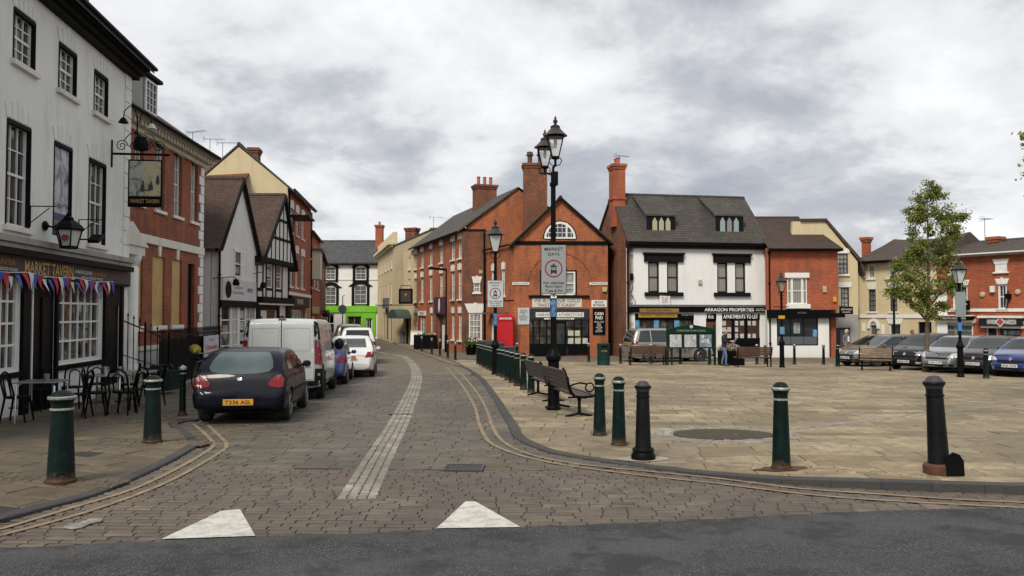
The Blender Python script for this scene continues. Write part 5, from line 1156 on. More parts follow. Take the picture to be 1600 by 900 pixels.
# sagging roof
m = f.mb(); n = 14; prv = None; vR_ = 3.2; zR = f.z(1400, 372, vR_); cols_ = []
for i in range(n + 1):
    t = i / n; u_ = -.1 + (U1 + .2) * t; sag = .22 * math.sin(math.pi * min(1, t * 1.0)); hip = .0 if i else 0
    c_ = [m.v(u_, -.35, EV - .08), m.v(max(u_, .3) if i < 2 else u_, vR_, zR - sag - (.1 if i == 0 else 0)), m.v(u_, 7, EV - .3), m.v(u_, -.35, EV - .22)]
    cols_.append(c_)
for A_, B_ in zip(cols_, cols_[1:]):
    m.bm.faces.new([A_[0], B_[0], B_[1], A_[1]]); m.bm.faces.new([A_[1], B_[1], B_[2], A_[2]]); m.bm.faces.new([A_[0], A_[3], B_[3], B_[0]])
m.bm.faces.new([cols_[0][0], cols_[0][1], cols_[0][2]]); m.bm.faces.new([cols_[-1][0], cols_[-1][1], cols_[-1][2]]); m.bm.faces.new([c_[3] for c_ in (cols_[0], cols_[-1])] + [cols_[-1][2], cols_[0][2]]); m.build('roof', tiles('ochre_house_roof', (.055, .040, .034), (.095, .065, .05), 'x', .17, .085, .25), C2)
chimney(f, f.u(1355, 2.5), 2.5, EV - .2, f.z(1352, 371, 2.5), .38, .4, M_BRICKR, 0)
shell(f, 0, U1, 7, EV - .2, M_CREAM)
gutter(f, 0, U1, -.4, EV - .12)
p = f.pt(f.u(1343), -.4, f.z(1343, 489)); e = empty('projecting_sign', p, f.ang, 'small dark projecting sign at the edge of the ochre house', 'sign'); m = MB(); m.box(-.03, .03, -.3, .3, -.35, .3); m.build('sign_board', M_BLACK, e); m = MB(); m.box(-.035, .035, -.2, .2, -.05, .2); m.build('panel', MATS['grey_poster'], e)

Br, f = bld('brick_estate_agent', 'red brick row with white cornice and two estate agent shopfronts at the right', 'shop', onAB(1464.5), PA + dAB * 1.45, zb=zg(42))
U1 = f.len; EV = f.z(1550, 398); print('brick right', U1, EV)
def cr4(a, b_, c, d): return f.r(1280 + a / 3.75, 1280 + b_ / 3.75, 260 + c / 3.75, 260 + d / 3.75)
bl = cr4(1038, 1106, 572, 617); w1 = [cr4(1048, 1102, 690, 838), cr4(782, 812, 765, 838)]; w1[1] = (w1[1][0], w1[1][0] + .8, w1[0][2], w1[0][3])
w1.append((w1[0][0] + 3.6, w1[0][1] + 3.6, w1[0][2], w1[0][3]))
zs = f.z(1535, 487); zff = f.z(1570, 509); zf2 = f.z(1570, 497)
dq = (f.u(1539), f.u(1558), .1, zff - .05); dw_ = (f.u(1561), f.u(1594), .6, zff - .1); lq = (f.u(1474), f.u(1520), .6, f.z(1497, 504))
wall(f, 0, U1, -.4, EV, w1 + [dq, dw_, lq, (U1 - 2.6, U1 - .8, .6, 2.4)], M_BRICKR)
for h in w1: window(f, h, 2, 2, .08, gmat=G_DARK, fr=.09, sill=.08, sillmat=M_WPAINT, lintel=lintel_key(.28, .12))
window(f, (U1 - 2.6, U1 - .8, .6, 2.4), 2, 1, .06, gmat=G_ROOM)
for k in (0, -1):
    q = (bl[0] + (0 if k == 0 else w1[1][0] - w1[0][0]), bl[1] + (0 if k == 0 else w1[1][0] - w1[0][0]), bl[2], bl[3]); m = f.mb(); m.box(q[0], q[1], -.05, 0, q[2], q[3]); m.box(q[0] - .1, q[1] + .1, -.09, 0, q[2] - .08, q[2] - .003); m.prism([(q[0] - .02, q[3] + .003), (q[1] + .02, q[3] + .003), (q[1] + .12, q[3] + .26), (q[0] - .12, q[3] + .26)], -.07, 0); m.build('blind_window', M_WPAINT, Br)
box(f, 'cornice', M_WPAINT, -.05, U1, -.28, 0, EV - .05, EV + .12); box(f, 'string_course', M_WPAINT, .3, U1, -.08, 0, zs, zs + .16)
box(f, 'corner_pilaster', M_WHITE2, -.0, .55, -.06, -.002, -.3, f.z(1467, 455)); box(f, 'plinth', M_WPAINT, .56, U1, -.06, -.002, -.4, .55)
fa = box(f, 'fascia', paint('navy_fascia', (.006, .006, .012), .4), f.u(1535), f.u(1600), -.3, -.003, zff, zf2); box(f, 'fascia_trim', M_WPAINT, f.u(1532), f.u(1603), -.36, -.003, zf2 + .003, zf2 + .12, fa); box(f, 'fascia_trim', M_WPAINT, f.u(1535), f.u(1600), -.2, -.003, zff - .12, zff - .003, fa)
a = f.u(1543, -.3); c = f.u(1562.5, -.3); b_ = f.u(1584, -.3); zm = (zff + zf2) / 2
text('HOWKINS', .24, f.M @ Matrix.Translation(((a + c) / 2 - .12, -.304, zm)), M_TWHITE, fa, width=(c - a) * .72, bold=.015); text('HARRISON', .24, f.M @ Matrix.Translation(((c + b_) / 2 + .16, -.304, zm)), M_TWHITE, fa, width=(b_ - c) * .8, bold=.015)
m = f.mb(); m.prism([(c - .26, zm), (c, zm - .26), (c + .26, zm), (c, zm + .26)], -.32, -.3); d_ = m.build('diamond_emblem', plain('emblem_white', (.6, .55, .55), .5), fa); m = f.mb(); m.prism([(c - .18, zm), (c, zm - .18), (c + .18, zm), (c, zm + .18)], -.326, -.32); m.build('emblem_centre', plain('emblem_red', (.35, .06, .06), .5), d_)
fb = box(f, 'fascia', M_BLACK, f.u(1468), f.u(1523), -.3, -.003, f.z(1495, 500), f.z(1495, 494)); box(f, 'fascia_trim', M_WPAINT, f.u(1467), f.u(1524), -.36, -.003, f.z(1495, 494) + .003, f.z(1495, 492.5), fb); box(f, 'fascia_trim', M_WPAINT, f.u(1470), f.u(1522), -.2, -.003, f.z(1495, 503.5), f.z(1495, 500) - .003, fb)
text('RESIDENTIAL SALES & LETTINGS', .12, f.M @ Matrix.Translation((f.u(1494), -.304, f.z(1495, 497))), M_TWHITE, fb, width=f.u(1514) - f.u(1475))
window(f, lq, 1, 1, .08, gmat=glass('pale_shop_glass', (.20, .25, .17), None, .1), sash=False, fr=.1)
m = f.mb()
for i, p_ in enumerate((1481, 1501, 1515)):
    for j in range(6): x = f.u(p_); z_ = lq[2] + .25 + j * .27; m.box(x - .28, x + .28, .085, .095, z_, z_ + .19)
m.build('listing_cards', paint('dark_cards', (.08, .11, .12), .6, var=.7, scale=12), Br)
box(f, 'door', M_WPAINT, dq[0], dq[1], .1, .14, dq[2], dq[3]); box(f, 'door_glass', G_ROOM, dq[1] - .5, dq[1] - .1, .08, .1, .4, 2.0)
window(f, dw_, 2, 1, .08, fmat=MATS['brown_frames'], gmat=G_ROOM, sash=False, fr=.08)
m = f.mb()
for i in range(6):
    for j in range(5):
        x = dw_[0] + .18 + i * (dw_[1] - dw_[0] - .3) / 6; z_ = dw_[2] + .2 + j * .33; m.box(x, x + .24, .06, .07, z_, z_ + .2)
m.build('listing_cards', paint('pale_cards', (.4, .45, .48), .6, var=.7, scale=10), Br)
roof_u(f, 'roof', MATS['ochre_house_roof'], -.1, U1, [(-.3, EV + .05), (3.4, EV + 1.0), (7, EV - .1)]); shell(f, 0, U1, 7, EV, M_BRICKR)
chimney(f, f.u(1558, 3), 3, EV - .5, f.z(1558, 370, 3), .5, .6, M_BRICKR, 0); aerial(f, 'tv_aerial', 'tv aerial on the brick row roof right of the tree', f.u(1541, 3), 3, EV + .9, 1.3, .7, .3)
m = f.mb(); a = f.uw(1576, 470); m.tube([(a[0], -.05, a[1] + .5), (a[0] + .02, -.1, a[1]), (a[0] - .1, -.05, a[1] - .5), (a[0] - .3, -.05, zs)], .03, 5); m.box(a[0] - .1, a[0] + .15, -.2, -.01, a[1] + .1, a[1] + .35); m.build('cable', M_BLACK, Br)
for p_, y in ((1536, 460), (1591, 456), (1603, 505), (1522, 502)): x, z_ = f.uw(p_, y); m = f.mb(); m.lathe([(.13, 0), (.13, .08), (.08, .1), (0, .1)], 12, M=Matrix.Translation((x, -.003, z_)) @ Matrix.Rotation(math.pi / 2, 4, 'X')); m.build('wall_disc', MATS['alarm_beige'], Br, smooth=40)
q = f.r(1549, 1556, 447, 457); box(f, 'alarm_box', M_WPAINT, q[0], q[1], -.15, -.003, q[2], q[3], bevel=.02)
p = f.pt(f.u(1512), -.45, f.z(1512, 477)); e = empty('projecting_sign', p, f.ang, 'black projecting sign on the brick row beside the lamp', 'sign'); m = MB(); m.box(-.35, .35, -.04, .04, -.25, .25); m.build('sign_board', M_BLACK, e); text('FIRST FLOOR\nOFFICES', .2, Matrix.Translation((0, -.044, 0)), M_TWHITE, e, width=.5)
# ============================================================ GROUND
def sstep(a, b, x): t = max(0, min(1, (x - a) / (b - a))); return t * t * (3 - 2 * t)
def h_plaza(x, y): return .02 + .07 * sstep(1.5, 4.2, x) * (1 - sstep(11, 14, y))
def h_left(x, y): return .03 + .07 * sstep(-4.2, -5.6, x) * (1 - sstep(10.5, 13, y)) if x < 0 else .03
def h0(x, y): return 0.0
def smooth(pts, n=6):
    out = []; P = [Vector(p).to_2d() for p in pts]
    for i in range(len(P) - 1):
        a, b, c, d = P[max(i - 1, 0)], P[i], P[i + 1], P[min(i + 2, len(P) - 1)]
        for k in range(n):
            t = k / n; out.append(.5 * ((2 * b) + (c - a) * t + (2 * a - 5 * b + 4 * c - d) * t * t + (-a + 3 * b - 3 * c + d) * t ** 3))
    out.append(P[-1]); return out
def gp(pix): return [G(*p).to_2d() for p in pix]
def inside(p, poly):
    c = False; x, y = p; n = len(poly); j = n - 1
    for i in range(n):
        xi, yi = poly[i]; xj, yj = poly[j]
        if (yi > y) != (yj > y) and x < (xj - xi) * (y - yi) / (yj - yi) + xi: c = not c
        j = i
    return c
def ccw(poly):
    a = sum(p[0] * q[1] - q[0] * p[1] for p, q in zip(poly, poly[1:] + poly[:1])); return poly if a > 0 else poly[::-1]
def sheet(name, poly, off, mat, hf=h0, step=None, kind='structure'):
    bm = bmesh.new(); vs = [bm.verts.new((p[0], p[1], 0)) for p in poly]; f = bm.faces.new(vs)
    bmesh.ops.triangulate(bm, faces=[f])
    ys = [b[0] for b in BR[1:-1]]; xs = []
    if step:
        x0, x1 = min(p[0] for p in poly), max(p[0] for p in poly); y0, y1 = min(p[1] for p in poly), max(p[1] for p in poly)
        ys += [y0 + step * i for i in range(1, int(min(y1 - y0, 16) / step))]; xs = [max(x0, -8) + step * i for i in range(1, int(16 / step))]
    for y in ys: bmesh.ops.bisect_plane(bm, geom=bm.verts[:] + bm.edges[:] + bm.faces[:], plane_co=(0, y, 0), plane_no=(0, 1, 0))
    for x in xs: bmesh.ops.bisect_plane(bm, geom=bm.verts[:] + bm.edges[:] + bm.faces[:], plane_co=(x, 0, 0), plane_no=(1, 0, 0))
    for v in bm.verts: v.co.z = zg(v.co.y) + hf(v.co.x, v.co.y) + off
    bmesh.ops.recalc_face_normals(bm, faces=bm.faces)
    for f in bm.faces:
        if f.normal.z < 0: f.normal_flip()
    me = bpy.data.meshes.new(name); bm.to_mesh(me); bm.free(); me.materials.append(mat)
    o = bpy.data.objects.new(name, me); COL.objects.link(o); return tag(o, kind=kind)
def clip(poly, a, b):
    out = []; nx, ny = -(b[1] - a[1]), b[0] - a[0]
    d = [(p[0] - a[0]) * nx + (p[1] - a[1]) * ny for p in poly]
    for i in range(len(poly)):
        j = (i + 1) % len(poly)
        if d[i] >= 0: out.append(poly[i])
        if d[i] * d[j] < 0: t = d[i] / (d[i] - d[j]); out.append((poly[i][0] + t * (poly[j][0] - poly[i][0]), poly[i][1] + t * (poly[j][1] - poly[i][1])))
    return out
def addstone(m, poly, hf, off, gap, bev, deep, jz, T=None, gy=1):
    """one stone: top inset from the joint, chamfered edge"""
    n = len(poly)
    if n < 3: return
    cx = sum(p[0] for p in poly) / n; cy = sum(p[1] for p in poly) / n
    ar = abs(sum(poly[i][0] * poly[(i + 1) % n][1] - poly[(i + 1) % n][0] * poly[i][1] for i in range(n))) / 2
    if ar < .0008: return
    r = math.sqrt(ar) / 2; kz = rnd.uniform(-jz, jz); tx, ty = rnd.uniform(-jz, jz) / max(r, .05), rnd.uniform(-jz, jz) / max(r, .05)
    def ins(p, g):
        dx, dy = cx - p[0], cy - p[1]; x = p[0] + math.copysign(min(g, abs(dx) * .5), dx); y = p[1] + math.copysign(min(g * gy, abs(dy) * .5), dy); return x, y
    lo, hi = [], []
    for p in poly:
        a = ins(p, gap); b = ins(p, gap + bev)
        A = T(a) if T else a; B = T(b) if T else b
        lo.append(m.bm.verts.new((A[0], A[1], zg(A[1]) + hf(*A) + off - deep))); hi.append(m.bm.verts.new((B[0], B[1], zg(B[1]) + hf(*B) + off + kz + tx * (b[0] - cx) + ty * (b[1] - cy))))
    f = m.bm.faces.new(hi)
    for i in range(n): m.bm.faces.new([lo[i], lo[(i + 1) % n], hi[(i + 1) % n], hi[i]])
def pave(name, poly, ang, rowh, lens, gap, mat, hf, off=0, jz=.0015, bev=.007, rvar=0, deep=.014, wob=0, gy=1):
    poly = ccw([tuple(p) for p in poly]); c, s = math.cos(ang), math.sin(ang)
    loc = [(p[0] * c + p[1] * s, -p[0] * s + p[1] * c) for p in poly]
    T = lambda p: (p[0] * c - p[1] * s, p[0] * s + p[1] * c)
    x0, x1 = min(p[0] for p in loc), max(p[0] for p in loc); y0, y1 = min(p[1] for p in loc), max(p[1] for p in loc)
    edges = list(zip(loc, loc[1:] + loc[:1])); m = MB(); y = y0; cnt = 0
    while y < y1:
        rh = rowh * (1 + rnd.uniform(-rvar, rvar)); x = x0 - rnd.uniform(0, lens[1])
        ed = [(a, b) for a, b in edges if min(a[1], b[1]) < y + rh + .02 and max(a[1], b[1]) > y - .02]
        while x < x1:
            L = rnd.uniform(*lens); w_ = [rnd.uniform(-wob, wob) for _ in range(4)] if wob else (0, 0, 0, 0)
            q = [(x, y + w_[0]), (x + L, y + w_[1]), (x + L, y + rh + w_[2]), (x, y + rh + w_[3])]
            near = [(a, b) for a, b in ed if min(a[0], b[0]) < x + L and max(a[0], b[0]) > x]
            hit = []
            for a, b in near:
                k = clip(q, a, b); k2 = clip(q, b, a)
                if len(k2) > 2 and len(k) > 2:
                    # does the segment itself really run through the stone?
                    mx, my = (a[0] + b[0]) / 2, (a[1] + b[1]) / 2
                    n_ = 8
                    if any(x <= a[0] + (b[0] - a[0]) * t / n_ <= x + L and y <= a[1] + (b[1] - a[1]) * t / n_ <= y + rh for t in range(n_ + 1)): hit.append((a, b))
            if hit:
                k = q
                for a, b in hit: k = clip(k, a, b) if len(k) > 2 else k
                if len(k) > 2: addstone(m, k, hf, off, gap, bev, deep, jz, T, gy); cnt += 1
            elif inside((x + L / 2, y + rh / 2), loc): addstone(m, q, hf, off, gap, bev, deep, jz, T, gy); cnt += 1
            x += L
        y += rh
    print(name, cnt)
    o = m.build(name, mat, weld=False); return tag(o, kind='structure')
def ribbon(name, left, right, mat, hf=h0, off=.006, kind='structure'):
    bm = bmesh.new(); A = [bm.verts.new((p[0], p[1], zg(p[1]) + hf(p[0], p[1]) + off)) for p in left]; B = [bm.verts.new((p[0], p[1], zg(p[1]) + hf(p[0], p[1]) + off)) for p in right]
    for i in range(len(A) - 1): bm.faces.new([A[i], A[i + 1], B[i + 1], B[i]])
    bmesh.ops.recalc_face_normals(bm, faces=bm.faces)
    me = bpy.data.meshes.new(name); bm.to_mesh(me); bm.free(); me.materials.append(mat); o = bpy.data.objects.new(name, me); COL.objects.link(o); return tag(o, kind=kind)
def offset(path, d):
    out = []
    for i, p in enumerate(path):
        t = path[min(i + 1, len(path) - 1)] - path[max(i - 1, 0)]; t.normalize(); out.append(p + Vector((-t.y, t.x)) * d)
    return out
def resample(path, step):
    out = [path[0]]; acc = 0
    for a, b in zip(path, path[1:]):
        L = (b - a).length; d = step - acc
        while d <= L: out.append(a + (b - a) * d / L); d += step
        acc = (acc + L) % step if L < step - acc or True else 0
        acc = L - (d - step)
    return out
def sett_band(name, path, ncol, w, L, mat, hf, off=.01, skip=0, gap=.004, jz=.002, bev=.006, gy=1):
    """rows of small stones that follow a path"""
    m = MB(); tot = w * ncol
    for c in range(ncol):
        s0 = rnd.uniform(0, L); pts = resample(path, .05); i = 0; lo = offset(pts, -tot / 2 + c * w); hi = offset(pts, -tot / 2 + (c + 1) * w)
        while i < len(pts) - 1:
            k = max(1, int(round(L * rnd.uniform(.7, 1.3) / .05))); j = min(len(pts) - 1, i + k)
            if rnd.random() >= skip: addstone(m, [tuple(lo[i]), tuple(lo[j]), tuple(hi[j]), tuple(hi[i])], hf, off, gap, bev, .014, jz, None, gy)
            i = j
    return tag(m.build(name, mat, weld=False), kind='structure')

# -- photo-measured lines
asph = gp([(0, 857), (120, 852), (250, 846), (400, 839), (560, 834), (680, 828), (812, 824), (1000, 817), (1200, 807), (1350, 799), (1600, 794)])
kerbR = gp([(644, 545), (700, 563), (722, 574), (746, 590), (768, 620), (784, 648), (796, 668), (804, 684), (840, 702), (880, 712), (940, 722), (1000, 730), (1080, 741), (1180, 752), (1250, 758), (1404, 766), (1592, 772)])
kerbR = smooth(kerbR); kerbR.append(Vector((kerbR[-1].x + 9, kerbR[-1].y + .25)))
kerbL = smooth(gp([(0, 817), (75, 796), (150, 775), (199, 755), (263, 725), (300, 704), (310, 695), (297, 678), (278, 663), (312, 657)]), 5)
kerbL = [Vector((kerbL[0].x - 8, kerbL[0].y - .9))] + kerbL + gp([(400, 618), (470, 590), (520, 566), (540, 551)])
lineR1 = smooth(gp([(704, 571), (720, 584), (744, 612), (760, 640), (770, 668), (786, 690), (820, 708), (880, 722), (940, 730), (1000, 736), (1120, 748), (1240, 763), (1360, 772), (1480, 780), (1600, 786)])); lineR1.append(lineR1[-1] + Vector((8, .3)))
lineR2 = smooth(gp([(696, 572), (720, 600), (740, 632), (748, 660), (760, 686), (780, 700), (820, 714), (880, 727), (1000, 743), (1120, 756), (1280, 775), (1440, 786), (1600, 794)])); lineR2.append(lineR2[-1] + Vector((8, .3)))
lineL1 = smooth(gp([(0, 828), (113, 794), (210, 764), (282, 730), (319, 708), (333, 696), (323, 681), (302, 663)])); lineL1.insert(0, lineL1[0] - Vector((5, .6)))
lineL2 = smooth(gp([(0, 838), (150, 796), (263, 753), (338, 711), (354, 696), (342, 681), (325, 665)])); lineL2.insert(0, lineL2[0] - Vector((5, .6)))
FARL = gp([(540, 551)])[0]; FARR = kerbR[0]

def asphalt_mat():
    b = NB('asphalt'); g = b.n('ShaderNodeTexVoronoi'); b.link(b.co, g.inputs['Vector']); g.inputs['Scale'].default_value = 95
    col = b.ramp(b.noise(75, 3, .85), [(.38, (.012, .012, .013)), (.52, (.038, .038, .040)), (.64, (.19, .19, .195))])
    col = b.mix(b.ramp(b.noise(.9, 6, .65, vec=b.vec((.5, 1.4, 1))), [(.46, 0.), (.62, .6)]), col, (.085, .085, .09))
    col = b.mix(b.ramp(b.noise(2.2, 6, .7, vec=b.vec((1, 1, 1), (4, 2, 0))), [(.48, 0.), (.6, .75)]), col, (.016, .016, .018))
    b.bump(b.math('ADD', b.noise(120, 3, .8), g.outputs['Distance']), .012); return b.done(col, .78)
ASPH = asphalt_mat()
MORT = paint('dark_joint', (.028, .024, .018), .95, var=.4)
def jointmat(name, c):
    b = NB(name); return b.done(b.ramp(b.noise(2, 5, .7), [(.3, sc(c, .5)), (.7, c)]), .95)
JT = jointmat('sandy_joint', (.12, .095, .055))
def farpave():
    b = NB('far_paving'); c, f = brickn(b, b.vec(), .45, .25, .012); col = b.mix(c, (.10, .084, .06), (.17, .14, .098))
    col = b.mix(b.ramp(b.noise(.7, 6, .7), [(.4, 0.), (.65, .5)]), col, (.075, .066, .052)); col = b.mix(b.math('MULTIPLY', f, .6), col, (.04, .035, .028)); b.bump(b.noise(12, 5), .01); return b.done(col, .8)
FARP = farpave()
STONE_P = stones('yorkstone', [(0, (.15, .115, .065)), (.15, (.29, .225, .13)), (.4, (.36, .29, .18)), (.6, (.23, .19, .13)), (.8, (.42, .35, .22)), (1, (.26, .19, .10))], .5, (.10, .078, .045))
STONE_L = stones('pavement_stone', [(0, (.09, .066, .038)), (.3, (.14, .105, .06)), (.55, (.105, .085, .058)), (.8, (.16, .125, .075)), (1, (.08, .066, .045))], .55, (.05, .042, .03), .75)
SETT_N = stones('near_setts', [(0, (.09, .068, .048)), (.3, (.135, .104, .076)), (.6, (.115, .092, .072)), (.85, (.165, .13, .098)), (1, (.075, .06, .048))], .5, (.045, .036, .028), .7)
SLAB_R = stones('road_slabs', [(0, (.075, .065, .045)), (.3, (.13, .108, .074)), (.55, (.10, .086, .062)), (.8, (.16, .132, .088)), (1, (.06, .054, .04))], .6, (.035, .032, .025), .62)
SETT_P = stones('pale_setts', [(0, (.22, .20, .165)), (.4, (.33, .30, .25)), (.7, (.28, .25, .20)), (1, (.40, .37, .31))], .5, (.10, .09, .07))
SETT_C = stones('channel_setts', [(0, (.18, .165, .135)), (.3, (.32, .30, .255)), (.6, (.25, .23, .19)), (1, (.40, .375, .32))], .55, (.07, .06, .05))
KERB = stones('kerb_stone', [(0, (.035, .034, .033)), (.5, (.06, .058, .056)), (1, (.045, .043, .04))], .4, (.04, .04, .038))
LINE = NB('worn_yellow_line'); LINE.bump(LINE.noise(40, 4), .004)
LINEM = LINE.done(LINE.mix(LINE.ramp(LINE.noise(5, 6, .75), [(.38, 0.), (.66, .9)]), (.27, .195, .115), (.12, .095, .07)), .8)
WL = NB('worn_white_paint'); WL.bump(WL.noise(30, 5), .006)
WHT = WL.done(WL.mix(WL.ramp(WL.noise(6, 7, .8), [(.45, 0.), (.7, .8)]), (.52, .51, .47), (.17, .15, .12)), .75)

sheet('ground', [(-300, -60), (300, -60), (300, 400), (-300, 400)], -.09, FARP)
asph = [p + Vector((0, rnd.uniform(-.022, .022))) for p in resample(asph, .12)]
aL = [Vector((-40, asph[0].y - 1.0))] + asph + [Vector((asph[-1].x + 3, asph[-1].y + .15)), Vector((40, asph[-1].y + .9))]
sheet('asphalt_road', [(-40, -12)] + [(p.x, p.y) for p in [aL[0]]] + [(p.x, p.y) for p in aL[1:]] + [(40, -12)], .004, ASPH)
# road bed under the stones
sheet('road_bed', [(-30, 4.5), (30, 4.5), (30, 8.6), (14, 12), (4, 30), (4, 50), (-6, 58), (-14, 84), (-30, 84), (-30, 60), (-11.8, 33), (-11, 14), (-30, 9)], -.009, MORT)
YS = 9.75; YF = 30
# near setts : up to the line where the larger slabs start
def cut(path, ymax): return [p for p in path if p.y <= ymax]
kR_n = [p for p in kerbR if p.y <= YS]; kL_n = [p for p in kerbL if p.y <= YS]
near = [p for p in aL[1:-1]] + [Vector((kR_n[-1].x, kR_n[-1].y + .1))] + kR_n[::-1] + [Vector((kR_n[0].x, YS)), Vector((kL_n[-1].x, YS))] + kL_n[::-1]
pave('near_setts', near, R(-1.5), .118, (.20, .27), .0045, SETT_N, h0, 0, .0022, .004, .03, wob=.003, deep=.012, gy=3.2)
def side_at(path, y):
    for a, b in zip(path, path[1:]):
        if (a.y - y) * (b.y - y) <= 0 and a.y != b.y: return a.x + (b.x - a.x) * (y - a.y) / (b.y - a.y)
    return path[-1].x
kR_f = [p for p in kerbR if YS < p.y < YF]; kL_f = [p for p in kerbL if YS < p.y < YF]
far = [Vector((side_at(kL_n[-2:] + kL_f[:1], YS), YS)), Vector((side_at(kR_n[:1] + kR_f[-1:], YS), YS))] + kR_f[::-1] + [Vector((kR_f[0].x - .2, YF)), Vector((side_at(kerbL[-5:], YF), YF))] + kL_f[::-1]
pave('road_slabs', far, R(-4), .23, (.28, .66), .005, SLAB_R, h0, 0, .003, .005, .2, wob=.005, deep=.012, gy=3)
sheet('street', [(side_at(kerbL[-5:], YF), YF), (kR_f[0].x - .2, YF)] + [(p.x, p.y) for p in kerbR[::-1] if p.y > YF] + [(-9.5, 66), (-13.6, 84), (-18, 84), (-15, 60), (FARL.x, FARL.y)], 0, FARP)
# the central strip of pale setts
L_ = gp([(528, 780), (552, 744), (576, 708), (612, 652), (640, 600), (643, 585), (642, 576), (636, 565), (626, 557)]); R_ = gp([(586, 780), (601, 744), (616, 708), (642, 652), (658, 600), (658, 586), (654, 574), (646, 565), (636, 557)])
cl = smooth([(a + b) / 2 for a, b in zip(L_, R_)]); wst = .40; cl = cl + [Vector((cl[-1].x - 1.5, cl[-1].y + 3)), Vector((cl[-1].x - 6, cl[-1].y + 14))]
sett_band('gutter_setts', cl, 4, .10, .16, SETT_C, h0, .012, jz=.004, gap=.006, gy=2.6)
# plaza
HP = h_plaza
plz = kerbR[::-1] 
back = [Vector((LX(645, 56), 56)), Vector((-2.5, 50.5)), Vector((30, 50))]
plaza = [(p.x, p.y) for p in kerbR] + [(26, kerbR[-1].y + .3), (30, 28), (26, 34.5), (22.2, 37.0), (16.5, 40.4), (14, 41.4), (3, 41.6), (-4, 44.5), (-6.5, 54)]
sheet('plaza_bed', plaza, -.008, JT, HP, .5)
pl2 = [tuple(p) for p in offset(kerbR, .16) if p.y < 45] + [(23, kerbR[-1].y + .4), (27, 27), (25.5, 34.0), (22.2, 37.0), (16.5, 40.4), (14, 41.4), (3, 41.6), (-3.4, 43.5)]
pave('plaza_paving', pl2, R(-6), .46, (.45, 1.0), .005, STONE_P, HP, 0, .003, .006, .15, wob=.006, gy=3)
def kerb(name, path, w, hf, L=.9, side=1, mat=KERB):
    pts = resample(path, .1); m = MB(); i = 0; o2 = offset(pts, w * side)
    while i < len(pts) - 1:
        j = min(len(pts) - 1, i + max(1, int(L / .1))); n = j - i
        if j >= len(pts) - 1: j = len(pts) - 1
        g = .004; A, B = pts[i:j + 1], o2[i:j + 1]
        rows = []
        for a, b in zip(A, B):
            d = (b - a).normalized(); za = zg(a.y) + hf(a.x, a.y); zb = zg(b.y) + hf(b.x, b.y)
            rows.append([m.bm.verts.new(v) for v in ((a.x, a.y, zg(a.y) - .02), (a.x, a.y, za - .012), (a.x + d.x * .014, a.y + d.y * .014, za + .002), (b.x, b.y, zb + .002), (b.x, b.y, zb - .02))])
        if len(rows) > 1:
            for v in rows[0]: v.co += (rows[1][0].co - rows[0][0].co).normalized() * g
            for r0, r1 in zip(rows, rows[1:]):
                for k in range(4): m.bm.faces.new([r0[k], r1[k], r1[k + 1], r0[k + 1]])
            m.bm.faces.new(rows[0]); m.bm.faces.new(rows[-1][::-1])
        i = j
    return tag(m.build(name, mat, weld=False), kind='structure')
kerb('kerb', kerbR, .15, HP, .55, 1)
# direction of kerbR: from far street to the right; its left side is the plaza
# left pavement
lw = [(p.x, p.y) for p in kerbL if p.y < 33] + [(-10.9, 33), (-10.4, 24), (-9.2, 14), (-8.6, 9), (-16, 8), (-16, kerbL[0].y)]
far_l = [(p.x, p.y) for p in kerbL if p.y > 15] + [(-13.5, 52), (-16.5, 62), (-19, 80), (-25, 80), (-20, 40), (-14, 33), (-14, 14)]
sheet('left_pavement_bed', [(p.x, p.y) for p in kerbL if p.y < 33] + [(-13, 33), (-14, 20), (-14, 9), (-16, 8), (-16, kerbL[0].y)], -.009, MORT, h_left, .5)
lp2 = [tuple(p) for p in offset([q for q in kerbL if q.y < 30], .12)] + [(-11.5, 30), (-11, 22), (-10.4, 9), (-14, 8), (-14, kerbL[0].y + .4)]
pave('left_pavement', lp2, R(-9), .42, (.45, .95), .005, STONE_L, h_left, 0, .0025, .006, .12, wob=.005, gy=2)
kerb('kerb', kerbL, .13, h_left, .9, 1)
sheet('far_left_pavement', [(side_at(kerbL[-5:], 30), 30)] + [(p.x, p.y) for p in kerbL if p.y > 30] + [(-12.2, 53), (-15, 62), (-18.3, 84), (-25, 84), (-22, 40), (-13.3, 30)], .02, FARP)
sheet('right_pavement', [(p.x, p.y) for p in kerbR if p.y > 36][::-1] + [(-3.2, 51.3), (-8, 65.3), (-10.2, 68.4), (-14, 84), (-13.2, 84), (-8.8, 62)] , .025, stones('far_slab', [(0, (.16, .125, .08)), (1, (.2, .16, .1))]))
sheet('back_pavement', [(-4, 44.5), (3, 41.6), (14, 41.4), (16.5, 40.4), (22.2, 37), (26, 34.5), (30, 28), (40, 28), (40, 60), (-6.5, 60), (-6.5, 54)], .021, FARP)
# lines
for nm, pth in (('yellow_line', lineR1), ('yellow_line', lineR2), ('yellow_line', lineL1), ('yellow_line', lineL2)):
    ribbon(nm, offset(pth, -.032), offset(pth, .032), LINEM, h0, .008)
# give way triangles painted on the setts
sheet('white_triangle', [tuple(p) for p in gp([(252, 844), (345, 800), (375, 797), (399, 839)])], .010, WHT)
sheet('white_triangle', [tuple(p) for p in gp([(682, 827), (727, 785), (743, 785), (813, 825)])], .010, WHT)
sheet('paint_splash', [tuple(p) for p in gp([(98, 826), (108, 819), (125, 817), (140, 812), (163, 810), (158, 816), (140, 820), (128, 826), (112, 829)])], .009, paint('old_splash', (.24, .23, .21), .8, var=.6, scale=12))
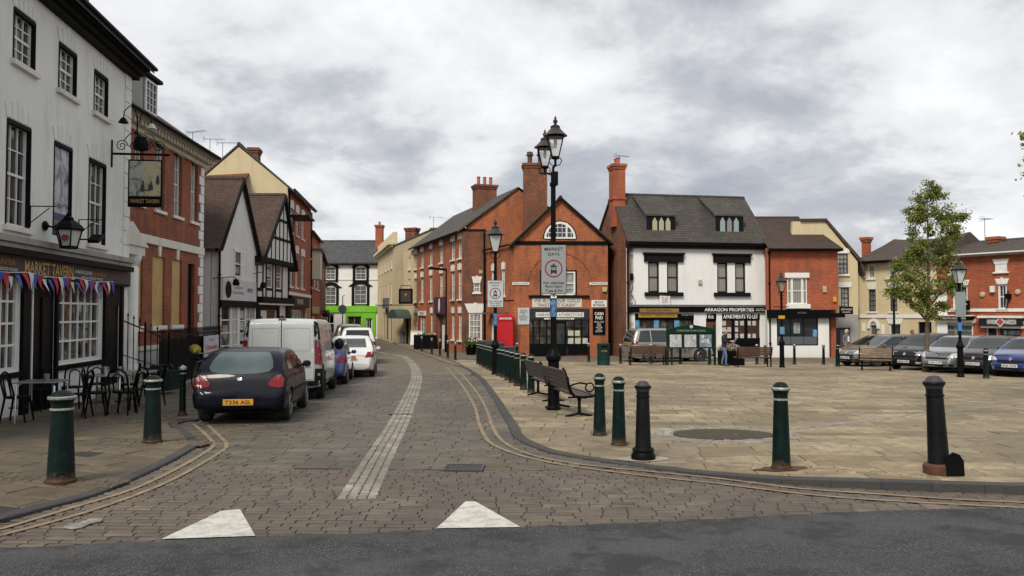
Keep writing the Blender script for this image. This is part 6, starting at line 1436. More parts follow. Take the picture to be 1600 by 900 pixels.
# tree pit and cobble ring
c = G(1130, 683).to_2d(); r0 = .78
PIT = [(c.x + r0 * 1.0 * math.cos(k * .2618), c.y + r0 * 1.0 * math.sin(k * .2618)) for k in range(24)]
SO = NB('pit_soil'); SO.bump(SO.noise(25, 6, .7), .05); SOM = SO.done(SO.ramp(SO.noise(9, 6, .7), [(.3, (.035, .026, .016)), (.6, (.085, .065, .04)), (.75, (.11, .10, .05))]), .95)
sheet('tree_pit', PIT, .010, SOM, HP)
circ = [Vector((c.x + 1.0 * math.cos(k * .0654), c.y + 1.0 * math.sin(k * .0654))) for k in range(97)]
sett_band('cobble_ring', circ, 3, .12, .13, SETT_P, HP, .012, jz=.003)
sett_band('sett_line', gp([(1200, 676), (1350, 660), (1500, 643), (1600, 632), (1700, 622)]), 2, .11, .14, SETT_P, HP, .010, .06)
sett_band('sett_line', gp([(965, 578), (1120, 583), (1280, 591), (1600, 603)]), 1, .13, .22, SETT_P, HP, .010, .35)
sett_band('sett_line', gp([(1030, 609), (1280, 611), (1600, 612)]), 1, .12, .2, SETT_P, HP, .010, .35)
sett_band('sett_line', gp([(1090, 565.5), (1280, 574), (1340, 578)]), 1, .13, .22, SETT_P, HP, .010, .3)
# sett surrounds at the left bollards
for px_, py_ in ((70, 760), (235, 697)):
    q = G(px_, py_).to_2d(); sett_band('sett_patch', [q + Vector((-.75, .08)), q + Vector((.85, -.02))], 4, .1, .13, SETT_P if 0 else STONE_L, h_left, .010)
sett_band('sett_patch', gp([(150, 664), (310, 652)]), 7, .12, .2, STONE_L, h_left, .010)
sett_band('sett_patch', gp([(900, 690), (1150, 734), (1450, 756)]), 3, .12, .22, STONE_P, HP, .006, .15)
# drain cover
q = G(725, 732); e = empty('drain_cover', (q.x, q.y, zg(q.y) + .008), R(-3), 'square iron drain cover set in the dark setts', 'drain cover')
m = MB()
m.box(-.24, .24, -.2, -.17, -.01, .012); m.box(-.24, .24, .17, .2, -.01, .012); m.box(-.24, -.21, -.17, .17, -.01, .012); m.box(.21, .24, -.17, .17, -.01, .012); m.build('frame', paint('cast_iron', (.05, .05, .052), .5, .3), e)
m = MB(); m.box(-.208, .208, -.168, .168, -.012, .002)
for i in range(9):
    for j in range(6): x = -.185 + i * .046; y = -.15 + j * .058; m.box(x - .015, x + .015, y - .018, y + .018, .0021, .009)
m.build('grid', MATS['cast_iron'], e)
p = G(625, 648); o = MB(); 
e = MB(Matrix.Translation((p.x, p.y, zg(p.y) + .016)) @ Matrix.Rotation(R(-4), 4, 'Z')); e.box(-.22, .22, -.06, .06, -.004, .006); tag(e.build('drain_channel_plate', MATS['cast_iron']), 'thin iron plate crossing the pale sett strip', 'drain cover')
# lichen on the setts
for (a, b_, w_, h_, sd_) in ((765, 727, .32, .2, 1), (738, 711, .3, .1, 2), (790, 737, .14, .05, 3)):
    q = G(a, b_); poly = [(q.x + w_ * (1 + .25 * math.sin(k * 3 + sd_)) * math.cos(k * .4488), q.y + h_ * (1 + .3 * math.cos(k * 2 + sd_)) * math.sin(k * .4488)) for k in range(14)]
    b = MATS.get('lichen')
    if not b: 
        n_ = NB('lichen'); n_.b.inputs['Alpha'].default_value = 1; al = n_.ramp(n_.noise(14, 6, .8), [(.46, 0.), (.6, .65)]); n_.link(al, n_.b.inputs['Alpha']); b = MATS['lichen'] = n_.done((.20, .14, .04), .9)
    tag(sheet('lichen', poly, .0075, b), kind='stuff')
# ============================================================ STREET FURNITURE
GB = 'cast iron bollards'
def bollard(name, label, x, y, H, style, rz=0, hf=HP, group=GB, rb=None):
    e = empty(name, (x, y, zg(y) + hf(x, y)), rz, label, 'bollard', group)
    M = M_GREEN if style in ('green', 'cap') else M_IRON
    rb = rb or H * .125; rt = rb * .77
    if style in ('green', 'black'):
        hw = rb * .98
        m = MB(); m.lathe([(rb * 1.12, 0), (rb * 1.12, H * .03), (rb * 1.02, H * .045), (rb, H * .06), (rt, H * .80), (rt * 1.0, H * .86), (rt * 1.02, H * .87)], 24); m.build('shaft', M, e, smooth=35)
        m = MB(); m.lathe([(rt * 1.02, H * .865), (rt * 1.12, H * .885), (rt * 1.28, H * .91), (rt * 1.30, H * .935), (rt * 1.1, H * .945), (rt * .95, H * .965), (rt * .62, H * .992), (0, H)], 24); m.build('cap', M if style == 'green' else paint('dull_purple_cap', (.035, .030, .038), .5, var=.4), e, smooth=50)
        m = MB(); bm_ = M_SILVER if style == 'green' else M
        m.lathe([(rt * 1.29, H * .905), (rt * 1.34, H * .912), (rt * 1.34, H * .932), (rt * 1.25, H * .94)], 24); m.build('upper_band', bm_, e, smooth=50)
        m = MB(); m.lathe([(rt * 1.0, H * .785), (rt * 1.13, H * .79), (rt * 1.13, H * .806), (rt * 1.0, H * .812)], 24); m.build('lower_band', bm_, e, smooth=50)
    else:
        m = MB(); m.lathe([(rb * 1.1, 0), (rb * 1.1, H * .04), (rb * .9, H * .06), (rb * .8, H * .1), (rt * .9, H * .82), (rt * .9, H * .86), (rt * 1.1, H * .9), (rt * 1.15, H * .93), (rt * .9, H * .96), (0, H)], 20); m.build('shaft', M, e, smooth=35)
        m = MB(); m.lathe([(rt * 1.16, H * .905), (rt * 1.2, H * .93), (rt * .95, H * .965), (0, H * 1.005)], 20); m.build('cap', M_SILVER, e, smooth=50); m = MB(); m.lathe([(rt * .92, H * .82), (rt * 1.0, H * .825), (rt * 1.0, H * .84), (rt * .92, H * .845)], 20); m.build('lower_band', M_SILVER, e, smooth=50)
    return e
def bh(px, base, top):       # height from the photo
    g = G(px, base); return (base - top) * g.y / F
specs = [(95, 758, 616, 'green', 'stout green bollard with silver bands nearest the camera on the left pavement', h_left),
         (238, 695, 591, 'green', 'green bollard with silver bands between the two other left pavement bollards', h_left),
         (285, 650, 571, 'cap', 'slim dark bollard with silver cap just behind the black hatchback', h_left),
         (937, 679, 583, 'green', 'green bollard with silver bands nearest the bench, left of its two neighbours', HP),
         (967, 695, 588, 'green', 'green bollard with silver bands between the benches and the black fluted bollard', HP),
         (1005, 717, 595, 'black', 'all black bollard on a pale patch left of the round tree pit', HP),
         (1221, 738, 603, 'green', 'green bollard with silver bands in front of the round tree pit', HP),
         (1468, 749, 597, 'black', 'leaning black bollard with purple cap and a broken base flap', HP)]
for px, b_, t, st, lab, hf in specs:
    g = G(px, b_, .03); H_ = bh(px, b_, t) * (.985)
    e = bollard('bollard', lab, g.x, g.y, H_, st, hf=hf, rb=H_ * (.14 if px == 95 else .128 if px == 238 else .103 if st != 'cap' else .08), rz=px)
    if px == 1468:
        m = MB(); m.prism([(-.01, .0), (.19, .0), (.19, .16), (.15, .23), (.08, .26), (.02, .22), (-.01, .12)], -.17, -.145, 'y'); m.build('base_flap', M_BLACK, e, bevel=.006); m = MB(); m.lathe([(H_ * .15, 0), (H_ * .15, .1), (H_ * .13, .12)], 20); m.build('rusty_foot', M_RUST, e, smooth=40)
        e.rotation_euler = (R(-1), R(-2), 0)
    if st == 'black' and px == 1005:
        m = MB(); m.lathe([(H_ * .15, 0), (H_ * .155, .05), (H_ * .13, .1), (H_ * .14, .13), (H_ * .115, .16)], 20); m.build('base_ring', M_BLACK, e, smooth=40)
        q = [(g.x + .33 * (1 + .2 * math.sin(k * 2.3)) * math.cos(k * .5236), g.y + .22 * math.sin(k * .5236)) for k in range(12)]; sheet('cement_patch', q, .0095, plaster('cement', (.30, .28, .24), .3), HP)
    if px == 1221:
        q = [(g.x + .3 * (1 + .25 * math.sin(k * 2.3)) * math.cos(k * .5236), g.y + .16 * (1 + .2 * math.cos(k * 3)) * math.sin(k * .5236)) for k in range(12)]; sheet('rust_stain', q, .0095, M_RUST, HP)
# the row of green bollards behind the kerb
row = [(830, 615), (818, 610), (808, 604), (800, 599), (793, 595), (786.5, 591), (780, 588.5), (769, 581), (764.5, 578.6), (760.5, 576.2), (756.5, 574.2), (752, 572), (747, 569.6)]
ordn = ['nearest', 'second', 'third', 'fourth', 'fifth', 'sixth', 'seventh', 'eighth', 'ninth', 'tenth', 'eleventh', 'twelfth', 'farthest']
g = G(*row[0]); proto = bollard('bollard', 'nearest green bollard in the row along the kerb', g.x, g.y, 1.03, 'green', group='green bollards in a row along the kerb', rb=.098)
tree_ = {}
for c_ in bpy.data.objects:
    if c_.parent: tree_.setdefault(c_.parent.name, []).append(c_)
for i, (px, py) in enumerate(row[1:], 1):
    g = G(px, py); o = copy_tree(proto, None, tree_); place(o, g.x, g.y, rnd.uniform(0, 6), .03, '%s green bollard in the row along the kerb%s' % (ordn[i], ', counted from the benches' if i < 12 else ', beside the phone box'))
# slim black bollards on the far right pavement of the street
row2 = [(711.5, 563.6, 'nearest the square'), (699.6, 559.7, 'second from the square'), (687.4, 556.5, 'by the purple shop door'), (674.7, 553.7, 'in front of the small picture board'), (659, 549.7, 'farthest, in front of the white board')]
g = G(*row2[0][:2]); p2 = bollard('bollard', 'slim black bollard outside the brick terrace, ' + row2[0][2], g.x, g.y, .98, 'cap', group='black bollards outside the brick terrace', rb=.085)
for c_ in kids(p2): 
    if c_.name.startswith('shaft'): c_.data.materials[0] = M_IRON
tree_[p2.name] = kids(p2)
for px, py, w_ in row2[1:]:
    g = G(px, py); o = copy_tree(p2, None, tree_); place(o, g.x, g.y, 0, .03, 'slim black bollard outside the brick terrace, ' + w_)
row3 = [(920, 566, 'beside the litter bin by the corner shop'), (808, 566, 'behind the kerb row, in front of the corner shop'), (969.6, 569, 'just left of the left wooden bench'), (1017, 569, 'behind the left wooden bench'), (1063, 569, 'under the notice board, left one'), (1109, 568.4, 'under the notice board, right one'), (1182.6, 570, 'behind the right bench, left one'), (1196, 569.6, 'behind the right bench, right one'), (1241.4, 570, 'right of the small lamp, by the red brick shop'), (1287, 570.5, 'by the right corner of the red brick shop'), (1309, 573.5, 'in front of the grey estate car nose'), (1339, 570.6, 'in front of the grey estate car wheel'), (1380, 570, 'behind the slanted bench'), (1541, 592, 'between the dark hatchback and the blue car')]
for px, py, w_ in row3:
    g = G(px, py); o = copy_tree(p2 if px not in (1309, 1339, 1541) else proto, None, tree_); o['group'] = 'bollards along the back of the square'; place(o, g.x, g.y, 0, .03, 'dark bollard ' + w_)

# ---- lamp posts
def lamp(name, label, px, base, H_, lant=1.0, arms=False, hf=HP, base_r=.16, group='victorian lamp posts'):
    g = G(px, base, .02); e = empty(name, (g.x, g.y, zg(g.y) + hf(g.x, g.y)), 0, label, 'lamp post', group)
    top = H_ - 1.05 * lant
    m = MB(); r = base_r
    m.lathe([(r * 1.25, 0), (r * 1.25, .05), (r * 1.05, .08), (r, .12), (r * .95, 1.0), (r * 1.25, 1.05), (r * 1.3, 1.12), (r * .85, 1.2), (r * .7, 1.28)], 12); m.build('base', M_BLACK, e, smooth=30)
    m = MB(); m.lathe([(r * .55, 1.27), (r * .5, 1.4), (r * .42, top - .3), (r * .6, top - .28), (r * .6, top - .22), (r * .35, top - .2), (r * .3, top)], 14); m.build('column', M_BLACK, e, smooth=40)
    return e, top
LH = 1.05
def lantern(e, x, y, z, k=1.0, gm=None):
    sub = empty('lantern', (0, 0, 0)); sub.matrix_world = Matrix(); 
    c = MB(Matrix.Translation((x, y, z)) @ Matrix.Scale(k, 4)); 
    for q in range(4):
        a = math.pi / 2 * (q + .5); c.tube([(.11 * math.cos(a), .11 * math.sin(a), .08), (.26 * math.cos(a), .26 * math.sin(a), .55)], .014, 5)
    c.lathe([(.05, .03), (.125, .05), (.13, .09), (.1, .1), (0, .1)], 4); c.lathe([(.25, .54), (.275, .54), (.275, .575), (.25, .58)], 4)
    c.tube([(0, 0, -.12), (0, 0, .05)], .03, 8)
    for sx in (-1, 1): c.tube([(0, 0, -.12), (sx * .1, 0, -.1), (sx * .15, 0, .0), (sx * .1, 0, .07)], .012, 5)
    cage = c.build('cage', M_BLACK, e)
    bpy.data.objects.remove(sub)
    T_ = Matrix.Translation((x, y, z)) @ Matrix.Scale(k, 4)
    m = MB(T_); m.lathe([(.115, .09), (.25, .55)], 4); m.build('lantern_glass', gm or LGLASS, cage)
    m = MB(T_); m.lathe([(.29, .58), (.2, .66), (.13, .74), (.11, .76), (.12, .80), (.06, .84), (.025, .86), (.055, .91), (.055, .94), (.02, .98), (.03, 1.0), (0, 1.07)], 4 if 0 else 10); m.build('lantern_roof', M_LAMP, cage, smooth=30)
    m = MB(T_); m.lathe([(.03, .3), (.05, .4), (.03, .52), (0, .53)], 8); m.build('bulb', plain('bulb_glass', (.5, .5, .45), .2), cage, smooth=60)
def parking_sign(e, z, w_, h_, y=-.1, k=1.0, mat=None):
    m = MB(); m.box(-w_ / 2, w_ / 2, y - .012, y, z, z + h_); s_ = m.build('market_days_sign', mat or paint('sign_grey', (.25, .27, .275), .5, var=.08), e, bevel=.004)
    m = MB()
    for a, b_, c_, d in ((-w_ / 2 - .008, w_ / 2 + .008, z - .008, z), (-w_ / 2 - .008, w_ / 2 + .008, z + h_, z + h_ + .008), (-w_ / 2 - .008, -w_ / 2, z, z + h_), (w_ / 2, w_ / 2 + .008, z, z + h_)): m.box(a, b_, y - .016, y + .004, c_, d)
    m.build('border', M_BLACK, s_)
    T_ = lambda dz: Matrix.Translation((0, y - .013, z + h_ * dz))
    text('MARKET', h_ * .062, T_(.915), M_TBLACK, s_, width=w_ * .74, bold=.003); text('DAYS', h_ * .062, T_(.81), M_TBLACK, s_, width=w_ * .46, bold=.003)
    text('No vehicles', h_ * .055, T_(.225), M_TBLACK, s_, width=w_ * .82, bold=.005); text('9am-3pm', h_ * .06, T_(.145), M_TBLACK, s_, width=w_ * .7, bold=.005); text('Tues & Fri', h_ * .055, T_(.062), M_TBLACK, s_, width=w_ * .68, bold=.005)
    m = MB(T_(.515) @ Matrix.Rotation(math.pi / 2, 4, 'X')); ro = w_ * .36; ri = ro * .86
    n = 32
    for q in range(n):
        a, b_ = 2 * math.pi * q / n, 2 * math.pi * (q + 1) / n
        m.face([(ri * math.cos(a), ri * math.sin(a), .003), (ro * math.cos(a), ro * math.sin(a), .003), (ro * math.cos(b_), ro * math.sin(b_), .003), (ri * math.cos(b_), ri * math.sin(b_), .003)])
    m.build('red_ring', plain('sign_red', (.22, .008, .018), .5), s_)
    m = MB(T_(.515)); u = ro * .8
    m.prism([(-.42 * u, -.75 * u), (-.25 * u, -.75 * u), (-.25 * u, -.6 * u), (.25 * u, -.6 * u), (.25 * u, -.75 * u), (.42 * u, -.75 * u), (.42 * u, -.25 * u), (.3 * u, .1 * u), (-.3 * u, .1 * u), (-.42 * u, -.25 * u)], -.004, 0)
    m.prism([(-.45 * u, .22 * u), (.45 * u, .22 * u), (.4 * u, .42 * u), (.12 * u, .45 * u), (.12 * u, .62 * u), (.02 * u, .85 * u), (-.08 * u, .62 * u), (-.1 * u, .5 * u), (-.42 * u, .42 * u)], -.004, 0); m.build('car_and_motorcycle_symbol', M_TBLACK, s_)
    m = MB(T_(.515)); m.prism([(-.3 * u, -.2 * u), (.3 * u, -.2 * u), (.22 * u, .02 * u), (-.22 * u, .02 * u)], -.006, -.004); m.build('windscreen_symbol', mat or MATS['sign_grey'], s_)
g = G(865, 640, .02); HM = (at(867, 187, g.y).z - zg(g.y)); print('lamp H', HM)
e, top = lamp('lamp_post', 'tall black lamp post with twin lanterns and grey market days sign beside the benches', 865, 640, HM - .1, base_r=.125, group=None)
zl = at(868, 249, g.y).z - e.location.z - .05
lantern(e, .04, -.12, zl - .0, .90); lantern(e, -.14, .85, zl - .02, .86)
m = MB(); m.tube([(0, .0, zl - .3), (0, .0, zl - .12), (.04, -.12, zl - .1)], .028, 6); m.tube([(0, 0, zl - .3), (-.1, .4, zl - .18), (-.14, .85, zl - .1)], .022, 6); m.box(-.05, .1, -.08, .06, zl - .5, zl - .22); m.tube([(-.05, .0, zl - .25), (-.3, .1, zl - .22)], .012, 5); m.build('bracket', M_BLACK, e)
zs_ = at(865, 459, g.y - .12).z - e.location.z; parking_sign(e, zs_, 38.5 * g.y / F, 76 * g.y / F, -.115)
zq = at(865, 466, g.y).z - e.location.z; m = MB(); m.box(-.06, .06, -.1, -.085, zq, zq + .1); o = m.build('number_plate', M_TWHITE, e); text('4', .07, Matrix.Translation((0, -.103, zq + .05)), M_TBLACK, o)
zq = at(865, 495, g.y).z - e.location.z; m = MB(); m.lathe([(.075, 0), (.078, .02), (.078, .36), (.075, .38)], 12, (0, 0, zq - .0)); m.build('blue_sticker', paint('torn_blue_sticker', (.10, .22, .42), .5, var=.9, scale=14), e, smooth=40)
e, top = lamp('lamp_post', 'black lamp post with one lantern and pale market days sign by the phone box', 774, 585, 6.0, base_r=.13)
g = G(774, 585); zl = at(774, 398, g.y).z - e.location.z
lantern(e, 0, 0, zl - .02, 1.5 * (at(774, 340, g.y).z - at(774, 398, g.y).z) / 1.6 if 0 else (at(774, 340, g.y).z - at(774, 398, g.y).z) / 1.1, LOPAL)
for c_ in kids(e):
    if c_.name.startswith('column'):
        c_.scale.z = 1
m = MB(); m.tube([(0, 0, 1.2), (0, 0, zl)], .055, 10); m.build('pole', M_BLACK, e, smooth=60)
zs_ = at(774, 480, g.y - .1).z - e.location.z; parking_sign(e, zs_, 24 * g.y / F, 41 * g.y / F, -.1, mat=paint('sign_pale', (.45, .48, .50), .5, var=.08))
zq = at(774, 500, g.y).z - e.location.z; m = MB(); m.lathe([(.085, 0), (.085, .45)], 10, (0, 0, zq - .2)); m.build('sticker', MATS['torn_blue_sticker'], e, smooth=40)
for (px, base, top_, lab) in ((1222, 574, 422, 'small lamp post with yellow tag in front of the red brick shop'), (1501, 589, 398, 'lamp post with a grey sign panel right of the tree')):
    g = G(px, base, .02); Ht = at(px, top_, g.y).z - zg(g.y); e, top = lamp('lamp_post', lab, px, base, Ht, base_r=.105)
    k = .95 if px < 1300 else 1.0
    lantern(e, 0, 0, Ht - 1.1 * k - .03, k, paint('warm_lantern_glass', (.32, .24, .18), .3) if px < 1300 else LOPAL)
    m = MB(); m.tube([(0, 0, 1.2), (0, 0, Ht - 1.1 * k)], .05, 10); m.tube([(-.35, 0, Ht * .62), (.35, 0, Ht * .62)], .015, 5) if px < 1300 else None; m.build('pole', M_BLACK, e, smooth=60)
    if px < 1300:
        zq = at(px, 498, g.y).z - e.location.z; m = MB(); m.box(-.12, .12, -.09, .09, zq, zq + .14); m.build('yellow_tag', paint('tag_yellow', (.55, .32, .02), .5), e); zq = at(px, 522, g.y).z - e.location.z; m = MB(); m.box(-.1, .1, -.08, -.065, zq, zq + .33); m.build('poster', pst, e)
    else:
        zq = at(px, 495, g.y).z - e.location.z; z2 = at(px, 456, g.y).z - e.location.z; m = MB(); m.box(-.18, .18, -.09, -.07, zq, z2); m.build('sign_panel', paint('sign_back_grey', (.22, .25, .26), .5), e); zq = at(px, 517, g.y).z - e.location.z; m = MB(); m.lathe([(.075, 0), (.075, .3)], 10, (0, 0, zq)); m.build('blue_sign', paint('blue_sign', (.05, .18, .5), .5), e, smooth=40)
def simple_lamp(px, base, top_, lab, arm):
    g = G(px, base); Ht = at(px, top_, g.y).z - zg(g.y); e = empty('street_lamp', (g.x, g.y, zg(g.y)), 0, lab, 'street lamp')
    m = MB(); m.lathe([(.11, 0), (.11, 1.1), (.06, 1.2), (.045, Ht)], 10); m.build('pole', M_BLACK, e, smooth=40)
    if arm: m = MB(); m.prism([(-1.15, Ht - .02), (-.1, Ht - .12), (0, Ht - .12), (0, Ht + .02), (-.9, Ht + .1), (-1.15, Ht + .04)], -.12, .12, 'y'); m.build('lamp_head', M_BLACK, e, bevel=.01)
    else: lantern(e, 0, 0, Ht - .7, .7); 
simple_lamp(697, 551, 420, 'plain black street lamp with flat arm outside the purple shop', True)
simple_lamp(1398, 566, 424, 'thin dark lamp post half hidden behind the tree crown', False)

# ---- benches
def bench(name, label, x, y, rz, L=1.8, wood=None, style='iron', hf=HP, group='benches on the square'):
    """bench facing local -y"""
    e = empty(name, (x, y, zg(y) + hf(x, y)), rz, label, 'bench', group); wood = wood or M_WOODG
    prof = [(-.30, .44), (-.16, .415), (0, .40), (.14, .42)]     # seat (y,z)
    m = MB()
    for k in range(5):
        y_ = -.30 + k * .095; z_ = .43 - .03 * math.sin(k / 4 * math.pi); m.box(-L / 2, L / 2, y_, y_ + .08, z_, z_ + .03)
    m.build('seat', wood, e, bevel=.004)
    m = MB()
    for k in range(5):
        z_ = .52 + k * .082; y_ = .19 + k * .028; m.box(-L / 2, L / 2, -.015, .015, 0, .072, M=Matrix.Translation((0, y_, z_)) @ Matrix.Rotation(R(-18), 4, 'X'))
    m.build('backrest', wood, e, bevel=.004)
    for sx in ((-1, 1) if style != 'iron' else (-1, 1)):
        X = sx * (L / 2 - (.02 if style == 'iron' else .06))
        m = MB()
        if style == 'iron':
            m.tube([(X, -.36, .46), (X, -.3, .425), (X, -.1, .395), (X, .1, .41), (X, .18, .5), (X, .3, .9), (X, .34, .96)], [.02, .028, .032, .034, .034, .026, .02], 7)
            a = [(X, -.2 + .085 * math.cos(t * .5236), .58 + .085 * math.sin(t * .5236)) for t in range(12)]; m.tube(a, .016, 6, closed=True)
            m.tube([(X, -.13, .65), (X, .0, .67), (X, .14, .64), (X, .21, .6)], .018, 6)
        else:
            m.tube([(X, -.3, .6), (X, -.1, .62), (X, .24, .6)], .025, 6); m.tube([(X, -.28, .0), (X, -.28, .6)], .03, 6); m.tube([(X, .2, 0), (X, .2, .42), (X, .3, .88)], .03, 6); m.tube([(X, -.28, .4), (X, .2, .4)], .025, 6)
        m.build('side_frame', M_BLACK, e, smooth=50)
        if style == 'iron':
            Xp = sx * (L / 2 - .12); m = MB(); m.lathe([(.05, .05), (.035, .12), (.03, .3), (.05, .37), (.06, .39)], 10, (Xp, -.02, 0)); m.tube([(Xp, -.28, .02), (Xp, -.15, .045), (Xp, -.02, .07), (Xp, .12, .045), (Xp, .26, .02)], .024, 6); m.box(Xp - .03, Xp + .03, -.28, .2, .37, .40); m.build('pedestal', M_BLACK, e, smooth=50)
    return e
a, b_ = G(872, 639), G(895, 652); c_ = (a + b_) / 2; ang = math.atan2(a.y - b_.y, a.x - b_.x); print('bench', a, b_)
bench('bench', 'near bench with iron armrests turned away beside the tall lamp post', 1.12, 16.3, R(90 + 12), 1.8)
bench('bench', 'second iron and slat bench just behind the lamp post', .80, 19.6, R(90 + 12), 1.75)
g0, g1 = G(982, 571), G(1041, 571); bench('bench', 'brown slatted bench left of the green notice board', (g0.x + g1.x) / 2, g0.y, R(180), (g1.x - g0.x) * .98, M_WOOD, 'plain')
g0, g1 = G(1148, 574), G(1205, 574); bench('bench', 'brown slatted bench right of the flower planter', (g0.x + g1.x) / 2, g0.y, R(180), (g1.x - g0.x) * .98, M_WOOD, 'plain')
g0, g1 = G(1354, 580), G(1384, 581); bench('bench', 'weathered wooden bench set at a slant in front of the parked cars', (g0.x + g1.x) / 2 + .18, g0.y + .15, R(-25), 1.3, paint('pale_bench_wood', (.19, .13, .085), .75, var=.5, scale=9))

# ---- notice board
a, b_ = G(1043, 571), G(1117, 571); W_ = (b_.x - a.x); e = empty('notice_board', ((a.x + b_.x) / 2, a.y, zg(a.y) + .02), 0, 'dark green town notice board with three glazed panels of papers', 'notice board'); PXM = a.y / F
GRB = paint('notice_green', (.004, .022, .011), .45, var=.25, spec=.15)
zt = (571 - 522) * PXM; zb_ = (571 - 545) * PXM
for sx in (-1, 1): m = MB(); m.box(sx * W_ / 2 - .05, sx * W_ / 2 + .05, -.05, .05, 0, (571 - 508) * PXM); m.build('post', GRB, e, bevel=.01)
for x in (-.41, .38): m = MB(); m.box(x * W_ - .04, x * W_ + .04, -.04, .04, 0, zb_); m.build('post', GRB, e)
m = MB(); m.prism([(-W_ / 2, zt), (W_ / 2, zt), (W_ / 2, zt + .22), (W_ * .3, zt + .32), (.12, zt + .42), (-.12, zt + .42), (-W_ * .3, zt + .32), (-W_ / 2, zt + .22)], -.07, .05); hd = m.build('header', GRB, e, bevel=.01)
text('ATHERSTONE TOWN COUNCIL', .085, Matrix.Translation((0, -.075, zt + .14)), plain('pale_green_letters', (.25, .35, .25), .5), hd, width=W_ * .62)
m = MB(); m.cyl((0, -.09, zt + .33), (0, -.072, zt + .33), .08, n=14); m.build('crest', plain('crest_grey', (.4, .42, .38), .5), hd)
m = MB(); m.box(-W_ / 2 + .05, W_ / 2 - .05, -.05, .05, zb_, zt); bd = m.build('cabinet', GRB, e)
PAP = paint('pinned_papers', (.42, .43, .42), .7, var=.4, scale=7)
for i, x in enumerate((-.33, -.02, .30)):
    cx = x * W_; hw_ = W_ * .125; m = MB(); m.box(cx - hw_, cx + hw_, -.056, -.05, zb_ + .06, zt - .05); pn = m.build('panel', PAP if i < 2 else paint('blue_paper', (.2, .25, .33), .7, var=.8, scale=6), bd)
    for q in range(7):
        m = MB(); xx = cx + rnd.uniform(-hw_ * .75, hw_ * .6); z_ = zb_ + .12 + rnd.uniform(0, (zt - zb_) * .6); m.box(xx, xx + .12, -.059 - q * .0012, -.0565, z_, z_ + .16); m.build('paper', paint('paper_%d' % (q % 3), [(.55, .55, .52), (.3, .33, .36), (.45, .47, .5)][q % 3], .8, var=.5, scale=30), pn)

# ---- planter
a, b_ = G(1124, 571), G(1166, 572)
e = empty('flower_planter', ((a.x + b_.x) / 2, a.y - .1, zg(a.y)), 0, 'black square planter full of pale pink flowers by the right bench', 'planter'); W_ = b_.x - a.x
m = MB(); m.prism([(-W_ * .5, 0), (W_ * .1, 0), (W_ * .14, .72), (-W_ * .52, .72)], -.4, .4); m.build('tub', M_BLACK, e, bevel=.02); m = MB(); m.prism([(W_ * .12, 0), (W_ * .5, 0), (W_ * .5, .35), (W_ * .12, .35)], -.3, .3); m.build('low_tub', M_BLACK, e, bevel=.02)
def leafcloud(name, mat, parent, n, fn, s0, s1, M=None):
    m = MB(M)
    for _ in range(n):
        p, nn = fn(); s_ = rnd.uniform(s0, s1); d = Vector((rnd.gauss(0, 1), rnd.gauss(0, 1), rnd.gauss(0, 1))).normalized(); q = d.orthogonal().normalized(); t = d.cross(q)
        m.face([p - q * s_ * .5, p + t * s_ * .32, p + q * s_ * .5, p - t * s_ * .32])
    return m.build(name, mat, parent, weld=False)
def leafmat(name, pts):
    b = NB(name); g_ = b.n('ShaderNodeNewGeometry'); col = b.ramp(g_.outputs['Random Per Island'], pts); b.b.inputs['Subsurface Weight'].default_value = 0
    tr = b.n('ShaderNodeBsdfTranslucent'); b.link(col, tr.inputs[0]); mx = b.n('ShaderNodeMixShader'); mx.inputs[0].default_value = .3
    b.done(col, .6); b.link(b.b.outputs[0], mx.inputs[1]); b.link(tr.outputs[0], mx.inputs[2]); b.link(mx.outputs[0], b.t.nodes['Material Output'].inputs[0]); MATS[name] = b.m; return b.m
LEAF = leafmat('green_leaves', [(0, (.05, .09, .02)), (.5, (.08, .13, .03)), (1, (.12, .16, .045))])
FLOW = leafmat('pink_flowers', [(0, (.55, .30, .32)), (.4, (.65, .55, .52)), (.7, (.40, .14, .16)), (1, (.7, .68, .62))])
def blob(cx, cy, cz, rx, ry, rz_):
    def fn():
        while 1:
            v = Vector((rnd.uniform(-1, 1), rnd.uniform(-1, 1), rnd.uniform(-.3, 1)))
            if v.length < 1: break
        return Vector((cx + v.x * rx, cy + v.y * ry, cz + v.z * rz_)), None
    return fn
leafcloud('foliage', LEAF, e, 260, blob(-W_ * .12, 0, .72, .55, .45, .2), .06, .12); leafcloud('flowers', FLOW, e, 520, blob(-W_ * .1, 0, .8, .62, .5, .26), .04, .09); leafcloud('flowers', FLOW, e, 200, blob(W_ * .3, .1, .72, .35, .3, .16), .04, .08)
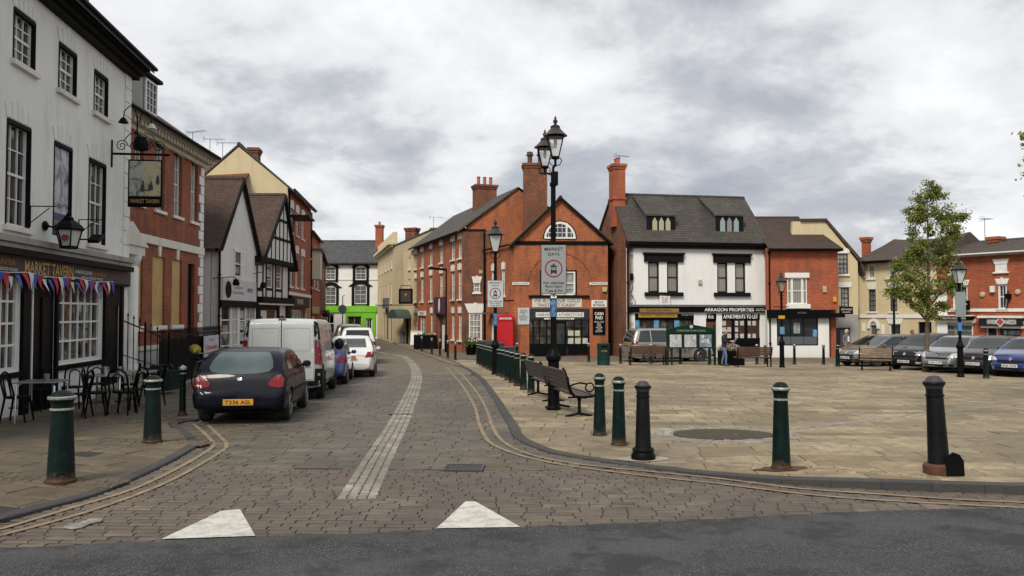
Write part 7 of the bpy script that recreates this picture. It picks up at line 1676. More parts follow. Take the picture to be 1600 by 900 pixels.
# planter and bins by the phone box
g = G(738, 553); e = empty('flower_pot', (g.x, g.y - 1.5, zg(45)), 0, 'dark tub with green leaves and a red flower by the brick terrace', 'planter'); m = MB(); m.lathe([(.28, 0), (.36, .6), (.38, .62), (.3, .62), (0, .6)], 14); m.build('tub', M_BLACK, e, smooth=40)
leafcloud('foliage', LEAF, e, 300, blob(0, 0, .65, .5, .45, .45), .08, .16); leafcloud('flowers', paint('red_flowers', (.45, .01, .04), .6), e, 50, blob(.35, 0, .95, .22, .2, .18), .06, .1)
for px, w_, h_, lab in ((760, .9, 1.05, 'dark green square bin behind the row of bollards by the phone box'), (774, .95, .95, 'grey topped bin right of the pot, in front of the phone box'), (798, .8, .72, 'low dark bin in front of the corner shop, right of the phone box')):
    g = G(px, 562); e = empty('litter_bin', (g.x, g.y, zg(g.y)), 0, lab, 'bin', 'dark bins by the phone box'); m = MB(); m.box(-w_ / 2, w_ / 2, -.3, .3, 0, h_ * .85); m.build('body', paint('bin_dark', (.02, .035, .03), .5), e, bevel=.03); m = MB(); m.box(-w_ / 2 - .03, w_ / 2 + .03, -.33, .33, h_ * .85 + .003, h_); m.build('lid', paint('bin_lid', (.03, .035, .038), .5), e, bevel=.03)
# litter bin
g = G(943, 571); e = empty('litter_bin', (g.x, g.y, zg(g.y) + .02), 0, 'round green litter bin with gold lettering beside the corner shop', 'bin')
m = MB(); m.lathe([(.29, 0), (.31, .03), (.3, .06), (.3, .75), (.31, .78), (.31, 1.02), (.27, 1.04), (0, 1.05)], 24); m.build('body', paint('bin_green', (.006, .035, .025), .45, var=.2, spec=.2), e, smooth=40); m = MB(); m.prism([(-.14, .84), (.14, .84), (.14, .95), (-.14, .95)], -.315, -.25); m.build('slot', M_BLACK, e); m = MB(); m.lathe([(.306, .3), (.314, .305), (.314, .33), (.306, .335)], 24); m.build('band', MATS['bin_green'], e, smooth=40); text('LITTER', .07, Matrix.Translation((0, -.318, .68)), M_GOLD, e, width=.28)

# ---- phone box
g = G(789, 558.5); e = empty('phone_box', (g.x + .0, g.y + .3, zg(g.y)), R(4), 'red telephone kiosk with domed top against the corner shop', 'phone box')
RED = paint('kiosk_red', (.48, .006, .012), .35, var=.12); s_ = .45
m = MB(); m.box(-s_, s_, -s_, s_, 0, .12); m.build('plinth', paint('kiosk_dark', (.03, .01, .01), .5), e)
for sx in (-1, 1):
    for sy in (-1, 1): m = MB(); m.box(sx * s_ - .06 * (sx > 0), sx * s_ + .06 * (sx < 0), sy * s_ - .06 * (sy > 0), sy * s_ + .06 * (sy < 0), .12, 2.1); m.build('corner_post', RED, e, bevel=.008)
m = MB(); m.box(-s_ + .06, s_ - .06, -s_ + .02, -s_ + .05, .12, 2.08); m.build('back_panel', RED, e)
for rot in (90, 180, 270):
    T_ = Matrix.Rotation(R(rot), 4, 'Z'); m = MB(T_)
    for k in range(9): z_ = .3 + k * .22; m.box(-s_ + .06, s_ - .06, -s_ + .02, -s_ + .05, z_ - .012, z_ + .012)
    for x in (-.2, .2): m.box(x - .012, x + .012, -s_ + .015, -s_ + .055, .3, 2.06)
    m.box(-s_ + .06, s_ - .06, -s_ + .02, -s_ + .05, .12, .29); m.build('glazed_side', RED, e); m = MB(T_); m.box(-s_ + .06, s_ - .06, -s_ + .03, -s_ + .035, .3, 2.06); m.build('pane', G_GREY, e)
m = MB(); m.box(-s_ - .02, s_ + .02, -s_ - .02, s_ + .02, 2.1, 2.14); m.box(-s_, s_, -s_, s_, 2.142, 2.3)
n = 12; m.prism([(s_ * math.cos(math.pi * k / n), 2.3 + .17 * math.sin(math.pi * k / n)) for k in range(n + 1)], -s_, s_, 'y'); m.prism([(s_ * math.cos(math.pi * k / n), 2.3 + .169 * math.sin(math.pi * k / n)) for k in range(n + 1)], -s_ + .001, s_ - .001, 'x'); m.build('domed_roof', RED, e, bevel=.01)
m = MB(); m.box(-.33, .33, -s_ - .012, -s_ - .002, 2.17, 2.27); o = m.build('name_panel', plain('kiosk_white', (.6, .58, .5), .5), e); text('TELEPHONE', .06, Matrix.Translation((0, -s_ - .014, 2.22)), M_TBLACK, o, width=.5)

# ---- boards outside the terrace
def aboard(px, base, w_, h_, mat, lab, rz=0, fr=None):
    g = G(px, base); e = empty('pavement_board', (g.x, g.y, zg(g.y) + .03), rz, lab, 'sign board', 'boards standing outside the shops')
    for s1 in (-1, 1): m = MB(Matrix.Translation((0, s1 * .22, 0)) @ Matrix.Rotation(R(12) * s1, 4, 'X')); m.box(-w_ / 2, w_ / 2, -.015, .015, .08, h_); m.build('panel', mat, e); m = MB(Matrix.Translation((0, s1 * .22, 0)) @ Matrix.Rotation(R(12) * s1, 4, 'X')); m.box(-w_ / 2 - .03, -w_ / 2, -.02, .02, 0, h_ + .03); m.box(w_ / 2, w_ / 2 + .03, -.02, .02, 0, h_ + .03); m.box(-w_ / 2, w_ / 2, -.02, .02, h_ + .001, h_ + .03); m.build('frame', fr or mat, e)
aboard(651, 541, .85, 1.15, M_WPAINT, 'white folding pavement board outside the far end of the brick terrace')
aboard(634, 537, .9, .95, MATS['grey_poster'] if 0 else paint('slate_board', (.05, .055, .06), .6), 'dark folding pavement board below the green awning')
aboard(673, 545, .65, 1.05, paint('picture_board', (.30, .18, .18), .6, var=.8, scale=4), 'small white framed picture board outside the cafe', fr=M_WPAINT)
g = G(664, 546); e = empty('cafe_planter', (g.x, g.y + .3, zg(g.y)), 0, 'dark planter box against the cafe wall between the boards', 'planter'); m = MB(); m.box(-.8, .8, -.25, .25, 0, 1.0); m.build('tub', M_BLACK, e, bevel=.02); leafcloud('foliage', LEAF, e, 200, blob(0, 0, 1.0, .8, .25, .15), .06, .12)
# far street traffic sign
g = G(535, 545); e = empty('traffic_sign', (LX(535.5, 70), 70, zg(70)), 0, 'round traffic sign on a thin pole before the green shop', 'sign'); m = MB(); m.tube([(0, 0, 0), (0, 0, 3.4)], .05, 6); m.tube([(0, 0, 3.4), (0, 0, 4.0), (.15, 0, 4.1)], .04, 6); m.build('pole', M_BLACK, e); m = MB(); m.cyl((0, -.07, 2.9), (0, -.05, 2.9), .38, n=18); m.build('disc', paint('sign_face', (.2, .25, .3), .5), e)
# ============================================================ TAVERN TERRACE
def cafe_chair(label=None):
    e = empty('cafe_chair', (0, 0, 0), 0, label, 'chair', 'black bentwood chairs outside the tavern')
    m = MB(); m.lathe([(0, .43), (.19, .43), (.205, .445), (.2, .465), (.17, .47), (0, .465)], 18); m.build('seat', M_BLACK, e, smooth=40)
    def arch(w_, z0, z1, y0, y1, r): 
        pts = [(-w_, y0, z0)]
        n = 10
        for k in range(n + 1): a = math.pi * (1 - k / n); pts.append((w_ * math.cos(a), y1 - (y1 - y0) * .25 * (1 - math.sin(a)), z1 - w_ * .9 + w_ * .9 * math.sin(a)))
        pts.append((w_, y0, z0)); return MB().tube(pts, r, 7)
    arch(.19, .45, .90, .15, .24, .019).build('back_hoop', M_BLACK, e, smooth=60); arch(.10, .46, .80, .16, .225, .015).build('inner_hoop', M_BLACK, e, smooth=60)
    for sx in (-1, 1): MB().tube([(sx * .18, .15, .47), (sx * .21, .22, 0)], [.021, .016], 7).build('leg', M_BLACK, e, smooth=60)
    for sx in (-1, 1): MB().tube([(sx * .15, -.13, .44), (sx * .19, -.19, 0)], [.021, .016], 7).build('leg', M_BLACK, e, smooth=60)
    MB().tube([(.15 * math.cos(k * .5236), .15 * math.sin(k * .5236), .26) for k in range(12)], .008, 5, closed=True).build('stretcher', M_BLACK, e, smooth=60)
    return e
def cafe_table():
    e = empty('cafe_table', (0, 0, 0), 0, '', 'table', 'metal tables outside the tavern')
    m = MB(); m.box(-.36, .36, -.36, .36, .715, .74); m.build('table_top', plain('aluminium', (.35, .35, .35), .35, .9), e, bevel=.008)
    for sx in (-1, 1):
        for sy in (-1, 1): MB().tube([(sx * .25, sy * .25, .71), (sx * .31, sy * .31, .66), (sx * .32, sy * .32, 0)], .018, 8).build('leg', M_CHROME, e, smooth=60)
    return e
ch = cafe_chair(); tb = cafe_table(); TR = {ch.name: kids(ch), tb.name: kids(tb)}
tabs = [(70, 660, 'metal cafe table nearest the camera outside the tavern window'), (172, 643, 'metal cafe table in the middle, holding two small pots'), (220, 633, 'metal cafe table farthest along, by the green planter box')]
TPOS = []
for i, (px, py, lab) in enumerate(tabs):
    g = G(px, py); TPOS.append(g); o = tb if i == 0 else copy_tree(tb, None, TR); place(o, g.x, g.y - .1, R(10), .03, lab)
chs = [(28, 662, 100, 'leftmost cafe chair, facing right towards the nearest table'), (50, 645, 20, 'cafe chair tucked behind the nearest table against the tavern wall'), (120, 656, -80, 'cafe chair right of the nearest table, facing left'), (112, 640, 15, 'cafe chair between the first two tables close to the wall'), (148, 633, 20, 'cafe chair behind the middle table under the big window'), (150, 652, 110, 'cafe chair left of the middle table, in front of the big window'), (192, 650, 178, 'cafe chair in front of the middle table, back to the camera'), (200, 634, -60, 'cafe chair between the middle and farthest tables'), (206, 645, -100, 'cafe chair right of the middle table, facing left'), (236, 637, -90, 'cafe chair right of the farthest table, by the green planter box')]
for i, (px, py, rz, lab) in enumerate(chs):
    g = G(px, py); o = ch if i == 0 else copy_tree(ch, None, TR); place(o, g.x, g.y, R(rz), .03, lab)
for (dx, dy, k, lab, r_, h_) in ((.05, .05, 0, 'small grey pot on the nearest cafe table', .05, .12), (-.1, .1, 1, 'left grey metal pot on the middle cafe table', .07, .15), (.2, .12, 1, 'right grey metal pot on the middle cafe table', .07, .15)):
    g = TPOS[k]; e = empty('table_pot', (g.x + dx, g.y - .1 + dy, zg(g.y) + .03 + .742), 0, lab, 'pot', 'pots on the cafe tables'); MB().lathe([(r_ * .8, 0), (r_, h_), (r_ * .9, h_), (r_ * .7, .02), (0, .02)], 14).build('pot', M_CHROME if k else plain('glass_tumbler', (.15, .16, .16), .15), e, smooth=40)
# green slatted planter box
g = G(232, 618); e = empty('wooden_planter', (g.x + .15, g.y + .4, zg(g.y) + .03), R(-8), 'dark green wooden box with shaped top edge by the tavern railings', 'planter'); e.scale = (.75, .75, .8); 
for sx in (0, 1):
    m = MB(); y_ = -.35 + sx * .7; m.prism([(-.45, .1), (.45, .1), (.5, .75), (.42, .85), (.25, .82), (.15, .93), (-.15, .93), (-.25, .82), (-.42, .85), (-.5, .75)], y_ - .02, y_ + .02)
    m.build('end_panel', paint('planter_green', (.01, .03, .024), .5), e, bevel=.008)
m = MB()
for k in range(5): z_ = .14 + k * .13; m.box(-.5, -.46, -.33, .33, z_, z_ + .11); m.box(.46, .5, -.33, .33, z_, z_ + .11)
m.box(-.44, .44, -.33, .33, .1, .6); m.build('slats', MATS['planter_green'], e)

# ---- railings by the georgian steps
f = GF
e = empty('step_railing', f.pt(f.u(190, -1.9), -1.9, 0), f.ang, 'black iron railing with spiked bars sloping down beside the georgian steps', 'railing'); 
Mi = e.matrix_world.inverted()
def yl(px, py, v): u_, z_ = f.uw(px, py, v); return f.pt(u_, v, z_), f.pt(u_, v, 0)
v_ = -1.9; P = []
for px in (190, 200, 209, 218, 227, 236, 246, 256, 264):
    py = 500 + (px - 190) * .42; P.append((px, py))
m = MB(Mi); hr = [yl(px, py, v_)[0] for px, py in P]; m.tube(hr, .02, 6); m.tube([p - Vector((0, 0, .85)) for p in hr], .015, 6); m.build('handrail', M_BLACK, e, smooth=60)
for i, (px, py) in enumerate(P):
    a, b_ = yl(px, py, v_); b_ = Vector((a.x, a.y, zg(a.y) + (.5 - .05 * i))); m = MB(Mi); m.tube([b_, a + Vector((0, 0, .16))], .013 if i % 4 else .03, 6); m.cyl(a + Vector((0, 0, .16)), a + Vector((0, 0, .27)), .03, .0, 6); m.build('upright', M_BLACK, e)
m = MB(Mi @ f.W); m.box(f.u(262, -1.9) - 3.2, f.u(262, -1.9), -2.2, -1.3, -.2, .45); m.build('step_wall', MATS['step_stone'], e)
# solid black railings along the house front
a, b_ = G(262, 606), G(345, 590); a = Vector((a.x, 22.8, 0)) if 0 else a
A_ = Vector((-9.95, 22.6)); B_ = Vector((-10.95, 30.2)); FR = empty('area_railing', (A_.x, A_.y, zg(26) + .0), math.atan2(B_.y - A_.y, B_.x - A_.x), 'long black spiked area railing hung with dark sheeting in front of the georgian house', 'railing'); rf = Face(FR, A_, B_)
rf.W[2][3] = FR.location.z; L_ = rf.len; zt = rf.z(300, 521); print('rail', zt, L_)
rf = Face(FR, A_, B_); L_ = rf.len; zt = rf.z(300, 521)
m = rf.mb(); m.box(0, L_, -.02, .02, zt - .04, zt); m.box(0, L_, -.02, .02, .32, .36)
m.build('rails', M_BLACK, FR)
m = rf.mb()
for k in range(int(L_ / .13)): x = .06 + k * .13; m.box(x - .01, x + .01, -.01, .01, .1, zt + .1); m.prism([(x - .025, zt + .1), (x + .025, zt + .1), (x, zt + .2)], -.01, .01)
m.build('bars', M_BLACK, FR)
m = rf.mb(); m.box(.1, L_ - .1, .025, .035, .25, zt - .12); m.build('sheeting', paint('black_sheet', (.010, .010, .011), .6, var=.3), FR)
m = rf.mb(); m.box(0, L_, -.15, .15, -.3, .1); m.build('kerb_wall', MATS['step_stone'], FR)
p = rf.pt(rf.u(331, -.08), -.08, rf.z(331, 556, -.08)); e = empty('poster_sign', p, rf.ang, 'white poster with red lettering fixed to the black railings', 'sign'); wq = abs(rf.u(343, -.08) - rf.u(320, -.08)) * .98; hq = rf.z(331, 524, -.08) - rf.z(331, 556, -.08)
m = MB(); m.box(-wq / 2, wq / 2, -.01, .01, 0, hq); m.build('board', paint('poster_white', (.5, .5, .55), .6, var=.2, scale=5), e); text('Chandni', hq * .22, Matrix.Translation((0, -.014, hq * .45)), plain('poster_red', (.5, .05, .02), .5), e, width=wq * .8, bold=.02); text('OPEN', hq * .1, Matrix.Translation((0, -.014, hq * .78)), plain('poster_blue', (.05, .06, .2), .5), e, width=wq * .25); text('RESTAURANT', hq * .08, Matrix.Translation((0, -.014, hq * .18)), M_TBLACK, e, width=wq * .6)
# bicycle
g = G(315, 612); e = empty('bicycle', (G(312, 628).x, G(312, 628).y, zg(22)), R(97), 'bicycle leaning on the railings with a yellow flower horn on its bars', 'bicycle')
e.location = Vector((LX(313, 23.2), 23.2, zg(23.2) + .03))
for x in (-.5, .5):
    m = MB(); m.tube([(x + .33 * math.cos(k * .2618), 0, .34 + .33 * math.sin(k * .2618)) for k in range(24)], .016, 6, closed=True); w_ = m.build('wheel', M_BLACK, e, smooth=60); m = MB()
    for k in range(14): m.tube([(x, 0, .34), (x + .32 * math.cos(k * .4488), 0, .34 + .32 * math.sin(k * .4488))], .003, 4)
    m.build('spokes', M_CHROME, w_)
m = MB(); m.tube([(-.5, 0, .34), (-.15, 0, .3), (-.25, 0, .8), (-.5, 0, .34)], .014, 6); m.tube([(-.15, 0, .3), (.38, 0, .78), (-.22, 0, .74)], .016, 6); m.tube([(.5, 0, .34), (.36, 0, .95)], .015, 6); m.build('frame', paint('cycle_frame', (.05, .05, .06), .4), e, smooth=60)
m = MB(); m.tube([(.3, -.25, 1.0), (.36, -.1, .97), (.36, .1, .97), (.3, .25, 1.0)], .014, 6); m.build('handlebar', M_CHROME, e, smooth=60); m = MB(); m.prism([(-.38, .82), (-.12, .84), (-.12, .87), (-.38, .88)], -.07, .07); m.build('saddle', M_BLACK, e, bevel=.02)
m = MB(Matrix.Translation((-.35, .05, 1.08)) @ Matrix.Rotation(R(60), 4, 'Y')); m.lathe([(.02, -.1), (.05, 0), (.17, .08), (.15, .09), (.04, .03), (0, .02)], 10); m.build('flower', paint('flower_yellow', (.55, .45, .08), .6), e, smooth=40)

# ============================================================ VEHICLES
def interp(tab, x):
    if x <= tab[0][0]: return tab[0][1]
    for (a, va), (b, vb) in zip(tab, tab[1:]):
        if x <= b: return va + (vb - va) * (x - a) / (b - a) if b > a else vb
    return tab[-1][1]
def smoothtab(tab, ys, p=2):
    v = [interp(tab, y) for y in ys]
    for _ in range(p): v = [v[0]] + [(v[i - 1] + 2 * v[i] + v[i + 1]) / 4 for i in range(1, len(v) - 1)] + [v[-1]]
    return v
BLK = paint('car_trim_black', (.008, .008, .009), .55, var=.1, spec=.15); TYRE = paint('tyre', (.018, .018, .018), .85, var=.3); ALLOY = plain('alloy_wheel', (.32, .33, .34), .35, .8)
CG = glass('car_glass', (.012, .016, .016)); LRED = plain('tail_lamp_red', (.16, .004, .006), .15); LCLR = plain('headlamp_clear', (.55, .57, .58), .08, .3); PLW = plain('plate_white', (.62, .62, .58), .5); PLY = plain('plate_yellow', (.55, .27, .02), .5)
CHR = plain('badge_chrome', (.6, .6, .62), .12, 1)
def car(name, label, S_, x, y, yaw, paintm, plate=None, rearview=True, group='parked vehicles', cat='car'):
    L, W, Hh = S_['L'], S_['W'], S_['H']; top, belt = S_['top'], S_['belt']; bot = S_.get('bot', [(-L / 2, .28), (-L / 2 + .4, .2), (L / 2 - .4, .2), (L / 2, .26)])
    plan = S_.get('plan', [(-L / 2, W / 2 * .86), (-L / 2 + .12, W / 2 * .95), (-L / 2 + .5, W / 2 * .995), (0, W / 2), (L / 2 - .8, W / 2 * .97), (L / 2 - .25, W / 2 * .86), (L / 2, W / 2 * .62)])
    tumble = S_.get('tumble', .30)
    e = empty(name, (x, y, zg(y) + .005), yaw, label, cat, group)
    sl = math.atan((zg(y + .5) - zg(y - .5)))
    e.rotation_euler = (sl * math.cos(yaw), 0, yaw)
    N = 46; ys = []
    for i in range(N):
        t = i / (N - 1); ys.append(-L / 2 + L * (t - .10 * math.sin(2 * math.pi * t) * .55))
    T_, B_, Z0, P_ = smoothtab(top, ys, S_.get('sm', 2)), smoothtab(belt, ys), smoothtab(bot, ys), smoothtab(plan, ys, 1)
    bm = bmesh.new(); rings = []
    for i, y_ in enumerate(ys):
        zt, zb_, w_ = T_[i], Z0[i], P_[i]; zs = min(B_[i], zt - .045); zs = max(zs, zb_ + .12)
        wr = max(w_ * .45, w_ - .03 - (zt - zs) * tumble)
        h_ = zs - zb_
        sec = [(0, zb_), (w_ * .8, zb_), (w_ * .955, zb_ + .035), (w_ * .992, zb_ + h_ * .3), (w_, zb_ + h_ * .55), (w_ * .995, zb_ + h_ * .8), (w_ * .975, zs), (w_ * .975 + (wr - w_ * .975) * .38, zs + (zt - zs) * .36), (w_ * .975 + (wr - w_ * .975) * .72, zs + (zt - zs) * .7), (wr * .985, zs + (zt - zs) * .9), (wr * .88, zt - .012), (wr * .5, zt + .006), (0, zt + .012)]
        ring = [bm.verts.new((a, y_, z_)) for a, z_ in sec]; ring += [bm.verts.new((-a, y_, z_)) for a, z_ in sec[-2:0:-1]]
        rings.append(ring)
    n = len(rings[0])
    for A_, C_ in zip(rings, rings[1:]):
        for k in range(n): bm.faces.new([A_[k], A_[(k + 1) % n], C_[(k + 1) % n], C_[k]])
    # round the two ends with a smaller inner ring
    for ring, sgn in ((rings[0], -1), (rings[-1], 1)):
        cx = sum((v.co for v in ring), Vector()) / n; inner = [bm.verts.new((cx.x + (v.co.x - cx.x) * .93, v.co.y + sgn * .022, cx.z + (v.co.z - cx.z) * .93)) for v in ring]
        for k in range(n): bm.faces.new([ring[k], ring[(k + 1) % n], inner[(k + 1) % n], inner[k]])
        bm.faces.new(inner)
    bmesh.ops.recalc_face_normals(bm, faces=bm.faces)
    tree = BVHTree.FromBMesh(bm)
    me = bpy.data.meshes.new('body'); bm.to_mesh(me); bm.free(); me.materials.append(paintm); me.materials.append(BLK)
    for p in me.polygons: p.use_smooth = True
    me.set_sharp_from_angle(angle=R(42))
    body = bpy.data.objects.new('body', me); COL.objects.link(body)
    # wheel arches cut out
    wb, rw = S_['wb'], S_['rw']; cm = MB()
    off = S_.get('wo', 0)
    for yy in (wb / 2 + off, -wb / 2 + off):
        for sx in (-1, 1): cm.cyl((sx * (W / 2 + .1), yy, rw), (sx * (W / 2 - .26), yy, rw), rw + .055, n=28)
    cut_ = cm.build('cutter', BLK, weld=False); md = body.modifiers.new('b', 'BOOLEAN'); md.operation = 'DIFFERENCE'; md.object = cut_; md.solver = 'EXACT'
    bpy.context.view_layer.update(); me2 = bpy.data.meshes.new_from_object(body.evaluated_get(bpy.context.evaluated_depsgraph_get()))
    body.modifiers.clear(); body.data = me2; bpy.data.objects.remove(cut_); me2.name = 'body'; body.parent = e
    D = {'rear': (Vector((0, -9, 0)), Vector((0, 1, 0)), lambda a, b: (a, -9, b)), 'front': (None, Vector((0, -1, 0)), lambda a, b: (a, 9, b)), 'right': (None, Vector((-1, 0, 0)), lambda a, b: (9, a, b)), 'left': (None, Vector((1, 0, 0)), lambda a, b: (-9, a, b)), 'top': (None, Vector((0, 0, -1)), lambda a, b: (a, b, 9))}
    def decal(nm, poly, view, mat, parent=None, off=.006, res=.07, label=None, thick=0):
        d = bmesh.new(); vs = [d.verts.new((a, b, 0)) for a, b in poly]; fc_ = d.faces.new(vs); bmesh.ops.triangulate(d, faces=[fc_])
        for ax in (0, 1):
            lo, hi = min(p[ax] for p in poly), max(p[ax] for p in poly); k = lo + res
            while k < hi: 
                no = (1, 0, 0) if ax == 0 else (0, 1, 0); bmesh.ops.bisect_plane(d, geom=d.verts[:] + d.edges[:] + d.faces[:], plane_co=(k, k, 0), plane_no=no); k += res
        dr_ = D[view][1]; o3 = D[view][2]; bad = []
        for v in d.verts:
            hit = tree.ray_cast(Vector(o3(v.co.x, v.co.y)), dr_)
            if hit[0] is None: bad.append(v); continue
            v.co = hit[0] + hit[1] * (off if hit[1].dot(dr_) < 0 else -off)
        if bad: bmesh.ops.delete(d, geom=bad, context='VERTS')
        me_ = bpy.data.meshes.new(nm); 
        for f_ in d.faces: f_.smooth = True
        d.to_mesh(me_); d.free(); me_.materials.append(mat); o = bpy.data.objects.new(nm, me_); COL.objects.link(o); o.parent = parent or e
        if label: o['label'] = label
        return o
    S_['decals'](decal, e, S_)
    # wheels
    for yy in (wb / 2 + off, -wb / 2 + off):
        for sx in (-1, 1):
            X = sx * (W / 2 - .012); T2 = Matrix.Translation((X, yy, rw)) @ Matrix.Rotation(R(90) * sx, 4, 'Y')
            wh = MB(T2); wh.lathe([(rw * .62, -.0), (rw * .66, .004), (rw * .9, .006), (rw * .985, -.02), (rw, -.05), (rw, -.15), (rw * .97, -.19), (rw * .6, -.2), (rw * .6, -.02)], 30); w_ = wh.build('wheel', TYRE, e, smooth=40)
            rm = MB(T2); rr = rw * .62
            rm.lathe([(rr, .0), (rr * .95, .008), (rr * .9, -.03), (rr * .9, -.06), (0, -.06)], 28); ns = S_.get('spokes', 5)
            for q in range(ns):
                a = 2 * math.pi * q / ns; rm.box(-rr * .1, rr * .1, rr * .1, rr * .93, -.03, .0, M=Matrix.Rotation(a, 4, 'Z'))
            rm.lathe([(rr * .24, -.03), (rr * .24, .004), (0, .006)], 12); rm.build('rim', ALLOY if S_.get('alloy', 1) else BLK, w_, smooth=40)
            dk_ = MB(T2); dk_.cyl((0, 0, -.061), (0, 0, -.075), rr * .9, n=20); dk_.build('hub_disc', BLK, w_)
    # underside shadow body and mirrors
    m = MB(); m.box(-W / 2 + .2, W / 2 - .2, -L / 2 + .35, L / 2 - .35, .17, .3); m.build('underbody', BLK, e)
    if 'mirror' in S_:
        my, mz = S_['mirror']
        for sx in (-1, 1):
            k = S_.get('mk', 1); m = MB(Matrix.Translation((sx * (W / 2 + .06 * k), my, mz))); m.lathe([(0, -.07 * k), (.07 * k, -.05 * k), (.09 * k, 0), (.07 * k, .05 * k), (0, .07 * k)], 12, M=Matrix.Diagonal((1, .6, S_.get('mh', 1), 1))); m.tube([(-sx * .14, .02, -.03), (0, .02, -.02)], .02, 6); m.build('mirror', S_.get('mmat') or paintm, e, smooth=50)
    return e, decal
def rr_(x0, x1, z0, z1, r=.06, n=4, skew=0):
    pts = []
    for cx, cz, a0 in ((x1 - r, z1 - r, 0), (x0 + r, z1 - r, 90), (x0 + r, z0 + r, 180), (x1 - r, z0 + r, 270)):
        for k in range(n + 1): a = R(a0 + 90 * k / n); pts.append((cx + r * math.cos(a), cz + r * math.sin(a)))
    return pts
def mir(p): return [(-a, b) for a, b in p[::-1]]
def plate(e, y, z, s, yellow, rot=0, w_=.52, tilt=0, h_=.11):
    Mx = Matrix.Translation((0, y, z)) @ Matrix.Rotation(math.pi if not yellow or rot else 0, 4, 'Z')
    if yellow: Mx = Matrix.Translation((0, y, z))
    m = MB(Mx); m.box(-w_ / 2, w_ / 2, -.012, .004, -h_ / 2, h_ / 2); o = m.build('number_plate', PLY if yellow else PLW, e, bevel=.003); text(s, h_ * .62, Mx @ Matrix.Translation((0, -.0125, 0)), M_TBLACK, o, width=w_ * .88, bold=.01)
# --- black three/five door hatchback seen from behind
def dec_hatch(decal, e, S_):
    decal('rear_window', [(-.50, .93), (-.3, .895), (0, .885), (.3, .895), (.50, .93), (.56, 1.0), (.53, 1.12), (.46, 1.24), (.40, 1.275), (-.40, 1.275), (-.46, 1.24), (-.53, 1.12), (-.56, 1.0)], 'rear', S_['rg'])
    lp = [(.52, .67), (.70, .645), (.765, .67), (.77, .80), (.73, .87), (.66, .865), (.56, .80), (.50, .73)]
    decal('tail_lamp', lp, 'rear', LRED, off=.012); decal('tail_lamp', mir(lp), 'rear', LRED, off=.012)
    decal('bumper', [(-.80, .24), (.80, .24), (.81, .55), (.6, .585), (-.6, .585), (-.81, .55)], 'rear', S_['pm'], off=.022)
    for sx, v in ((1, 'right'), (-1, 'left')):
        decal('side_window', [(-1.38, .93), (-.72, .93), (-.68, 1.22), (-1.05, 1.21), (-1.28, 1.10)], v, CG); decal('side_window', [(-.64, .93), (.10, .93), (.06, 1.22), (-.60, 1.23)], v, CG); decal('side_window', [(.16, .93), (.88, .92), (.62, 1.08), (.35, 1.20), (.13, 1.22)], v, CG)
        decal('bumper', [(-1.9, .24), (-1.55, .24), (-1.55, .55), (-1.9, .55)], v, S_['pm'], off=.018)
        decal('side_moulding', [(-.85, .52), (.95, .52), (.95, .57), (-.85, .57)], v, BLK, off=.016)
        for yy in (-.66, .13): decal('door_gap', [(yy, .28), (yy + .012, .28), (yy + .012, .93), (yy, .93)], v, BLK, off=.003)
        for yy in (-.55, .25): decal('door_handle', rr_(yy, yy + .16, .80, .835, .012, 2), v, BLK, off=.02)
        decal('sill', [(-.95, .22), (.98, .22), (.98, .28), (-.95, .28)], v, BLK, off=.008)
    decal('windscreen', [(-.58, .93), (.58, .93), (.5, 1.24), (-.5, 1.24)], 'front', CG)
    m = MB(); m.tube([(-.42, -1.60, 1.06), (-.1, -1.62, 1.055), (.05, -1.66, 1.02), (.17, -1.80, .90)], .014, 6); m.build('wiper', BLK, e, smooth=60)
    decal('badge', [(.045 * math.cos(k * .5236), .80 + .028 * math.sin(k * .5236)) for k in range(12)], 'rear', CHR, off=.012)
    decal('tailgate_gap', [(-.62, .60), (.62, .60), (.62, .608), (-.62, .608)], 'rear', BLK, off=.003)
    for f_ in ((lambda p: p), mir): decal('tailgate_gap', f_([(.60, .93), (.612, .93), (.49, .63), (.478, .63)]), 'rear', BLK, off=.003)
    m = MB(); m.tube([(-.42, -.95, 1.32), (-.46, -1.15, 1.55)], .006, 4); m.build('aerial', BLK, e)
    plate(e, -1.955, .40, 'T336 ASL', True)
PMB = paint('car_paint_blue_black', (.0025, .003, .009), .35, .0, var=.05, bump=0, coat=.3, spec=.1)
RG = glass('rear_glass_teal', (.045, .065, .065), None, .03)  # pale teal base colour stands in for sky mirrored in the rear window
hatch = dict(L=3.83, W=1.63, H=1.34, wb=2.45, rw=.29, wo=.02, spokes=9, alloy=1, mirror=(.62, .98), mmat=BLK, pm=PMB, rg=RG,
    top=[(-1.915, .58), (-1.90, .62), (-1.87, .84), (-1.80, .93), (-1.55, 1.13), (-1.36, 1.27), (-1.15, 1.325), (-.6, 1.35), (0, 1.34), (.35, 1.27), (.98, .97), (1.1, .93), (1.6, .82), (1.82, .70), (1.915, .52)],
    belt=[(-1.9, .85), (-1.5, .90), (0, .90), (1.0, .87), (1.9, .62)], decals=dec_hatch,
    plan=[(-1.915, .76), (-1.86, .80), (-1.6, .815), (0, .815), (1.1, .80), (1.6, .72), (1.915, .5)])
yaw1 = R(7.5)
car('hatchback', 'small blue-black hatchback parked on the street with yellow plate T336 ASL', hatch, -5.12, 16.2, yaw1, PMB)
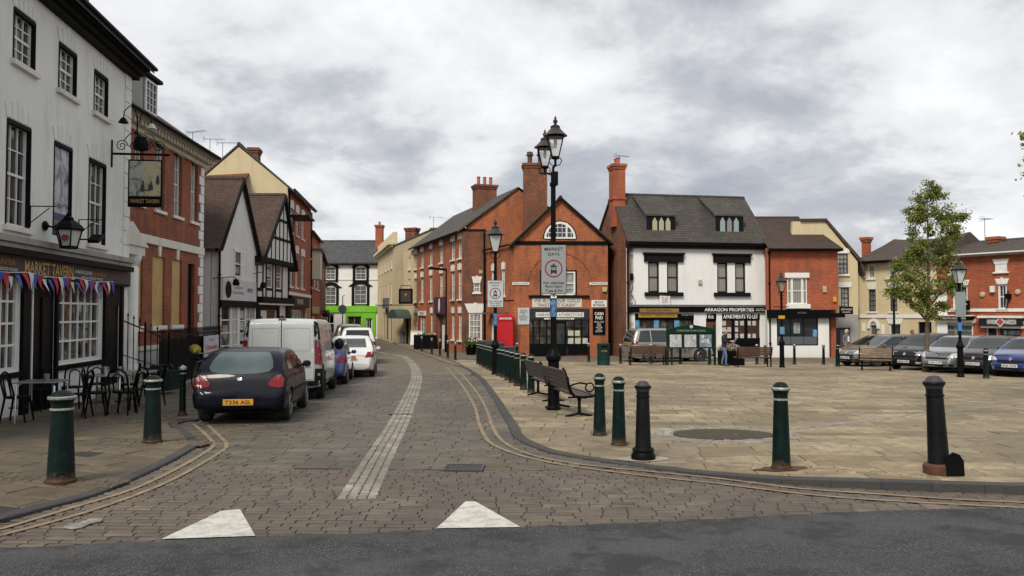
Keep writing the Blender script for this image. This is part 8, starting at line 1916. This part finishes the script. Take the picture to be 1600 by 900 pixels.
# --- white van
def dec_van(decal, e, S_):
    r = -S_['L'] / 2
    for sx in (1, -1):
        f_ = (lambda p: p) if sx == 1 else mir
        decal('rear_door', f_([(.012, .50), (.76, .50), (.76, 1.2), (.72, 1.82), (.66, 1.9), (.012, 1.9)]), 'rear', S_['pm'], off=.012)
        for q_ in ((.06, .67, 1.18, 1.19), (.06, .67, 1.72, 1.73), (.055, .065, 1.19, 1.72), (.665, .675, 1.19, 1.72)): decal('door_pressing', f_([(q_[0], q_[2]), (q_[1], q_[2]), (q_[1], q_[3]), (q_[0], q_[3])]), 'rear', plain('panel_line', (.25, .27, .26), .4), off=.014)
        decal('pillar_trim', f_([(.77, 1.45), (.93, 1.45), (.90, 1.80), (.84, 1.90), (.74, 1.90)]), 'rear', BLK, off=.014)
        decal('tail_lamp', f_([(.79, .86), (.93, .86), (.93, 1.44), (.77, 1.44)]), 'rear', LRED, off=.026)
        decal('lamp_cap', f_([(.79, .76), (.93, .76), (.93, .855), (.79, .855)]), 'rear', plain('lamp_grey', (.3, .3, .3), .3), off=.026)
        decal('lamp_cap', f_([(.77, 1.445), (.93, 1.445), (.92, 1.52), (.77, 1.52)]), 'rear', plain('lamp_grey', (.3, .3, .3), .3), off=.026)
    decal('bumper', [(-.95, .22), (.95, .22), (.95, .47), (-.95, .47)], 'rear', BLK, off=.05)
    for sx in (1, -1): decal('bumper_corner', ((lambda p: p) if sx == 1 else mir)([(.78, .45), (.95, .45), (.95, .76), (.79, .76)]), 'rear', BLK, off=.02)
    decal('door_gap', [(-.008, .5), (.008, .5), (.008, 1.9), (-.008, 1.9)], 'rear', BLK, off=.014)
    decal('brake_lamp', rr_(-.09, .09, 1.905, 1.945, .015, 2), 'rear', plain('dark_red', (.1, .01, .01), .2), off=.03)
    for sx, v in ((1, 'right'), (-1, 'left')):
        decal('bumper', [(r + .02, .24), (r + .55, .24), (r + .55, .5), (r + .4, .86), (r + .02, .86)], v, BLK, off=.016)
        decal('tail_lamp', [(r + .0, .9), (r + .10, .9), (r + .10, 1.42), (r + .0, 1.42)], v, LRED, off=.02); decal('pillar_trim', [(r + .0, 1.44), (r + .12, 1.44), (r + .12, 1.85), (r + .02, 1.85)], v, BLK, off=.014)
        [decal('side_pressing', [(a_, z_), (b_, z_), (b_, z_ + .012), (a_, z_ + .012)], v, plain('panel_line', (.25, .27, .26), .4), off=.006) for a_, b_ in ((r + .35, r + 1.7), (r + 1.85, r + 3.0)) for z_ in (1.1, 1.68)]
        decal('side_window', [(r + 3.1, 1.12), (r + 4.0, 1.12), (r + 3.75, 1.45), (r + 3.5, 1.68), (r + 3.1, 1.7)], v, CG)
        decal('side_moulding', [(r + 1.1, .30), (r + 3.5, .30), (r + 3.5, .40), (r + 1.1, .40)], v, BLK, off=.014)
        for yy in (r + 1.78, r + 3.04): decal('door_gap', [(yy, .4), (yy + .015, .4), (yy + .015, 1.8), (yy, 1.8)], v, BLK, off=.003)
        decal('door_handle', rr_(r + 2.85, r + 3.0, .95, 1.05, .02, 2), v, BLK, off=.02)
    decal('windscreen', [(-.75, 1.2), (.75, 1.2), (.65, 1.75), (-.65, 1.75)], 'front', CG)
    T_ = Matrix.Translation((.50, r - .04, .80)); text('van.com', .055, T_, M_TBLACK, e, width=.38)
    m = MB(Matrix.Translation((.88, r - .05, .62))); m.lathe([(0, -.04), (.04, -.03), (.04, .03), (0, .04)], 10); m.build('lock_cap', M_CHROME, e, smooth=50)
PMW = paint('van_paint_white', (.50, .53, .51), .25, 0, var=.10, bump=0, coat=.6); PMW2 = paint('van_paint_dusty', (.46, .49, .47), .3, 0, var=.22, bump=0, coat=.4, scale=1.5)
van = dict(L=4.78, W=1.90, H=1.97, wb=3.1, rw=.32, tumble=.09, sm=1, spokes=6, alloy=0, mirror=(1.45, 1.28), mmat=BLK, mk=1.5, mh=1.6, pm=PMW, pm2=PMW2,
    top=[(-2.39, 1.86), (-2.36, 1.92), (-2.2, 1.955), (-1, 1.97), (.8, 1.97), (1.15, 1.88), (1.75, 1.30), (2.1, 1.10), (2.3, .9), (2.39, .6)], belt=[(-2.39, 1.08), (2.0, 1.05), (2.39, .7)], decals=dec_van,
    plan=[(-2.39, .915), (-2.33, .945), (-2.1, .95), (1.4, .94), (2.0, .86), (2.39, .62)], bot=[(-2.39, .3), (2.39, .28)])
car('van', 'white panel van parked on the street behind the blue-black hatchback', van, -5.82, 21.5, yaw1, PMW, cat='van')
# --- generic decals for ordinary cars
def dec_std(decal, e, S_):
    L, W = S_['L'], S_['W']; hb = S_['hb']; b0, b1 = S_['b0'], S_['b1']; zt = S_['H'] - .09; sx_ = W / 2
    rear_y = -L / 2; ws0, ws1 = S_['ws']; rw0, rw1 = S_['rwz']
    k = .78
    decal('windscreen', [(-sx_ * .82, ws0), (sx_ * .82, ws0), (sx_ * .66, ws1), (-sx_ * .66, ws1)], 'front', S_.get('wsg', CG))
    decal('rear_window', [(-sx_ * .66, rw0), (sx_ * .66, rw0), (sx_ * .58, rw1), (-sx_ * .58, rw1)], 'rear', CG)
    zl = S_['tl']
    for s1 in (1, -1):
        f_ = (lambda p: p) if s1 == 1 else mir
        decal('tail_lamp', f_([(sx_ * .62, zl[0]), (sx_ * .93, zl[0] + .02), (sx_ * .95, zl[1]), (sx_ * .72, zl[1])]), 'rear', LRED, off=.012)
        hl = S_['hl']; decal('headlamp', f_([(sx_ * hl[0], hl[2]), (sx_ * hl[1], hl[2] + .02), (sx_ * (hl[1] + .02), hl[3] + .03), (sx_ * (hl[0] + .12), hl[3])]), 'front', LCLR, off=.012)
        decal('fog_lamp', f_(rr_(sx_ * .58, sx_ * .74, .30, .38, .03, 3)), 'front', S_.get('fog', BLK), off=.012)
    g0, g1, gw = S_['gr']; decal('grille', rr_(-gw, gw, g0, g1, .025, 3), 'front', BLK, off=.012); decal('lower_grille', rr_(-sx_ * .52, sx_ * .52, .25, .36, .04, 3), 'front', BLK, off=.012)
    decal('badge', [(.055 * math.cos(q * .5236), S_['bz'] + .055 * math.sin(q * .5236)) for q in range(12)], 'front', CHR, off=.03)
    decal('badge', [(.05 * math.cos(q * .5236), zl[1] + .0 + .05 * math.sin(q * .5236)) for q in range(12)], 'rear', CHR, off=.02)
    zb_ = S_['bz2']
    for v in ('right', 'left'):
        for q in S_['sw']: decal('side_window', [(a, b_) for a, b_ in q], v, CG)
        decal('tail_lamp', [(-L / 2 + .02, zl[0]), (-L / 2 + .30, zl[0] + .03), (-L / 2 + .26, zl[1]), (-L / 2 + .04, zl[1])], v, LRED, off=.012); decal('headlamp', [(L / 2 - .42, S_['hl'][3] - .02), (L / 2 - .12, S_['hl'][2] - .0), (L / 2 - .16, S_['hl'][3] + .0)], v, LCLR, off=.012)
        for yy in S_['gaps']: decal('door_gap', [(yy, .3), (yy + .012, .3), (yy + .012, zb_ - .02), (yy, zb_ - .02)], v, BLK, off=.003)
        for yy in S_['gaps'][:-1]: decal('door_handle', rr_(yy + .06, yy + .22, zb_ - .14, zb_ - .11, .01, 2), v, S_.get('hm', BLK), off=.02)
        decal('sill', [(-S_['wb'] / 2 + .38, .21), (S_['wb'] / 2 - .38, .21), (S_['wb'] / 2 - .38, .28), (-S_['wb'] / 2 + .38, .28)], v, BLK, off=.008)
    if S_.get('plate'):
        plate(e, L / 2 + .03, S_.get('pz', .42), S_['plate'], False)
    if S_.get('rplate'): plate(e, -L / 2 - .03, S_.get('rpz', .6), S_['rplate'], True)
def std(L, W, H, wb, rw, kind, **k):
    """kind: hatch / estate / mpv / beetle"""
    h = L / 2; b = k.get('bz2', H * .63)
    if kind == 'hatch': top = [(-h, .5), (-h + .03, .78), (-h + .1, b + .02), (-h + .45, H - .12), (-h + .7, H - .03), (-.3, H), (.25, H - .03), (.45, H - .09), (h - .95, b + .06), (h - .8, b), (h - .3, b - .12), (h - .08, b - .26), (h, .48)]
    elif kind == 'estate': top = [(-h, .5), (-h + .03, .8), (-h + .08, b + .05), (-h + .4, H - .08), (-h + .7, H - .02), (-.5, H), (.1, H - .02), (.35, H - .08), (h - 1.15, b + .06), (h - 1.0, b), (h - .35, b - .14), (h - .08, b - .28), (h, .48)]
    elif kind == 'mpv': top = [(-h, .6), (-h + .03, .9), (-h + .08, b + .1), (-h + .3, H - .06), (-h + .5, H - .01), (-.5, H), (.3, H - .03), (.55, H - .1), (h - .85, b + .05), (h - .7, b), (h - .25, b - .15), (h, .5)]
    else: top = [(-h, .5), (-h + .05, .78), (-h + .25, .95), (-h + .75, 1.12), (-h + 1.2, H - .12), (-h + 1.6, H - .01), (-.1, H), (.35, H - .1), (.85, b + .05), (1.0, b), (h - .4, b - .12), (h - .1, .68), (h, .5)]
    xr, xf = -h, h
    ys0 = -h + (.42 if kind != 'beetle' else 1.0); yf = h - (1.0 if kind != 'mpv' else .9)
    zt = H - .10; zb_ = b + .025
    if kind in ('estate', 'mpv'): sw = [[(-h + .3, zb_), (-h + 1.0, zb_), (-h + 1.0, zt), (-h + .5, zt - .02)], [(-h + 1.06, zb_), (-h + 1.95, zb_), (-h + 1.95, zt), (-h + 1.06, zt)], [(-h + 2.02, zb_), (yf - .05, zb_), (yf - .62, zt - .03), (-h + 2.02, zt)]]; gaps = [-h + 1.03, -h + 1.98, yf - .1]
    elif kind == 'hatch': sw = [[(-h + .45, zb_ + .04), (-h + .95, zb_), (-h + .97, zt - .02), (-h + .75, zt - .06)], [(-h + 1.03, zb_), (-h + 1.75, zb_), (-h + 1.75, zt), (-h + 1.03, zt)], [(-h + 1.82, zb_), (yf - .05, zb_), (yf - .5, zt - .05), (-h + 1.82, zt)]]; gaps = [-h + 1.0, -h + 1.79, yf - .1]
    else: sw = [[(-h + 1.0, zb_), (-h + 1.55, zb_), (-h + 1.55, zt - .02), (-h + 1.3, zt - .1)], [(-h + 1.62, zb_), (.85, zb_), (.4, zt - .08), (-h + 1.62, zt)]]; gaps = [-h + 1.58, .9]
    d = dict(L=L, W=W, H=H, wb=wb, rw=rw, top=top, belt=[(-h, b - .06), (-h + .4, b), (0, b), (h - 1, b - .05), (h, .55)], decals=dec_std, hb=b, b0=0, b1=0, ws=(b + .05, H - .1), rwz=(b + .03, H - .12), tl=(b - .22, b), hl=(.50, .90, .56, .68), gr=(.50, .58, .34), bz=.63, bz2=b, sw=sw, gaps=gaps, mirror=(yf - .35, b + .05))
    d.update(k); return d
PBL = paint('car_paint_blue', (.018, .030, .16), .2, .3, var=.05, bump=0, coat=1); PWH = paint('car_paint_white', (.62, .62, .60), .2, 0, var=.05, bump=0, coat=1)
PSI = paint('car_paint_silver', (.36, .35, .33), .28, .6, var=.08, bump=0, coat=.8); PGR = paint('car_paint_grey_green', (.13, .14, .125), .25, .5, var=.06, bump=0, coat=1); PBK = paint('car_paint_black', (.010, .009, .013), .3, .1, var=.06, bump=0, coat=.5, spec=.2)
PSG = paint('car_paint_mid_grey', (.19, .20, .205), .25, .5, var=.06, bump=0, coat=1); PDK = paint('car_paint_dark_grey', (.028, .026, .030), .3, .2, var=.06, bump=0, coat=.5, spec=.3)
car('hatchback', 'dark blue small car mostly hidden beyond the white van', std(3.9, 1.66, 1.44, 2.45, .3, 'hatch'), -6.15, 26.4, yaw1, PBL)
bt = std(4.27, 1.81, 1.49, 2.54, .34, 'beetle', rplate='BX12 KTE', rpz=.72, tl=(.70, .90), rwz=(1.06, 1.37), bz2=.93); bt['plan'] = [(-2.135, .72), (-2.0, .82), (-1.6, .90), (-1.1, .88), (0, .86), (1.2, .9), (1.8, .8), (2.135, .55)]
car('rounded_coupe', 'white rounded coupe with red tail lamps parked beyond the van', bt, -6.1, 30.6, R(8), PWH)
car('people_carrier', 'white people carrier parked beyond the rounded white coupe', std(4.6, 1.85, 1.80, 2.8, .34, 'mpv', rplate='KN08 VDP'), -8.0, 41.5, R(11), PWH)
car('people_carrier', 'pale silver people carrier, farthest of the cars on the left', std(4.5, 1.8, 1.85, 2.8, .33, 'mpv'), -10.2, 50.0, R(14), PSI)
car('hatchback', 'dark hatchback parked at the far kerb, beyond the white people carrier', std(4.0, 1.7, 1.5, 2.5, .3, 'hatch'), -11.6, 48.5, R(14), PDK)
# silver people carrier behind the notice board
g = G(1050, 567); sv, dc = car('people_carrier', 'silver people carrier with printed doors parked behind the notice board', std(4.63, 1.81, 1.74, 2.84, .33, 'mpv', rplate='FY05 NRX', rpz=.95, tl=(.92, 1.10), bz2=1.02), g.x + .0, g.y + 1.1, R(-76), PSI)
T_ = Matrix.Translation((.925, .2, .55)) @ Matrix.Rotation(R(90), 4, 'Z')
text('AIRSTREAM', .14, T_ @ Matrix.Translation((-.75, 0, .12)), M_TBLACK, sv, width=.8); text('EXECUTIVE TAXI\n01827 240 321', .24, T_ @ Matrix.Translation((.25, 0, .08)), M_TBLACK, sv, width=1.0)
# row of parked cars on the right
hd_ = R(208 - 90)
def cpos(px, base, fy): # centre of a car whose front bumper centre stands at that pixel
    g = G(px, base); d = Vector((math.cos(R(208)), math.sin(R(208)), 0)); return g - d * fy
g = cpos(1326, 570, 2.35); 
def carR(nm, lab, S_, px, base, pm, yawd=208):
    g = G(px, base); d = Vector((math.cos(R(yawd)), math.sin(R(yawd)), 0)); c_ = g - d * S_['L'] / 2; return car(nm, lab, S_, c_.x, c_.y, R(yawd - 90), pm)
carR('estate_car', 'grey-green estate car parked beside the ochre house', std(4.83, 1.88, 1.50, 2.85, .34, 'estate', hl=(.42, .92, .60, .78), gr=(.42, .56, .45), plate='LR61 WKD', spokes=10), 1321, 573, PGR, 204)
carR('crossover', 'black crossover with chrome badge parked left of the tree trunk', std(4.12, 1.78, 1.56, 2.6, .35, 'hatch', hl=(.5, .95, .64, .8), gr=(.56, .62, .5), bz=.68, plate='NX63 VRE', fog=LCLR, bz2=1.0, pz=.38), 1412, 579, PBK, 214)
carR('hatchback', 'mid grey hatchback with small grille parked behind the tree trunk', std(4.03, 1.69, 1.49, 2.51, .31, 'hatch', hl=(.5, .94, .62, .78), gr=(.56, .62, .42), bz=.70, plate='NJ08 KVB', bz2=.97), 1462, 583.5, PSG, 214)
carR('hatchback', 'dark grey hatchback parked between the grey hatchback and the blue car', std(3.95, 1.68, 1.47, 2.47, .31, 'hatch', hl=(.5, .93, .58, .74), gr=(.58, .66, .42), bz=.63, plate='DL09 ATT', bz2=.95), 1520, 586, PDK, 214)
carR('hatchback', 'bright blue hatchback parked at the right edge of the photo', std(4.2, 1.77, 1.46, 2.62, .32, 'hatch', hl=(.5, .96, .60, .72), gr=(.52, .62, .45), bz=.64, plate='SF06 GXB', bz2=.95, fog=LCLR), 1578, 590.5, PBL, 214)
# ============================================================ TREES
BARK = NB('bark'); BARK.bump(BARK.noise(18, 5, .7, vec=BARK.vec((1, 1, .25))), .02)
BARKM = BARK.done(BARK.ramp(BARK.noise(4, 6, .7), [(.3, (.06, .045, .03)), (.7, (.14, .115, .075))]), .9)
LT = leafmat('tree_leaves', [(0, (.07, .11, .015)), (.3, (.13, .18, .028)), (.6, (.19, .235, .04)), (.85, (.27, .29, .055)), (1, (.30, .23, .045))])
def tree(name, label, x, y, H, masses, trunk_r=.13, fork=.33, nleaf=15000, leaf=(.075, .15), seed=3, lean=0, twigs=True):
    rg = random.Random(seed); e = empty(name, (x, y, zg(y) + .03), 0, label, 'tree')
    m = MB(); n = 14; tp = []
    for k in range(n + 1):
        t = k / n; tp.append(Vector((lean * t + .06 * math.sin(t * 5) * t, .05 * math.cos(t * 6) * t, H * .9 * t)))
    m.tube(tp, [trunk_r * (1.35 if k == 0 else (1 - .88 * (k / n) ** .9)) for k in range(n + 1)], 10); m.build('trunk', BARKM, e, smooth=60)
    br = MB(); tips = []
    for (cx, cy, cz, rx, ry, rz_) in masses:
        c = Vector((cx, cy, cz)); base = min(tp[3:], key=lambda p: abs(p.z - max(H * .25, cz - .5 - abs(cx) * .5)))
        r0 = max(.015, trunk_r * .35 * (1 - base.z / H)); mid = (base + c) / 2 + Vector((0, 0, .1)); br.tube([base, mid, c], [r0, r0 * .7, r0 * .4], 6)
        nt = int(9 + 26 * rx * rz_)
        for _ in range(nt):
            while 1:
                v = Vector((rg.uniform(-1, 1), rg.uniform(-1, 1), rg.uniform(-1, 1)))
                if v.length < 1: break
            v = v.normalized() * (v.length ** .45); t_ = c + Vector((v.x * rx, v.y * ry, v.z * rz_)); s0 = c.lerp(base, rg.uniform(0, .5)); md = s0.lerp(t_, .5) + Vector((rg.uniform(-.1, .1), rg.uniform(-.1, .1), rg.uniform(-.02, .12)))
            br.tube([s0, md, t_], [r0 * .4, .009, .004], 4); tips.append((md, t_))
    br.build('limbs', BARKM, e, smooth=60)
    lf = MB(); per = max(6, nleaf // max(1, len(tips)))
    for md, t_ in tips:
        cl_ = rg.uniform(.10, .24)
        for _ in range(int(per * rg.uniform(.2, 1.9))):
            p = md.lerp(t_, rg.uniform(.15, 1.08)) + Vector((rg.gauss(0, cl_), rg.gauss(0, cl_), rg.gauss(0, cl_ * .7))) * .55
            s_ = rg.uniform(*leaf); d = Vector((rg.gauss(0, 1), rg.gauss(0, 1), rg.gauss(.9, .8))).normalized(); q = d.orthogonal(); q.rotate(Matrix.Rotation(rg.uniform(0, 6.28), 3, d)); q.normalize(); w_ = d.cross(q)
            lf.face([p - q * s_ * .5, p + w_ * s_ * .26 - q * s_ * .05, p + q * s_ * .5, p - w_ * s_ * .26 - q * s_ * .05])
    lf.build('crown', LT, e, weld=False)
    return e
g = G(1447, 581, .02); PX = g.y / F
def tm(px, py, rx, rz_): p = at(px, py, g.y); return (p.x - g.x, rnd.uniform(-.25, .25), p.z - zg(g.y), rx * PX, rx * PX * .9, rz_ * PX)
masses = [tm(1446, 300, 16, 18), tm(1466, 303, 18, 14), tm(1438, 320, 20, 16), tm(1470, 330, 22, 18), tm(1425, 335, 16, 14), tm(1452, 345, 26, 20), tm(1490, 345, 20, 12), tm(1505, 338, 10, 7), tm(1440, 370, 26, 20), tm(1470, 372, 24, 20), tm(1488, 365, 12, 10), tm(1455, 395, 34, 18), tm(1430, 398, 18, 16), tm(1485, 395, 20, 14), tm(1478, 418, 24, 14), tm(1425, 425, 24, 16), tm(1400, 440, 24, 16), tm(1395, 455, 18, 10), tm(1440, 445, 30, 16), tm(1475, 450, 26, 16), tm(1490, 440, 14, 12), tm(1415, 462, 22, 8), tm(1450, 465, 26, 10), tm(1436, 480, 16, 12), tm(1458, 490, 10, 12), tm(1475, 478, 12, 7), tm(1405, 415, 10, 8), tm(1420, 400, 8, 6)]
Ht = at(1446, 283, g.y).z - zg(g.y)
tree('square_tree', 'slender young tree with loose green crown in front of the parked cars', g.x, g.y, Ht, masses, .11, nleaf=17500, leaf=(.07, .14), lean=at(1452, 300, g.y).x - g.x)
# a tree standing outside the right edge, one twig reaching into view
p = at(1597, 221, 16); bx_, by_ = 12.6, 17.5
ms = [(p.x + .42 - bx_, p.y - by_, p.z - zg(by_) + .05, .35, .3, .25), (0, 0, 5.2, 1.3, 1.3, 1.2), (.6, .3, 6.2, 1.1, 1.1, .9), (-.7, -.6, 5.6, .8, .7, .7)]
tree('edge_tree', 'leafy twig tip poking in at the right edge of the sky', bx_, by_, 7, ms, .12, nleaf=5000, seed=9)

# ============================================================ PEOPLE
SKIN = plain('skin', (.42, .23, .16), .55); HAIRG = paint('grey_hair', (.35, .33, .30), .8); 
def person(name, label, x, y, yaw, H, J, zones, hair=None, hairlen=0, bend=0, hf=HP):
    """J overrides joint positions of a standing figure (metres at 1.75 m height, facing -y)"""
    k = H / 1.75; P = dict(pelvis=(0, 0, .95), belly=(0, 0, 1.08), chest=(0, .01, 1.28), neck=(0, .0, 1.47), head0=(0, -.01, 1.54), head=(0, -.02, 1.63), crown=(0, -.01, 1.71),
        hipL=(-.09, 0, .90), kneeL=(-.10, -.02, .50), ankL=(-.10, .02, .09), toeL=(-.11, -.15, .035), hipR=(.09, 0, .90), kneeR=(.10, -.02, .50), ankR=(.10, .02, .09), toeR=(.11, -.15, .035),
        shL=(-.18, .01, 1.41), elL=(-.24, .02, 1.13), wrL=(-.22, -.10, .90), shR=(.18, .01, 1.41), elR=(.24, .02, 1.13), wrR=(.22, -.10, .90)); P.update(J)
    Rr = dict(pelvis=.135, belly=.13, chest=.15, neck=.058, head0=.065, head=.092, crown=.06, hip=.088, knee=.062, ank=.042, toe=.034, sh=.070, el=.048, wr=.030)
    names = list(P); bm = bmesh.new(); V = {n: bm.verts.new(P[n]) for n in names}
    for a, b in (('pelvis', 'belly'), ('belly', 'chest'), ('chest', 'neck'), ('neck', 'head0'), ('head0', 'head'), ('head', 'crown'), ('pelvis', 'hipL'), ('hipL', 'kneeL'), ('kneeL', 'ankL'), ('ankL', 'toeL'), ('pelvis', 'hipR'), ('hipR', 'kneeR'), ('kneeR', 'ankR'), ('ankR', 'toeR'), ('chest', 'shL'), ('shL', 'elL'), ('elL', 'wrL'), ('chest', 'shR'), ('shR', 'elR'), ('elR', 'wrR')): bm.edges.new((V[a], V[b]))
    rad = [Rr.get(n) or Rr[n[:-1]] for n in names]
    for s in 'LR':      # palm, four fingers and a thumb
        w_ = Vector(P['wr' + s]); d = (w_ - Vector(P['el' + s])).normalized(); sd_ = d.orthogonal().normalized(); palm = bm.verts.new(w_ + d * .06); bm.edges.new((V['wr' + s], palm)); rad.append(.032)
        up = d.cross(sd_).normalized()
        for i, (o_, l_) in enumerate(((-.03, .06), (-.01, .075), (.01, .07), (.028, .055))):
            a = bm.verts.new(w_ + d * .10 + sd_ * o_); b = bm.verts.new(w_ + d * (.10 + l_ * .7) + sd_ * o_ * 1.2 + up * .018); bm.edges.new((palm, a)); bm.edges.new((a, b)); rad += [.010, .008]
        a = bm.verts.new(w_ + d * .06 - sd_ * .045); b = bm.verts.new(w_ + d * .10 - sd_ * .055 + up * .02); bm.edges.new((palm, a)); bm.edges.new((a, b)); rad += [.012, .009]
    me = bpy.data.meshes.new('body'); bm.to_mesh(me); bm.free(); o = bpy.data.objects.new('body', me); COL.objects.link(o)
    sk = o.modifiers.new('skin', 'SKIN'); sk.use_smooth_shade = True
    for i, v in enumerate(me.skin_vertices[0].data): v.radius = (rad[i], rad[i]); v.use_root = (i == 0)
    # broad torso
    for n, (a, b) in dict(pelvis=(.155, .11), belly=(.15, .115), chest=(.175, .12)).items(): me.skin_vertices[0].data[names.index(n)].radius = (a, b)
    ss = o.modifiers.new('s', 'SUBSURF'); ss.levels = ss.render_levels = 2
    bpy.context.view_layer.update(); m2 = bpy.data.meshes.new_from_object(o.evaluated_get(bpy.context.evaluated_depsgraph_get())); o.modifiers.clear(); o.data = m2; m2.name = 'body'
    m2.materials.clear(); fns = []
    for mt, fn in zones: m2.materials.append(mt); fns.append(fn)
    for p in m2.polygons:
        p.use_smooth = True
        for i, fn in enumerate(fns):
            if fn(p.center, P): p.material_index = i; break
    e = empty(name, (x, y, zg(y) + hf(x, y)), yaw, label, 'person'); e.scale = (k, k, k); o.parent = e
    hd = Vector(P['head']); Mh = Matrix.Translation(hd)
    m = MB(Mh); m.lathe([(.02, -.045), (.018, -.03), (.010, .0), (0, .02)], 8, (0, -.095, .0)); 
    for sx in (-1, 1): m.lathe([(0, -.03), (.014, -.015), (.016, .01), (0, .03)], 8, (sx * .09, .01, -.0))
    m.build('nose_and_ears', SKIN, o, smooth=60)
    m = MB(Mh)
    for sx in (-1, 1): m.lathe([(0, -.009), (.011, 0), (0, .009)], 8, (sx * .033, -.084, .018))
    m.box(-.025, .025, -.092, -.08, -.054, -.047); m.build('eyes_and_mouth', plain('face_dark', (.08, .03, .025), .5), o)
    if hair:
        m = MB(Mh); pr = [(.102, -.03 - hairlen), (.106, .0), (.10, .05), (.075, .09), (.03, .112), (0, .115)]
        m.lathe(pr, 16, (0, .012, 0))
        for f_ in [f_ for f_ in m.bm.faces if (Mh.inverted() @ f_.calc_center_median()).y < -.035 and (Mh.inverted() @ f_.calc_center_median()).z < .055]: m.bm.faces.remove(f_)
        m.build('hair', hair, o, smooth=60)
    return e, o
top_ = lambda c, P: c.z > .93 and c.z < 1.50
g = G(1124, 572)
jk = paint('black_jacket', (.016, .016, .018), .8, var=.2); jn = paint('blue_jeans', (.10, .16, .28), .85, var=.3, scale=12); shoe = paint('dark_shoes', (.02, .018, .015), .6)
def near_(c, p, r): return (c - Vector(p)).length < r
def zones(jm, tm_, hem=.90, sleeves=True): return [(SKIN, lambda c, P: c.z > P['neck'][2] + .03 or near_(c, Vector(P['wrL']) + (Vector(P['wrL']) - Vector(P['elL'])).normalized() * .09, .12) or near_(c, Vector(P['wrR']) + (Vector(P['wrR']) - Vector(P['elR'])).normalized() * .09, .12)), (shoe, lambda c, P: c.z < .09), (jm, lambda c, P: c.z > hem or abs(c.x) > .19 and c.z > .6 or near_(c, P['wrL'], .1) or near_(c, P['wrR'], .1)), (tm_, lambda c, P: True)]
e, o = person('person', 'man in black jacket and blue jeans reading a paper beside the notice board', g.x + .15, g.y - .3, R(62), 1.74, dict(neck=(0, -.06, 1.46), head0=(0, -.10, 1.53), head=(0, -.14, 1.61), crown=(0, -.14, 1.70), chest=(0, -.01, 1.28), elL=(-.22, -.08, 1.14), wrL=(-.12, -.33, 1.16), elR=(.22, -.08, 1.14), wrR=(.12, -.33, 1.16), kneeL=(-.10, -.12, .50), ankL=(-.1, -.10, .09), toeL=(-.11, -.27, .035), kneeR=(.1, .04, .5), ankR=(.1, .14, .09), toeR=(.11, -.03, .035)), zones(jk, jn, .88), None)
p = e.matrix_world if 0 else None
pe = empty('newspaper', e.location + Vector((0, 0, 0)), R(62), 'pale folded paper held open by the man in black', 'newspaper')
m = MB(Matrix.Translation((0, -.46, 1.12)) @ Matrix.Rotation(R(35), 4, 'X')); m.box(-.2, .2, -.006, .006, -.16, .22); m.build('sheet', paint('newsprint', (.45, .48, .55), .8, var=.4, scale=12), pe)
g = at(1331, 560, 41.6); e, o = person('person', 'woman with pale blond hair and grey jacket behind the grey-green estate car', g.x, 42.2, R(20), 1.66, {}, zones(paint('grey_jacket', (.15, .15, .16), .8, var=.3), paint('dark_trousers', (.03, .03, .035), .8)), paint('blond_hair', (.55, .50, .38), .7), .06)
m = MB(); m.box(-.06, .06, -.15, -.13, 1.05, 1.35); m.build('shirt_front', M_TWHITE, o, bevel=.01)
g = at(1432, 560, 40.6); e, o = person('person', 'person in a red coat at the dark doorway behind the black crossover', g.x, 41.0, R(40), 1.66, {}, zones(paint('red_coat', (.30, .03, .02), .8, var=.3), paint('dark_trousers', (.03, .03, .035), .8), .75), paint('auburn_hair', (.16, .05, .03), .7), .05)
